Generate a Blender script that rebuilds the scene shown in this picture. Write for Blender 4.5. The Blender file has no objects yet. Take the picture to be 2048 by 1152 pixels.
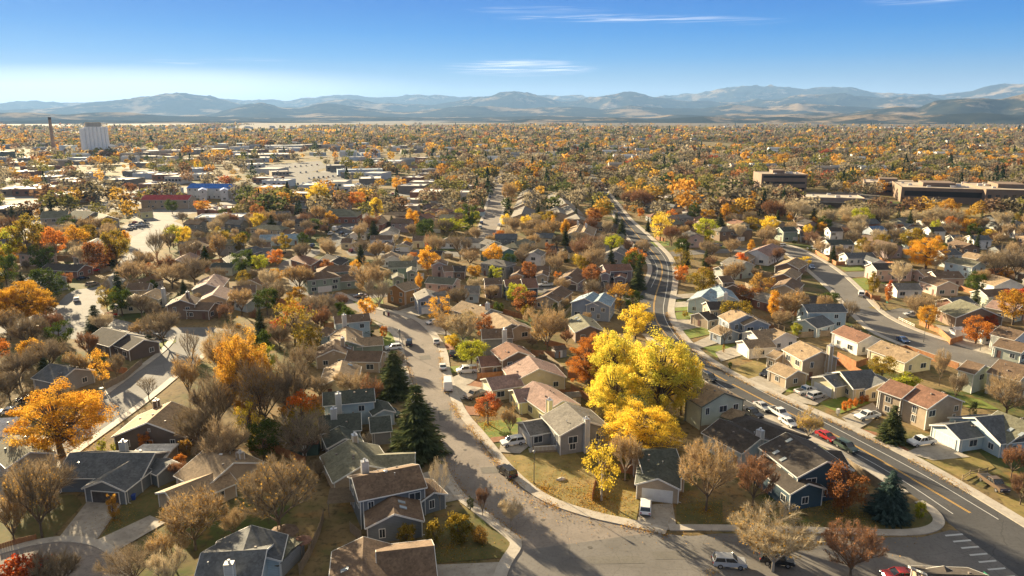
import bpy, math, random
import numpy as np
from mathutils import Vector, Matrix
R = math.radians
rnd = random.Random(11)
nrs = np.random.RandomState(5)
SC = bpy.context.scene
COL = SC.collection
# ---------------------------------------------------------------- camera
F, CXP, CYP = 1450.0, 1024.0, 576.0          # focal length in px of the 2048 x 1152 photograph
PITCH = math.atan((576 - 232) / F)
HC = 64.0
SP, CP = math.sin(PITCH), math.cos(PITCH)
cd = bpy.data.cameras.new('camera')
cam = bpy.data.objects.new('camera', cd)
COL.objects.link(cam)
cam.location = (0, 0, HC)
cam.rotation_euler = (R(90) - PITCH, 0, 0)
cd.sensor_width = 36
cd.lens = 36 * F / 2048
cd.clip_start = 1
cd.clip_end = 90000
SC.camera = cam
# ---------------------------------------------------------------- sun and sky
SUN_AZ = 38.2        # degrees left of the view axis
SUN_EL = 15.0
w = bpy.data.worlds.new('World')
SC.world = w
w.use_nodes = True
nt = w.node_tree
nt.nodes.clear()
N = nt.nodes.new
out = N('ShaderNodeOutputWorld')
bg = N('ShaderNodeBackground')
bg.inputs['Strength'].default_value = 0.05
sky = N('ShaderNodeTexSky')
sky.sky_type = 'NISHITA'
sky.sun_disc = False
sky.sun_elevation = R(SUN_EL)
sky.sun_rotation = R(-SUN_AZ)
sky.air_density = 1.0
sky.dust_density = 0.6
sky.ozone_density = 2.5
sky.altitude = 1500
hs = N('ShaderNodeHueSaturation')
hs.inputs['Saturation'].default_value = 1.3
hs.inputs['Hue'].default_value = 0.5
# height of a direction above the horizon
tc = N('ShaderNodeTexCoord')
sep = N('ShaderNodeSeparateXYZ')
nt.links.new(tc.outputs['Generated'], sep.inputs[0])
# pale horizon, strong blue above; bright zenith, out of view, added to lift shadows
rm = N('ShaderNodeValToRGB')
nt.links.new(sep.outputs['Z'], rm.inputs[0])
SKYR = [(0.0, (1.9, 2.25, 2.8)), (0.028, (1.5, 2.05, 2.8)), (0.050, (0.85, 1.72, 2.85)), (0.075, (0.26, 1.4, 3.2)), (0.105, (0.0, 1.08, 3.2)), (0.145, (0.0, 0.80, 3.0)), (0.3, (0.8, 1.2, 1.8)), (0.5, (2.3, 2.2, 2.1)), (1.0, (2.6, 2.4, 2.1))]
e = rm.color_ramp.elements
while len(e) > 1:
    e.remove(e[-1])
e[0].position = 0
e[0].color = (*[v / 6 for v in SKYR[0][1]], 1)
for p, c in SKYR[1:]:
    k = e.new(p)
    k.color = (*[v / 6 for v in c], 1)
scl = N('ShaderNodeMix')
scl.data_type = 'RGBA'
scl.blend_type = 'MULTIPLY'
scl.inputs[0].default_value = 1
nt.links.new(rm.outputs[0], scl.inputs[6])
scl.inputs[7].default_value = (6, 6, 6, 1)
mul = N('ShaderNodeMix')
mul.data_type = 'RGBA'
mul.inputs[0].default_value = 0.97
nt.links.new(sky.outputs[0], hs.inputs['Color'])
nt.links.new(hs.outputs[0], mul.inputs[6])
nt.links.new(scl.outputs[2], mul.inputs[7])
# thin cirrus streaks painted on the sky dome by direction
def wnoise(scale, loc, det, dist, lo, hi):
    mp = N('ShaderNodeMapping')
    mp.inputs['Scale'].default_value = scale
    mp.inputs['Location'].default_value = loc
    nt.links.new(tc.outputs['Generated'], mp.inputs['Vector'])
    nz = N('ShaderNodeTexNoise')
    nz.inputs['Scale'].default_value = 1
    nz.inputs['Detail'].default_value = det
    nz.inputs['Distortion'].default_value = dist
    nt.links.new(mp.outputs[0], nz.inputs['Vector'])
    mr = N('ShaderNodeMapRange')
    mr.interpolation_type = 'SMOOTHSTEP'
    mr.inputs['From Min'].default_value = lo
    mr.inputs['From Max'].default_value = hi
    nt.links.new(nz.outputs['Fac'], mr.inputs['Value'])
    return mr
def wmath(op, a, b):
    m = N('ShaderNodeMath')
    m.operation = op
    for i, v in enumerate((a, b)):
        if isinstance(v, (int, float)):
            m.inputs[i].default_value = v
        else:
            nt.links.new(v, m.inputs[i])
    return m.outputs[0]
def bump_dir(cx, sx, cz, sz):
    # soft ellipse around an azimuth slope cx = X/Y and elevation slope cz = Z/Y of the sky
    az = wmath('DIVIDE', sep.outputs['X'], sep.outputs['Y'])
    el = wmath('DIVIDE', sep.outputs['Z'], sep.outputs['Y'])
    a = wmath('DIVIDE', wmath('SUBTRACT', az, cx), sx)
    b = wmath('DIVIDE', wmath('SUBTRACT', el, cz), sz)
    d = wmath('ADD', wmath('MULTIPLY', a, a), wmath('MULTIPLY', b, b))
    m = N('ShaderNodeMapRange')
    m.interpolation_type = 'SMOOTHSTEP'
    m.inputs['From Min'].default_value = 1.0
    m.inputs['From Max'].default_value = 0.0
    nt.links.new(d, m.inputs['Value'])
    return m.outputs[0]
def skydir(x, y):
    dn = F * SP + CP * (y - CYP)
    fw = F * CP - SP * (y - CYP)
    return (x - CXP) / fw, -dn / fw
streak = wnoise((7, 7, 260), (3.1, 0, 7), 7, 2.2, 0.40, 0.78)
cl = None
for (px, py, wx, wy, amp) in [(1240, 36, 250, 9, 0.8), (1040, 136, 170, 18, 1.3), (340, 125, 90, 7, 0.5), (1450, 42, 160, 9, 0.35), (1840, 4, 120, 10, 0.6), (1080, 20, 160, 9, 0.3), (470, 120, 130, 6, 0.25)]:
    c0, e0 = skydir(px, py)
    m = wmath('MULTIPLY', bump_dir(c0, wx / F, e0, wy / F), amp)
    cl = m if cl is None else wmath('MAXIMUM', cl, m)
cl = wmath('MULTIPLY', cl, streak.outputs[0])
# soft pale veil low on the left, towards the sun
vx, vz = skydir(60, 178)
veil = wnoise((2.5, 2.5, 26), (0, 0, 1.7), 3, 0.4, 0.2, 0.8)
vm = wmath('MULTIPLY', bump_dir(vx, 0.58, vz, 0.036), wmath('ADD', wmath('MULTIPLY', veil.outputs[0], 0.35), 0.55))
cl = wmath('MAXIMUM', cl, vm)
mix = N('ShaderNodeMix')
mix.data_type = 'RGBA'
nt.links.new(cl, mix.inputs[0])
nt.links.new(mul.outputs[2], mix.inputs[6])
mix.inputs[7].default_value = (4.6, 4.8, 5.3, 1)
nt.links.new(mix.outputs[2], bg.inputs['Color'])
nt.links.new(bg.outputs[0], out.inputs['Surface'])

sl = bpy.data.lights.new('sun', 'SUN')
sun = bpy.data.objects.new('sun', sl)
COL.objects.link(sun)
sl.energy = 5.0
sl.angle = R(0.6)
sl.color = (1.0, 0.80, 0.50)
sdir = Vector((-math.sin(R(SUN_AZ)) * math.cos(R(SUN_EL)), math.cos(R(SUN_AZ)) * math.cos(R(SUN_EL)), math.sin(R(SUN_EL))))
sun.rotation_euler = sdir.to_track_quat('Z', 'Y').to_euler()
sun.location = (-300, 300, 300)
SC.view_settings.view_transform = 'Standard'
SC.view_settings.look = 'None'
SC.view_settings.exposure = 2.16
SC.cycles.max_bounces = 6
SC.cycles.transparent_max_bounces = 8
SC.cycles.volume_bounces = 0
# ---------------------------------------------------------------- pixel <-> ground
def g(x, y, z=0.0):
    dn = F * SP + CP * (y - CYP)
    fw = F * CP - SP * (y - CYP)
    t = (HC - z) / dn
    return Vector(((x - CXP) * t, fw * t, z))
def proj(v):
    d, y, x = HC - v[2], v[1], v[0]
    # camera axes
    zc = y * CP + d * SP
    yc = d * CP - y * SP
    return CXP + F * x / zc, CYP + F * yc / zc
def height_at(p, y):
    """height of the point above ground point p that shows at image row y"""
    dn = F * SP + CP * (y - CYP)
    fw = F * CP - SP * (y - CYP)
    return HC - p.y * dn / fw
# ---------------------------------------------------------------- materials
MC = {}
def mnodes(name):
    m = bpy.data.materials.new(name)
    m.use_nodes = True
    t = m.node_tree
    b = t.nodes['Principled BSDF']
    return m, t, b
def noise_col(t, c1, c2, scale, coord='Object', det=4, lo=0.35, hi=0.65, rough=0.6):
    tcn = t.nodes.new('ShaderNodeTexCoord')
    nz = t.nodes.new('ShaderNodeTexNoise')
    nz.inputs['Scale'].default_value = scale
    nz.inputs['Detail'].default_value = det
    nz.inputs['Roughness'].default_value = rough
    t.links.new(tcn.outputs[coord], nz.inputs['Vector'])
    mr = t.nodes.new('ShaderNodeMapRange')
    mr.inputs['From Min'].default_value = lo
    mr.inputs['From Max'].default_value = hi
    t.links.new(nz.outputs['Fac'], mr.inputs['Value'])
    mx = t.nodes.new('ShaderNodeMix')
    mx.data_type = 'RGBA'
    t.links.new(mr.outputs[0], mx.inputs[0])
    for k, c in ((6, c1), (7, c2)):
        if isinstance(c, tuple):
            mx.inputs[k].default_value = (*c, 1)
        else:
            t.links.new(c, mx.inputs[k])
    return mx.outputs[2]
def sc3(c, k):
    return tuple(min(1, v * k) for v in c)
def mat_noise(key, c1, c2, scale=1.0, rough=0.85, coord='Object', c3=None, scale2=8.0, spec=0.3):
    if key in MC:
        return MC[key]
    m, t, b = mnodes(key)
    a = noise_col(t, c1, c2, scale, coord)
    if c3:
        a = noise_col(t, a, c3, scale2, coord, lo=0.52, hi=0.75)
    t.links.new(a, b.inputs['Base Color'])
    b.inputs['Roughness'].default_value = rough
    b.inputs['Specular IOR Level'].default_value = spec
    MC[key] = m
    return m
def mat_plain(key, c, rough=0.6, metal=0.0, spec=0.4):
    if key in MC:
        return MC[key]
    m, t, b = mnodes(key)
    b.inputs['Base Color'].default_value = (*c, 1)
    b.inputs['Roughness'].default_value = rough
    b.inputs['Metallic'].default_value = metal
    b.inputs['Specular IOR Level'].default_value = spec
    MC[key] = m
    return m
def mat_shingle(key, c):
    key = 'shingle_' + key
    if key in MC:
        return MC[key]
    m, t, b = mnodes(key)
    a = noise_col(t, sc3(c, 0.72), sc3(c, 1.25), 0.45, det=6, lo=0.3, hi=0.7)
    # asphalt tabs: small bricks of slightly different shade
    tcn = t.nodes.new('ShaderNodeTexCoord')
    vo = t.nodes.new('ShaderNodeTexVoronoi')
    vo.inputs['Scale'].default_value = 3.2
    t.links.new(tcn.outputs['Object'], vo.inputs['Vector'])
    hsv = t.nodes.new('ShaderNodeHueSaturation')
    mr = t.nodes.new('ShaderNodeMapRange')
    mr.inputs['To Min'].default_value = 0.72
    mr.inputs['To Max'].default_value = 1.28
    t.links.new(vo.outputs['Color'], mr.inputs['Value'])
    t.links.new(mr.outputs[0], hsv.inputs['Value'])
    t.links.new(a, hsv.inputs['Color'])
    t.links.new(hsv.outputs[0], b.inputs['Base Color'])
    b.inputs['Roughness'].default_value = 0.9
    b.inputs['Specular IOR Level'].default_value = 0.25
    MC[key] = m
    return m
def mat_siding(key, c):
    key = 'siding_' + key
    if key in MC:
        return MC[key]
    m, t, b = mnodes(key)
    a = noise_col(t, sc3(c, 0.85), sc3(c, 1.12), 0.5, det=5, lo=0.3, hi=0.7)
    tcn = t.nodes.new('ShaderNodeTexCoord')
    sp = t.nodes.new('ShaderNodeSeparateXYZ')
    t.links.new(tcn.outputs['Object'], sp.inputs[0])
    wv = t.nodes.new('ShaderNodeMath')
    wv.operation = 'FRACT'
    ml = t.nodes.new('ShaderNodeMath')
    ml.operation = 'MULTIPLY'
    ml.inputs[1].default_value = 3.6
    t.links.new(sp.outputs['Z'], ml.inputs[0])
    t.links.new(ml.outputs[0], wv.inputs[0])
    gt = t.nodes.new('ShaderNodeMath')
    gt.operation = 'GREATER_THAN'
    gt.inputs[1].default_value = 0.14
    t.links.new(wv.outputs[0], gt.inputs[0])
    mr = t.nodes.new('ShaderNodeMapRange')
    mr.inputs['To Min'].default_value = 0.7
    mr.inputs['To Max'].default_value = 1.0
    t.links.new(gt.outputs[0], mr.inputs['Value'])
    hsv = t.nodes.new('ShaderNodeHueSaturation')
    t.links.new(mr.outputs[0], hsv.inputs['Value'])
    t.links.new(a, hsv.inputs['Color'])
    t.links.new(hsv.outputs[0], b.inputs['Base Color'])
    b.inputs['Roughness'].default_value = 0.8
    MC[key] = m
    return m
# ---------------------------------------------------------------- mesh helpers
def mesh_np(name, V, Fq, mats=(), n=4, col=None, smooth=False):
    V = np.asarray(V, dtype=np.float32)
    Fq = np.asarray(Fq, dtype=np.int32)
    me = bpy.data.meshes.new(name)
    me.vertices.add(len(V))
    me.vertices.foreach_set('co', V.ravel())
    nf = len(Fq)
    me.loops.add(nf * n)
    me.loops.foreach_set('vertex_index', Fq.ravel())
    me.polygons.add(nf)
    me.polygons.foreach_set('loop_start', np.arange(0, nf * n, n, dtype=np.int32))
    if col is not None:
        ca = me.color_attributes.new('tint', 'FLOAT_COLOR', 'CORNER')
        cc = np.repeat(np.asarray(col, dtype=np.float32), n, axis=0)
        cc = np.concatenate([cc, np.ones((len(cc), 1), np.float32)], axis=1)
        ca.data.foreach_set('color', cc.ravel())
    for m in mats:
        me.materials.append(m)
    me.update(calc_edges=True)
    if smooth:
        me.polygons.foreach_set('use_smooth', np.ones(nf, bool))
    return me
class MB:
    def __init__(s):
        s.v, s.f, s.mi = [], [], []
        s.M = Matrix.Identity(4)
        s.cur = 0
    def face(s, pts):
        i = len(s.v)
        s.v += [tuple(s.M @ Vector(p)) for p in pts]
        s.f.append(tuple(range(i, i + len(pts))))
        s.mi.append(s.cur)
    def hexa(s, p):
        """8 points: 4 bottom (ccw), 4 top"""
        for q in ((3, 2, 1, 0), (4, 5, 6, 7), (0, 1, 5, 4), (1, 2, 6, 5), (2, 3, 7, 6), (3, 0, 4, 7)):
            s.face([p[k] for k in q])
    def box(s, x0, x1, y0, y1, z0, z1):
        s.hexa([(x0, y0, z0), (x1, y0, z0), (x1, y1, z0), (x0, y1, z0), (x0, y0, z1), (x1, y0, z1), (x1, y1, z1), (x0, y1, z1)])
    def beam(s, a, b, w, h):
        a, b = Vector(a), Vector(b)
        d = (b - a).normalized()
        u = d.cross(Vector((0, 0, 1)))
        if u.length < 1e-3:
            u = Vector((1, 0, 0))
        u.normalize()
        v = u.cross(d)
        u, v = u * w / 2, v * h / 2
        s.hexa([a - u - v, a + u - v, b + u - v, b - u - v, a - u + v, a + u + v, b + u + v, b - u + v])
    def tube(s, a, b, r0, r1, n=6, cap=True):
        a, b = Vector(a), Vector(b)
        d = (b - a).normalized()
        u = d.cross(Vector((0.3, 0.2, 1)).normalized())
        if u.length < 1e-3:
            u = Vector((1, 0, 0))
        u.normalize()
        v = d.cross(u)
        A = [a + (u * math.cos(t) + v * math.sin(t)) * r0 for t in [2 * math.pi * k / n for k in range(n)]]
        B = [b + (u * math.cos(t) + v * math.sin(t)) * r1 for t in [2 * math.pi * k / n for k in range(n)]]
        for k in range(n):
            j = (k + 1) % n
            s.face([A[k], A[j], B[j], B[k]])
        if cap:
            s.face(A[::-1])
            s.face(B)
    def mesh(s, name, mats):
        me = bpy.data.meshes.new(name)
        me.from_pydata(s.v, [], s.f)
        for m in (mats if isinstance(mats, (list, tuple)) else [mats]):
            me.materials.append(m)
        if any(s.mi):
            me.polygons.foreach_set('material_index', s.mi)
        me.update()
        return me
    def build(s, name, mats, parent=None, **kw):
        return add(name, s.mesh(name, mats), parent, **kw)
def add(name, me, parent=None, loc=None, kind=None):
    o = bpy.data.objects.new(name, me)
    COL.objects.link(o)
    if parent:
        o.parent = parent
    if loc is not None:
        o.location = loc
    if kind:
        o['kind'] = kind
    return o
LAB = []
def thing(name, cat, desc, loc, rotz=0.0, group=None, label=None, scale=None, me=None, pt=None):
    """top-level thing; desc is the look, the final label adds where it stands"""
    o = bpy.data.objects.new(name, me)
    COL.objects.link(o)
    o.location = loc
    o.rotation_euler = (0, 0, rotz)
    if scale:
        o.scale = scale
    o['category'] = cat
    if group:
        o['group'] = group
    if label:
        o['label'] = label
    else:
        LAB.append((o, desc, proj(pt if pt is not None else (o.location.x, o.location.y, 2.0))))
    return o
# ================================================================ THE SETTING
# ---------------------------------------------------------------- value noise
def vnoise(x, y, seed=0, octaves=5, lac=2.0, gain=0.5, ridged=False):
    rs = np.random.RandomState(seed)
    tab = rs.rand(256, 256)
    s = np.zeros_like(x, dtype=float)
    a, tot = 1.0, 0.0
    for o in range(octaves):
        xi, yi = np.floor(x).astype(int), np.floor(y).astype(int)
        fx, fy = x - xi, y - yi
        fx, fy = fx * fx * (3 - 2 * fx), fy * fy * (3 - 2 * fy)
        g00, g10 = tab[xi % 256, yi % 256], tab[(xi + 1) % 256, yi % 256]
        g01, g11 = tab[xi % 256, (yi + 1) % 256], tab[(xi + 1) % 256, (yi + 1) % 256]
        n = (g00 * (1 - fx) + g10 * fx) * (1 - fy) + (g01 * (1 - fx) + g11 * fx) * fy
        if ridged:
            n = 1 - abs(2 * n - 1)
        s += a * n
        tot += a
        a *= gain
        x, y = x * lac + 17.3, y * lac + 5.1
    return s / tot
# ---------------------------------------------------------------- ground sheet
def ground_mat():
    m, t, b = mnodes('yard_ground')
    a = noise_col(t, (0.15, 0.11, 0.055), (0.25, 0.185, 0.09), 0.06, 'Object', det=6)
    a = noise_col(t, a, (0.075, 0.095, 0.028), 0.035, 'Object', det=5, lo=0.5, hi=0.6)
    a = noise_col(t, a, (0.27, 0.15, 0.055), 0.16, 'Object', det=6, lo=0.56, hi=0.72)
    a = noise_col(t, a, (0.06, 0.05, 0.03), 0.9, 'Object', det=6, lo=0.5, hi=0.7)
    # open fields of dry grass far out
    tcn = t.nodes.new('ShaderNodeTexCoord')
    sp = t.nodes.new('ShaderNodeSeparateXYZ')
    t.links.new(tcn.outputs['Object'], sp.inputs[0])
    mr = t.nodes.new('ShaderNodeMapRange')
    mr.inputs['From Min'].default_value = 3000
    mr.inputs['From Max'].default_value = 4200
    t.links.new(sp.outputs['Y'], mr.inputs['Value'])
    f = noise_col(t, (0.15, 0.12, 0.075), (0.08, 0.07, 0.048), 0.0012, 'Object', det=5)
    mx = t.nodes.new('ShaderNodeMix')
    mx.data_type = 'RGBA'
    t.links.new(mr.outputs[0], mx.inputs[0])
    t.links.new(a, mx.inputs[6])
    t.links.new(f, mx.inputs[7])
    t.links.new(mx.outputs[2], b.inputs['Base Color'])
    b.inputs['Roughness'].default_value = 0.95
    b.inputs['Specular IOR Level'].default_value = 0.1
    return m
mb = MB()
mb.face([(-26000, -600, 0), (26000, -600, 0), (26000, 30000, 0), (-26000, 30000, 0)])
mb.build('ground', ground_mat(), kind='structure')
# ---------------------------------------------------------------- mountains
def crest(pts, D):
    xs = [p[0] for p in pts]
    ys = [p[1] for p in pts]
    ang = [math.atan2(x - CXP, F * CP - SP * (y - CYP)) for x, y in pts]
    hts = []
    for x, y in pts:
        dn = F * SP + CP * (y - CYP)
        fw = F * CP - SP * (y - CYP)
        hts.append(HC - D * dn / math.hypot(fw, x - CXP))
    return ang, hts
RANGES = [
 (25000, 3500, [(-700, 210), (-300, 202), (0, 207), (60, 200), (110, 204), (250, 206), (400, 198), (440, 195), (500, 200), (560, 199), (640, 193), (700, 189), (760, 194), (830, 189), (900, 191), (960, 194), (1080, 192), (1145, 188), (1190, 195), (1300, 193), (1330, 191), (1400, 184), (1440, 174), (1480, 167), (1520, 172), (1550, 168), (1600, 175), (1640, 172), (1700, 174), (1760, 183), (1810, 187), (1870, 187), (1930, 180), (1970, 172), (2030, 166), (2048, 165), (2300, 180), (2800, 172)]),
 (19000, 2600, [(-700, 225), (-200, 218), (0, 221), (90, 215), (160, 209), (195, 202), (250, 198), (285, 195), (310, 189), (330, 186), (370, 187), (410, 190), (440, 198), (480, 205), (540, 212), (600, 212), (660, 200), (720, 200), (760, 206), (860, 210), (900, 205), (945, 195), (985, 188), (1010, 181), (1038, 179), (1062, 183), (1095, 194), (1125, 204), (1170, 196), (1200, 193), (1225, 187), (1240, 182), (1256, 181), (1278, 187), (1310, 193), (1350, 199), (1430, 202), (1500, 200), (1600, 190), (1680, 188), (1760, 192), (1840, 190), (1900, 198), (2048, 205), (2400, 200), (2800, 210)]),
 (14500, 2200, [(-700, 236), (0, 233), (350, 232), (430, 225), (500, 206), (525, 202), (560, 212), (600, 216), (640, 206), (680, 208), (740, 217), (800, 222), (870, 216), (930, 209), (990, 212), (1040, 216), (1100, 214), (1150, 212), (1210, 216), (1260, 210), (1320, 213), (1400, 216), (1470, 208), (1540, 214), (1600, 205), (1680, 212), (1760, 216), (1900, 222), (2048, 226), (2800, 230)]),
 (10500, 1300, [(-700, 228), (0, 224), (60, 222), (130, 226), (200, 221), (250, 223), (330, 230), (420, 231), (560, 234), (700, 231), (780, 233), (900, 234), (1000, 232), (1100, 229), (1200, 233), (1300, 232), (1345, 227), (1420, 229), (1490, 224), (1545, 228), (1620, 224), (1700, 226), (1755, 216), (1800, 209), (1840, 212), (1875, 195), (1925, 188), (1965, 191), (2005, 200), (2048, 187), (2150, 190), (2400, 200), (2800, 215)]),
 (7600, 520, [(-700, 241), (0, 239), (150, 237), (400, 240), (700, 241), (750, 246), (768, 243), (790, 247), (900, 241), (1000, 240), (1060, 235), (1120, 238), (1230, 233), (1300, 237), (1400, 230), (1480, 234), (1560, 229), (1640, 233), (1740, 226), (1850, 229), (1960, 224), (2048, 228), (2400, 226), (2800, 230)]),
]
NA, NRD = 900, 300
angs = np.linspace(R(-52), R(52), NA)
rads = np.concatenate([np.linspace(6500, 13000, 150), np.linspace(13100, 29000, 150)])
A, RR = np.meshgrid(angs, rads)
X, Y = RR * np.sin(A), RR * np.cos(A)
Z = np.full_like(X, -30.0)
for k, (D, Wd, pts) in enumerate(RANGES):
    ca, ch = crest(pts, D)
    c = np.interp(A, ca, ch)
    cs = np.zeros_like(c)
    base = np.interp(angs, ca, ch)
    ker = np.hanning(9)
    ker /= ker.sum()
    base = np.convolve(np.pad(base, 4, 'edge'), ker, 'valid')
    c = np.broadcast_to(base, A.shape)
    wob = (vnoise(X / (Wd * 1.1), Y / (Wd * 1.1), 20 + k, 3) - 0.5) * Wd * 0.5
    u = (RR - D + wob * 0.3) / Wd
    shape = np.where(u < 0, np.exp(-(np.abs(u) ** 1.35) * 1.3), np.exp(-(u ** 2) * 0.8))
    rid = vnoise(X / (Wd * 0.42), Y / (Wd * 0.42), 40 + k, 5, ridged=True)
    carve = 1 - (0.62 * (1 - shape) + 0.05) * (1.15 - rid) * 1.2
    h = np.maximum(c, 5) * shape * carve
    Z = np.maximum(Z, h - 12)
Z += (vnoise(X / 900, Y / 900, 77, 6, ridged=True, gain=0.6) - 0.62) * np.clip(Z, 0, 500) * 0.42
idx = np.arange(NA * NRD).reshape(NRD, NA)
Fq = np.stack([idx[:-1, :-1], idx[:-1, 1:], idx[1:, 1:], idx[1:, :-1]], -1).reshape(-1, 4)
def mountain_mat():
    m, t, b = mnodes('mountain_slopes')
    tcn = t.nodes.new('ShaderNodeTexCoord')
    forest = noise_col(t, (0.014, 0.019, 0.018), (0.040, 0.042, 0.030), 0.004, 'Object', det=6)
    a = noise_col(t, forest, (0.28, 0.21, 0.13), 0.0011, 'Object', det=9, lo=0.52, hi=0.60, rough=0.68)
    # a little snow on the highest tops
    sp = t.nodes.new('ShaderNodeSeparateXYZ')
    t.links.new(tcn.outputs['Object'], sp.inputs[0])
    nz = t.nodes.new('ShaderNodeTexNoise')
    nz.inputs['Scale'].default_value = 0.004
    nz.inputs['Detail'].default_value = 6
    t.links.new(tcn.outputs['Object'], nz.inputs['Vector'])
    ad = t.nodes.new('ShaderNodeMath')
    ad.operation = 'MULTIPLY_ADD'
    ad.inputs[1].default_value = 420
    t.links.new(nz.outputs['Fac'], ad.inputs[0])
    t.links.new(sp.outputs['Z'], ad.inputs[2])
    mr = t.nodes.new('ShaderNodeMapRange')
    mr.inputs['From Min'].default_value = 1230
    mr.inputs['From Max'].default_value = 1380
    t.links.new(ad.outputs[0], mr.inputs['Value'])
    mx = t.nodes.new('ShaderNodeMix')
    mx.data_type = 'RGBA'
    t.links.new(mr.outputs[0], mx.inputs[0])
    t.links.new(a, mx.inputs[6])
    mx.inputs[7].default_value = (0.7, 0.72, 0.75, 1)
    t.links.new(mx.outputs[2], b.inputs['Base Color'])
    b.inputs['Roughness'].default_value = 1
    b.inputs['Specular IOR Level'].default_value = 0
    return m
add('mountains', mesh_np('mountains', np.stack([X, Y, Z], -1).reshape(-1, 3), Fq, [mountain_mat()], smooth=True), kind='structure')
MTOP = float(Z.max())
# ---------------------------------------------------------------- haze: one closed box of even air
mb = MB()
mb.box(-26500, 26500, -650, 30500, float(Z.min()) - 1, MTOP + 30)
hm = bpy.data.materials.new('haze_air')
hm.use_nodes = True
ht = hm.node_tree
ht.nodes.clear()
ho = ht.nodes.new('ShaderNodeOutputMaterial')
pv = ht.nodes.new('ShaderNodeVolumePrincipled')
pv.inputs['Color'].default_value = (0.27, 0.48, 0.88, 1)
pv.inputs['Density'].default_value = 2.9e-5
pv.inputs['Anisotropy'].default_value = 0.17
ht.links.new(pv.outputs[0], ho.inputs['Volume'])
mb.build('haze', hm, kind='stuff')
# ---------------------------------------------------------------- flat sheets: roads, pavements, lawns
ZL = [0.004]
ZK = [0]
OCC = []          # ground polygons where nothing is planted
def inpoly(x, y, P):
    c = False
    j = len(P) - 1
    for i in range(len(P)):
        xi, yi, xj, yj = P[i][0], P[i][1], P[j][0], P[j][1]
        if (yi > y) != (yj > y) and x < (xj - xi) * (y - yi) / (yj - yi) + xi:
            c = not c
        j = i
    return c
def reserve(P):
    OCC.append((min(p[0] for p in P), max(p[0] for p in P), min(p[1] for p in P), max(p[1] for p in P), [(p[0], p[1]) for p in P]))
def blocked(x, y):
    for (a, b, c, d, P) in OCC:
        if a <= x <= b and c <= y <= d and inpoly(x, y, P):
            return True
    return False
def resample(pts, n):
    d = [0]
    for a, b in zip(pts, pts[1:]):
        d.append(d[-1] + (b - a).length)
    P = np.array([list(p) for p in pts])
    s = np.linspace(0, d[-1], n)
    return [Vector((float(np.interp(t, d, P[:, 0])), float(np.interp(t, d, P[:, 1])), 0)) for t in s]
def chaikin(pts, k=2):
    for _ in range(k):
        o = [pts[0]]
        for a, b in zip(pts, pts[1:]):
            o += [a * 0.75 + b * 0.25, a * 0.25 + b * 0.75]
        o.append(pts[-1])
        pts = o
    return pts
def px(l):
    return [g(x, y) for x, y in l]
def road(name, left, right, mat, n=60, z=None):
    """strip between two kerb lines given from near to far"""
    L, Rr = resample(chaikin(px(left)), n), resample(chaikin(px(right)), n)
    if z is None:
        ZL[0] += 0.004
        z = ZL[0]
    mb = MB()
    for i in range(n - 1):
        mb.face([(L[i].x, L[i].y, z), (Rr[i].x, Rr[i].y, z), (Rr[i + 1].x, Rr[i + 1].y, z), (L[i + 1].x, L[i + 1].y, z)])
    reserve(L + Rr[::-1])
    return mb.build(name, mat, kind='structure')
def offs(L, d):
    o = []
    for i, p in enumerate(L):
        t = (L[min(i + 1, len(L) - 1)] - L[max(i - 1, 0)]).normalized()
        o.append(p + Vector((t.y, -t.x, 0)) * d)
    return o
def strip(name, line, d0, d1, mat, z0=0.0, z1=0.16, n=50, res=True, smooth=True, parts=1):
    """raised or flat band beside a line; positive offsets lie to its right"""
    L = resample(chaikin(px(line)) if smooth else px(line), n)
    A_, B_ = offs(L, d0), offs(L, d1)
    mb = MB()
    for i in range(n - 1):
        q = [A_[i], B_[i], B_[i + 1], A_[i + 1]]
        if z1 - z0 > 0.05:
            mb.hexa([(p.x, p.y, z0) for p in q] + [(p.x, p.y, z1) for p in q])
        else:
            mb.face([(p.x, p.y, z1) for p in q])
    if res:
        reserve(A_ + B_[::-1])
    return mb.build(name, mat, kind='structure')
def patch(name, pts, mat, z=None, res=False, world=False, extra=None):
    P = [Vector(p) for p in pts] if world else px(pts)
    if z is None:
        base = {'cul_de_sac': 0, 'side_lane': 0, 'left_street': 0, 'arterial_road': 0, 'cross_street': 0, 'turning_circle': 0, 'parking_ground': 0}.get(name)
        if base is None:
            ZK[0] += 1
            z = (0.118 if name == 'driveway' else 0.082) + (ZK[0] % 8) * 0.004
        else:
            ZL[0] += 0.003
            z = ZL[0]
    # turn upwards
    a = sum(P[i].x * P[(i + 1) % len(P)].y - P[(i + 1) % len(P)].x * P[i].y for i in range(len(P)))
    if a < 0:
        P = P[::-1]
    mb = MB()
    mb.face([(p.x, p.y, z) for p in P])
    if res:
        reserve(P)
    return mb.build(name, mat, kind='structure')
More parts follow.
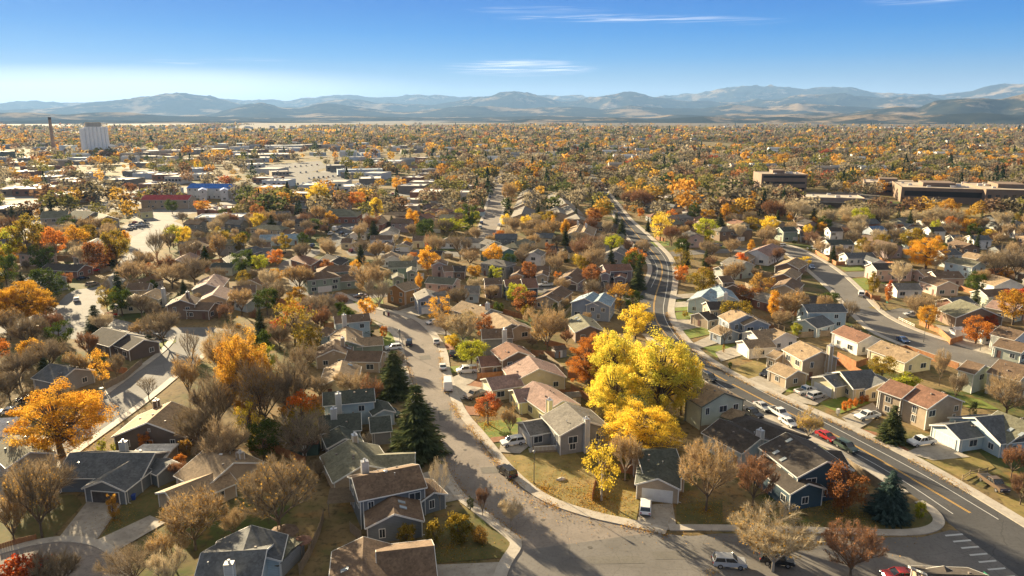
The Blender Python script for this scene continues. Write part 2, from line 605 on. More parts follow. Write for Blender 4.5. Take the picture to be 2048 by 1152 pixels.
def asphalt(key, c):
    if key in MC:
        return MC[key]
    m, t, b = mnodes(key)
    a = noise_col(t, sc3(c, 0.72), sc3(c, 1.18), 0.10, 'Object', det=8, lo=0.3, hi=0.7, rough=0.7)
    a = noise_col(t, a, sc3(c, 0.6), 2.2, 'Object', det=6, lo=0.5, hi=0.8)
    # crack-filler lines
    tcn = t.nodes.new('ShaderNodeTexCoord')
    vo = t.nodes.new('ShaderNodeTexVoronoi')
    vo.feature = 'DISTANCE_TO_EDGE'
    vo.inputs['Scale'].default_value = 0.11
    nz = t.nodes.new('ShaderNodeTexNoise')
    nz.inputs['Scale'].default_value = 0.35
    t.links.new(tcn.outputs['Object'], nz.inputs['Vector'])
    mx0 = t.nodes.new('ShaderNodeMix')
    mx0.data_type = 'RGBA'
    mx0.blend_type = 'ADD'
    mx0.inputs[0].default_value = 4
    t.links.new(tcn.outputs['Object'], mx0.inputs[6])
    t.links.new(nz.outputs['Color'], mx0.inputs[7])
    t.links.new(mx0.outputs[2], vo.inputs['Vector'])
    mr = t.nodes.new('ShaderNodeMapRange')
    mr.inputs['From Min'].default_value = 0.002
    mr.inputs['From Max'].default_value = 0.006
    t.links.new(vo.outputs['Distance'], mr.inputs['Value'])
    mx = t.nodes.new('ShaderNodeMix')
    mx.data_type = 'RGBA'
    t.links.new(mr.outputs[0], mx.inputs[0])
    mx.inputs[6].default_value = (*sc3(c, 0.72), 1)
    t.links.new(a, mx.inputs[7])
    t.links.new(mx.outputs[2], b.inputs['Base Color'])
    b.inputs['Roughness'].default_value = 0.9
    b.inputs['Specular IOR Level'].default_value = 0.16
    MC[key] = m
    return m
ASP_OLD = asphalt('asphalt_aged', (0.235, 0.205, 0.18))
ASP_LEFT = asphalt('asphalt_worn', (0.20, 0.195, 0.19))
ASP_NEW = asphalt('asphalt_dark', (0.085, 0.085, 0.088))
ASP_MID = asphalt('asphalt_mid', (0.17, 0.16, 0.15))
CONC = mat_noise('concrete', (0.36, 0.32, 0.27), (0.46, 0.42, 0.36), 0.5, 0.8, c3=(0.28, 0.25, 0.21), scale2=2.0)
CONC_D = mat_noise('driveway_concrete', (0.28, 0.25, 0.21), (0.40, 0.36, 0.30), 0.35, 0.8, c3=(0.22, 0.19, 0.16), scale2=1.5)
LAWN_G = mat_noise('green_lawn', (0.10, 0.15, 0.022), (0.17, 0.20, 0.035), 0.4, 0.95, c3=(0.26, 0.19, 0.06), scale2=0.7)
LAWN_D = mat_noise('dry_lawn', (0.15, 0.13, 0.035), (0.26, 0.19, 0.07), 0.35, 0.95, c3=(0.12, 0.085, 0.03), scale2=0.8)
LAWN_M = mat_noise('patchy_lawn', (0.07, 0.075, 0.022), (0.13, 0.11, 0.035), 0.35, 0.95, c3=(0.17, 0.10, 0.04), scale2=1.8)
MULCH = mat_noise('red_mulch', (0.22, 0.09, 0.045), (0.30, 0.16, 0.09), 0.8, 0.95, c3=(0.12, 0.06, 0.03), scale2=4)
PAINT_W = mat_plain('white_road_paint', (0.52, 0.52, 0.50), 0.6)
PAINT_Y = mat_plain('yellow_road_paint', (0.62, 0.36, 0.07), 0.6)
# --- curved residential street (near to far)
A_L = [(1010, 1165), (1022, 1128), (1048, 1092), (1040, 1076), (1000, 1045), (962, 1015), (934, 996), (905, 958), (882, 905), (862, 850), (838, 800), (818, 750), (809, 705), (801, 672), (782, 655), (752, 642), (722, 626), (690, 610), (662, 595)]
A_R = [(1420, 1260), (1440, 1175), (1400, 1092), (1330, 1070), (1261, 1054), (1174, 1036), (1081, 1004), (1030, 965), (994, 926), (950, 868), (917, 832), (900, 795), (884, 742), (881, 702), (862, 670), (834, 642), (807, 632), (775, 624), (742, 617), (702, 600), (672, 586)]
road('curved_street', A_L, A_R, ASP_OLD, 90)
strip('pavement', A_R[3:], 0.0, 2.1, CONC, n=90)
strip('pavement', A_L[:-4], -1.9, 0.0, CONC, n=90)
# lower cross street to the corner
patch('cross_street', [(1000, 1180), (1020, 1130), (1050, 1100), (1300, 1066), (1384, 1072), (1440, 1067), (1600, 1070), (1756, 1075), (1846, 1074), (1900, 1060), (2100, 1080), (2140, 1200), (1980, 1290), (1000, 1290)], ASP_MID, res=True)
strip('pavement', [(1340, 1062), (1440, 1062), (1600, 1066), (1756, 1072), (1840, 1072), (1880, 1062), (1893, 1046), (1878, 1022), (1845, 1002)], -1.7, 0.0, CONC, n=50)
# --- dark two-lane road on the right
B_L = [(2230, 1275), (2060, 1170), (1980, 1110), (1900, 1050), (1856, 1011), (1818, 986), (1751, 939), (1660, 890), (1600, 862), (1484, 812), (1420, 770), (1375, 735), (1330, 700), (1296, 668), (1276, 640), (1274, 617), (1279, 590), (1290, 575), (1302, 553), (1306, 537), (1300, 520), (1276, 499), (1254, 470), (1236, 440), (1219, 412), (1200, 390), (1186, 372), (1176, 358)]
B_R = [(2330, 1200), (2140, 1110), (2048, 1056), (1936, 986), (1811, 914), (1706, 862), (1661, 842), (1536, 787), (1449, 745), (1391, 707), (1362, 678), (1342, 650), (1334, 625), (1337, 605), (1342, 583), (1346, 555), (1344, 532), (1334, 510), (1313, 490), (1289, 466), (1258, 440), (1242, 418), (1224, 396), (1208, 376), (1197, 360)]
road('main_road', B_L, B_R, ASP_NEW, 110)
strip('pavement', B_R, 0.0, 2.3, CONC, n=110)
strip('pavement', B_L[5:14], -2.0, 0.0, CONC, n=50)
strip('pavement', B_L[17:], -2.0, 0.0, CONC, n=50)
ZP = ZL[0] + 0.008
MBL = [(2060, 1135), (1941, 1026), (1691, 879), (1600, 836), (1536, 806), (1404, 736), (1370, 712), (1340, 680), (1316, 650), (1306, 622), (1311, 590), (1320, 565), (1326, 540), (1320, 520), (1300, 497), (1272, 468), (1248, 440), (1230, 415), (1210, 390)]
strip('road_marking', MBL[1:], -0.22, -0.09, PAINT_Y, z0=ZP, z1=ZP, n=90, res=False)
strip('road_marking', MBL[1:], 0.06, 0.19, PAINT_Y, z0=ZP, z1=ZP, n=90, res=False)
strip('road_marking', [(1906, 1028), (1818, 968), (1721, 911), (1600, 853), (1499, 805), (1434, 767), (1385, 728), (1340, 690)], -0.08, 0.08, PAINT_W, z0=ZP, z1=ZP, n=60, res=False)
strip('road_marking', [(1997, 1039), (1850, 950), (1686, 864), (1610, 825), (1536, 790), (1470, 752), (1391, 712), (1358, 682), (1334, 648), (1325, 622), (1330, 595), (1336, 565), (1337, 535), (1328, 512), (1305, 488)], -0.08, 0.08, PAINT_W, z0=ZP, z1=ZP, n=80, res=False)
strip('road_marking', [(1302, 575), (1315, 548), (1314, 530), (1300, 508), (1280, 490)], -0.08, 0.08, PAINT_W, z0=ZP, z1=ZP, n=40, res=False)
for (x, y) in [(1907, 1068), (1923, 1080), (1939, 1093), (1956, 1107), (1974, 1121), (1992, 1136), (2012, 1152)]:
    q = px([(x - 18, y + 2), (x + 17, y - 1), (x + 20, y + 2), (x - 15, y + 5)])
    patch('crosswalk_bar', q, PAINT_W, z=ZP + 0.004, world=True)
# --- right-hand residential street
C_L = [(2120, 775), (2048, 752), (1986, 741), (1921, 727), (1861, 707), (1800, 686), (1748, 664), (1722, 640), (1700, 618), (1676, 590), (1655, 570), (1633, 552), (1608, 530), (1580, 510), (1562, 500), (1530, 496)]
C_R = [(2120, 742), (2048, 727), (2011, 717), (1961, 706), (1861, 672), (1836, 664), (1781, 640), (1750, 618), (1722, 585), (1688, 552), (1650, 525), (1620, 508), (1600, 498), (1575, 490), (1530, 488)]
road('side_street', C_L, C_R, ASP_MID, 70)
strip('pavement', C_R, 0.0, 1.9, CONC, n=70)
strip('pavement', C_L, -1.9, 0.0, CONC, n=70)
patch('side_lane', [(1686, 553), (1672, 545), (1732, 543), (1830, 542), (1830, 551), (1728, 553), (1690, 556)], ASP_MID, res=True)
patch('side_lane', [(1762, 628), (1755, 618), (1800, 616), (1840, 622), (1836, 634), (1790, 637)], ASP_MID, res=True)
# --- streets on the left
D_L = [(-60, 985), (0, 957), (50, 926), (100, 880), (160, 832), (225, 782), (270, 748), (315, 716), (345, 690), (352, 672)]
D_R = [(-60, 1060), (0, 1010), (60, 970), (140, 905), (230, 842), (300, 790), (350, 748), (395, 716), (430, 690), (440, 664)]
road('left_lane', D_L, D_R, ASP_LEFT, 50)
strip('pavement', D_R, 0.0, 1.8, CONC, n=50)
strip('pavement', D_L, -1.8, 0.0, CONC, n=50)
patch('left_street', [(-20, 668), (-20, 640), (60, 632), (95, 618), (120, 603), (132, 590), (150, 580), (186, 575), (205, 566), (222, 550), (236, 530), (245, 515), (258, 500), (262, 480), (250, 466), (252, 450), (275, 440), (300, 446), (340, 440), (362, 448), (372, 458), (352, 470), (330, 480), (316, 496), (296, 510), (268, 525), (256, 545), (250, 562), (230, 582), (205, 602), (200, 618), (215, 632), (240, 640), (275, 648), (330, 655), (430, 655), (470, 660), (470, 672), (436, 676), (340, 690), (300, 676), (240, 662), (190, 672), (160, 682), (120, 672), (90, 662)], ASP_LEFT, res=True)
patch('arterial_road', [(130, 436), (150, 420), (200, 405), (262, 395), (300, 388), (345, 380), (430, 360), (455, 350), (470, 352), (440, 368), (370, 385), (320, 398), (262, 412), (215, 420), (175, 432), (160, 440)], ASP_LEFT, res=True)
patch('arterial_road', [(300, 446), (262, 440), (270, 425), (330, 415), (420, 408), (470, 400), (480, 406), (430, 418), (370, 430), (350, 442)], ASP_LEFT, res=True)
for pts in ([(0, 470), (0, 448), (60, 440), (110, 446), (140, 455), (100, 470), (50, 478)], [(240, 470), (246, 452), (285, 440), (300, 455), (270, 472)],
            [(0, 420), (0, 404), (120, 392), (200, 394), (140, 410), (60, 424)], [(560, 362), (590, 345), (700, 342), (730, 352), (690, 368), (600, 378)],
            [(512, 345), (520, 330), (640, 322), (655, 335), (600, 350)], [(690, 460), (700, 440), (738, 438), (740, 452), (715, 478), (665, 492), (650, 480)],
            [(640, 492), (662, 474), (690, 440), (720, 422), (742, 425), (716, 455), (690, 482), (672, 496)]):
    patch('parking_ground', pts, asphalt('asphalt_lot', (0.115, 0.115, 0.118)), res=True)
# street through the centre left, with its turning circle
patch('cul_de_sac', [(575, 552), (560, 545), (556, 533), (566, 522), (584, 515), (600, 506), (620, 498), (640, 500), (640, 508), (618, 518), (606, 530), (604, 545), (612, 562), (622, 580), (660, 588), (700, 588), (760, 585), (800, 578), (800, 588), (760, 596), (700, 602), (670, 608), (640, 600), (605, 588), (580, 570)], ASP_MID, res=True)
patch('side_lane', [(700, 512), (690, 502), (780, 500), (860, 500), (930, 505), (930, 514), (860, 512), (780, 510)], ASP_MID, res=True)
patch('side_lane', [(1024, 582), (1080, 574), (1150, 570), (1200, 575), (1262, 590), (1262, 600), (1200, 590), (1150, 582), (1080, 586), (1024, 592)], ASP_MID, res=True)
patch('side_lane', [(1340, 504), (1400, 500), (1470, 497), (1560, 494), (1560, 500), (1470, 505), (1400, 509), (1345, 513)], ASP_MID, res=True)
# long straight street running away in the centre
E_L = [(955, 482), (962, 455), (977, 405), (986, 375), (993, 352), (997, 340)]
E_R = [(985, 478), (997, 450), (1008, 405), (1011, 375), (1011, 352), (1009, 340)]
road('straight_street', E_L, E_R, ASP_OLD, 30)
strip('pavement', E_L, -1.9, 0.0, CONC, n=30)
strip('pavement', E_R, 0.0, 1.9, CONC, n=30)
road('far_street', [(1176, 358), (1170, 345), (1168, 335)], [(1197, 360), (1182, 345), (1176, 335)], ASP_MID, 8)
# turning circle at the bottom left
patch('turning_circle', [(-80, 1130), (0, 1110), (70, 1090), (130, 1083), (190, 1092), (225, 1118), (245, 1155), (240, 1260), (-80, 1260)], ASP_OLD, res=True)
strip('pavement', [(-80, 1130), (0, 1110), (70, 1090), (130, 1083), (190, 1092), (225, 1118), (245, 1155), (240, 1230)], -1.6, 0.0, CONC, n=40)
# parking areas among the office blocks on the right
patch('parking_ground', [(1390, 505), (1560, 398), (1600, 386), (1760, 384), (1760, 392), (1700, 410), (1640, 420)][1:], ASP_MID, res=False)
patch('parking_ground', [(1560, 436), (1560, 418), (1900, 418), (2060, 424), (2060, 446), (1800, 438)], LAWN_D, res=False)
reserve(px([(1590, 394), (2070, 398), (2070, 427), (1590, 427)]))
reserve(px([(1495, 380), (1650, 380), (1655, 400), (1495, 398)]))
reserve(px([(365, 396), (480, 398), (490, 428), (360, 420)]))
reserve(px([(275, 413), (395, 412), (400, 430), (280, 432)]))
# --- driveways
for pts in ([(1281, 1011), (1345, 1008), (1354, 1062), (1272, 1058)], [(843, 948), (880, 938), (905, 962), (930, 998), (872, 1010), (850, 980)],
            [(1003, 880), (1042, 884), (1058, 893), (1040, 908), (998, 905)], [(925, 800), (968, 790), (975, 778), (925, 770), (905, 785)],
            [(1683, 836), (1745, 806), (1762, 824), (1740, 846), (1712, 862)], [(1812, 906), (1866, 880), (1918, 905), (1940, 915), (1866, 922)],
            [(1560, 798), (1630, 770), (1668, 790), (1630, 812)], [(1490, 760), (1556, 742), (1600, 760), (1560, 790)],
            [(1430, 705), (1480, 690), (1500, 706), (1442, 724)], [(1380, 690), (1424, 670), (1444, 684), (1392, 700)],
            [(868, 1131), (1012, 1125), (1000, 1160), (868, 1165)], [(178, 1000), (250, 998), (196, 1078), (112, 1084)], [(196, 1080), (300, 1032), (332, 1046), (218, 1112)],
            [(895, 760), (950, 735), (965, 750), (940, 768), (905, 782)], [(808, 703), (768, 700), (768, 716), (812, 722)], [(745, 642), (770, 662), (790, 668), (800, 662)],
            [(785, 620), (830, 612), (852, 628), (812, 640)], [(835, 640), (870, 640), (900, 668), (905, 672), (868, 668)], [(1345, 606), (1400, 600), (1400, 612), (1345, 616)],
            [(1347, 640), (1400, 640), (1420, 652), (1360, 662)], [(1347, 590), (1400, 586), (1400, 594), (1345, 600)], [(1870, 650), (1960, 660), (2048, 715), (1990, 712), (1900, 680)],
            [(1630, 497), (1640, 480), (1690, 495), (1650, 512)], [(590, 610), (625, 590), (650, 600), (630, 625)], [(1480, 842), (1560, 826), (1590, 850), (1530, 860)]):
    patch('driveway', pts, CONC_D, res=True)
# --- lawns and planting beds
for pts in ([(955, 846), (1040, 836), (1062, 868), (972, 877)], [(1405, 695), (1470, 688), (1472, 702), (1434, 716)], [(1366, 660), (1422, 652), (1424, 668), (1378, 678)],
            [(1346, 626), (1395, 622), (1395, 638), (1346, 640)], [(1350, 614), (1395, 612), (1395, 620), (1346, 623)], [(1636, 806), (1700, 790), (1742, 806), (1680, 828)],
            [(1545, 775), (1610, 762), (1632, 772), (1580, 786)], [(705, 603), (765, 594), (768, 618), (722, 614)], [(756, 655), (800, 672), (798, 690), (766, 692)], [(205, 600), (218, 592), (232, 600), (232, 616), (214, 622)],
            [(306, 690), (350, 676), (352, 684), (318, 706)], [(1680, 536), (1720, 532), (1730, 541), (1692, 543)], [(1700, 558), (1735, 556), (1738, 580), (1726, 580)], [(1900, 790), (1960, 800), (2000, 820), (1930, 815)],
            [(1300, 484), (1340, 482), (1338, 492), (1312, 494)], [(880, 735), (945, 730), (950, 744), (895, 746)]):
    patch('green_lawn', pts, LAWN_G)
for pts in ([(998, 918), (1060, 905), (1160, 903), (1235, 955), (1282, 990), (1272, 1045), (1180, 1027), (1095, 996), (1045, 955)], [(1850, 920), (1958, 905), (1990, 936), (1932, 962)], [(1455, 742), (1512, 720), (1555, 742), (1500, 758)],
            [(1990, 985), (2048, 1000), (2100, 1060), (2020, 1025)], [(1800, 645), (1850, 640), (1900, 652), (1880, 668), (1830, 655)], [(1880, 680), (1960, 690), (1975, 702), (1900, 686)], [(1735, 615), (1760, 612), (1800, 616), (1770, 622)], [(1075, 722), (1130, 718), (1136, 732), (1090, 736)], [(1105, 750), (1170, 752), (1172, 778), (1115, 776)]):
    patch('dry_lawn', pts, LAWN_D)
for pts in ([(862, 1078), (1000, 1050), (1035, 1080), (1015, 1115), (870, 1128)], [(1640, 1022), (1830, 1008), (1872, 1040), (1840, 1068), (1640, 1062)], [(1352, 1010), (1445, 1000), (1445, 1058), (1354, 1058)], [(1150, 905), (1240, 900), (1262, 960), (1190, 950)],
            [(250, 1005), (330, 975), (345, 1035), (200, 1078)], [(0, 1000), (150, 990), (165, 1010), (100, 1080), (0, 1100)]):
    patch('patchy_lawn', pts, LAWN_M)
for pts in ([(1024, 935), (1050, 920), (1078, 924), (1076, 940), (1040, 946)], [(1826, 1040), (1848, 1028), (1868, 1036), (1864, 1054), (1832, 1058)], [(922, 765), (965, 760), (972, 772), (930, 782)], [(885, 690), (905, 682), (910, 700), (888, 700)], [(980, 876), (1046, 868), (1050, 876), (985, 886)], [(930, 812), (960, 815), (958, 832), (934, 830)], [(1722, 858), (1770, 870), (1820, 902), (1800, 905)], [(1660, 722), (1700, 716), (1710, 726), (1670, 734)]):
    patch('planting_bed', pts, MULCH)

# repairs and covers in the carriageway
def disc(name, x, y, r, mat, z):
    p = g(x, y)
    mb = MB()
    mb.face([(p.x + r * math.cos(a), p.y + r * math.sin(a), z) for a in [2 * math.pi * k / 16 for k in range(16)]])
    return mb.build(name, mat, kind='structure')
IRON = mat_noise('manhole_iron', (0.07, 0.065, 0.06), (0.11, 0.10, 0.09), 6)
for (x, y) in [(1180, 1095), (1085, 1040), (930, 900), (860, 740), (845, 690), (1010, 1000), (1420, 750), (1760, 925), (1560, 812), (1900, 1010), (1330, 560), (1690, 575), (1780, 655)]:
    disc('manhole_cover', x, y, 0.36, IRON, ZP + 0.01)
for k, (x, y, a, b) in enumerate([(1230, 1120, 60, 14), (980, 940, 20, 12), (1350, 1110, 50, 16), (890, 830, 14, 20), (850, 715, 12, 8), (1620, 845, 30, 8), (1460, 765, 18, 6), (1560, 1090, 60, 8)]):
    patch('asphalt_patch', [(x - a, y - b * 0.4), (x + a * 0.8, y - b * 0.6), (x + a, y + b * 0.5), (x - a * 0.8, y + b * 0.6)], asphalt('asphalt_repair', (0.16, 0.15, 0.135)) if x < 1400 or y > 1080 else ASP_NEW, z=ZP + 0.003 - k * 0.0001)
# ================================================================ HOUSES
RC = {'brown': (0.15, 0.10, 0.065), 'tan': (0.27, 0.195, 0.12), 'slate': (0.10, 0.105, 0.11), 'green': (0.062, 0.07, 0.058), 'gray': (0.17, 0.155, 0.135), 'dark': (0.058, 0.049, 0.043), 'rust': (0.20, 0.105, 0.07),
      'olive': (0.15, 0.145, 0.10), 'pink': (0.27, 0.18, 0.15), 'blue': (0.10, 0.16, 0.25), 'paleblue': (0.22, 0.29, 0.34), 'red': (0.35, 0.06, 0.06), 'brightblue': (0.05, 0.16, 0.48), 'white': (0.62, 0.60, 0.56), 'steel': (0.35, 0.36, 0.36)}
RN = {'green': 'dark green', 'paleblue': 'pale blue', 'dark': 'near-black', 'brightblue': 'bright blue', 'rust': 'red-brown', 'pink': 'pinkish', 'gray': 'grey', 'olive': 'olive-grey', 'steel': 'steel-grey', 'slate': 'slate-blue'}
WC = {'gray': (0.27, 0.27, 0.26), 'slate': (0.16, 0.18, 0.19), 'cream': (0.62, 0.55, 0.36), 'tan': (0.42, 0.33, 0.23), 'white': (0.70, 0.69, 0.66), 'brown': (0.22, 0.15, 0.10), 'blue': (0.13, 0.24, 0.38), 'paleblue': (0.42, 0.52, 0.56), 'green': (0.24, 0.30, 0.24),
      'palegreen': (0.50, 0.53, 0.42), 'yellow': (0.66, 0.60, 0.30), 'teal': (0.08, 0.18, 0.20), 'navy': (0.035, 0.075, 0.11), 'orange': (0.36, 0.19, 0.07), 'pink': (0.50, 0.36, 0.30), 'mauve': (0.26, 0.20, 0.20), 'brick': (0.25, 0.12, 0.08), 'darkgreen': (0.07, 0.12, 0.10), 'dkbrown': (0.13, 0.10, 0.08)}
WN = {'gray': 'grey', 'slate': 'slate-grey', 'paleblue': 'pale blue', 'palegreen': 'pale green', 'navy': 'dark navy', 'orange': 'orange-brown', 'dkbrown': 'dark brown', 'darkgreen': 'dark green', 'brick': 'brick'}
TRIM = mat_plain('white_trim', (0.68, 0.67, 0.63), 0.6)
TRIMD = mat_plain('dark_trim', (0.12, 0.13, 0.10), 0.6)
GLASS = mat_plain('window_glass', (0.035, 0.045, 0.055), 0.08, spec=0.8)
SKYL = mat_plain('skylight_glass', (0.30, 0.34, 0.36), 0.15, spec=0.8)
DOORW = mat_noise('garage_door_white', (0.62, 0.61, 0.58), (0.70, 0.69, 0.66), 1.0, 0.6)
DOORD = mat_noise('garage_door_dark', (0.07, 0.06, 0.055), (0.10, 0.09, 0.08), 1.0, 0.6)
DOORT = mat_noise('garage_door_tan', (0.40, 0.33, 0.25), (0.45, 0.38, 0.29), 1.0, 0.6)
METAL = mat_plain('flashing_metal', (0.55, 0.55, 0.55), 0.35, 0.8)
VENTM = mat_plain('vent_metal', (0.20, 0.17, 0.15), 0.6)
FOOT = []       # house footprints for spacing
def mk_window(name='window', wd=1.2, ht=1.2, grid=False):
    f = MB()
    t = 0.11
    for a in ((-wd / 2 - t, wd / 2 + t, -0.05, 0.045, -ht / 2 - t, -ht / 2), (-wd / 2 - t, wd / 2 + t, -0.05, 0.045, ht / 2, ht / 2 + t), (-wd / 2 - t, -wd / 2, -0.05, 0.045, -ht / 2, ht / 2), (wd / 2, wd / 2 + t, -0.05, 0.045, -ht / 2, ht / 2), (-0.03, 0.03, -0.05, 0.04, -ht / 2, ht / 2)):
        f.box(*a)
    p = MB()
    p.box(-wd / 2, wd / 2, -0.05, 0.02, -ht / 2, ht / 2)
    return f.mesh('window', TRIM), p.mesh('pane', GLASS)
WIN = {'s': mk_window(wd=1.15, ht=1.15), 'w': mk_window(wd=1.8, ht=1.3), 't': mk_window(wd=0.8, ht=1.4), 'p': mk_window(wd=1.9, ht=2.0)}
def mk_garage(wd):
    m = MB()
    m.box(-wd / 2, wd / 2, -0.05, 0.02, 0, 2.15)
    for k in range(4):
        for j in range(int(wd / 0.6)):
            x = -wd / 2 + 0.06 + j * 0.6
            m.box(x, x + 0.5, 0.02, 0.035, 0.06 + k * 0.53, 0.50 + k * 0.53)
    fr = MB()
    fr.box(-wd / 2 - 0.14, -wd / 2, -0.05, 0.06, 0, 2.29)
    fr.box(wd / 2, wd / 2 + 0.14, -0.05, 0.06, 0, 2.29)
    fr.box(-wd / 2, wd / 2, -0.05, 0.06, 2.15, 2.29)
    return m, fr
def _gar(wd, mat):
    m, fr = mk_garage(wd)
    return m.mesh('garage_door', mat), fr.mesh('door_frame', TRIM)
GAR = {(wd, k): _gar(wd, mt) for wd in (2.6, 4.9) for k, mt in (('w', DOORW), ('d', DOORD), ('t', DOORT))}
mbd = MB()
mbd.box(-0.5, 0.5, -0.05, 0.03, 0, 2.05)
DOORM = mbd.mesh('door', mat_plain('front_door', (0.16, 0.08, 0.06), 0.5))
mv = MB()
mv.box(-0.16, 0.16, -0.16, 0.16, 0, 0.28)
VENTME = mv.mesh('roof_vent', VENTM)
mv = MB()
mv.tube((0, 0, -0.1), (0, 0, 0.4), 0.07, 0.07, 6)
mv.tube((0, 0, 0.4), (0, 0, 0.5), 0.13, 0.13, 6)
PIPEME = mv.mesh('vent_pipe', METAL)
mv = MB()
mv.box(-0.35, 0.35, -0.6, 0.6, 0, 0.13)
SKYME = mv.mesh('skylight', SKYL)
mv = MB()
mv.tube((0, 0, -0.05), (0, 0, 0.2), 0.25, 0.25, 8)
mv.tube((0, 0, 0.2), (0, 0, 0.34), 0.36, 0.2, 8)
TURB = mv.mesh('turbine_vent', METAL)
def place(name, me, parent, pos, nx, ny, z, **kw):
    o = add(name, me, parent)
    o.location = (pos[0], pos[1], z)
    o.rotation_euler = (0, 0, math.atan2(ny, nx) - math.pi / 2)
    return o
class Blk:
    def __init__(b, x1, y1, x2, y2, W, h, typ='G', pitch=0.42, world=False, up=0):
        b.W, b.h, b.typ, b.pitch = W, h, typ, pitch
        b.rise = W / 2 * pitch
        zr = h + b.rise
        if world:
            P1, P2 = Vector((x1, y1, 0)), Vector((x2, y2, 0))
        else:
            P1, P2 = g(x1, y1, zr), g(x2, y2, zr)
            P1.z = P2.z = 0
        b.P1, b.P2 = P1, P2
        b.u = (P2 - P1).normalized()
        b.v = Vector((-b.u.y, b.u.x, 0))
        oh = 0.35
        b.oh = oh
        if typ == 'H':
            b.E1, b.E2 = P1 - b.u * W / 2, P2 + b.u * W / 2     # eave ends
        else:
            b.E1, b.E2 = P1, P2
        b.w1, b.w2 = b.E1 + b.u * oh, b.E2 - b.u * oh          # wall ends
        b.hw = W / 2 - oh
    def corners(b, grow=0.0):
        return [b.w1 + b.v * -(b.hw + grow) - b.u * grow, b.w2 + b.v * -(b.hw + grow) + b.u * grow, b.w2 + b.v * (b.hw + grow) + b.u * grow, b.w1 + b.v * (b.hw + grow) - b.u * grow]
    def inside(b, p, m=0.0):
        d = p - b.w1
        a, c = d.dot(b.u), d.dot(b.v)
        return -m < a < (b.w2 - b.w1).length + m and abs(c) < b.hw + m
    def zroof(b, p):
        c = abs((p - b.P1).dot(b.v))
        return b.h + b.rise * (1 - c / (b.W / 2))
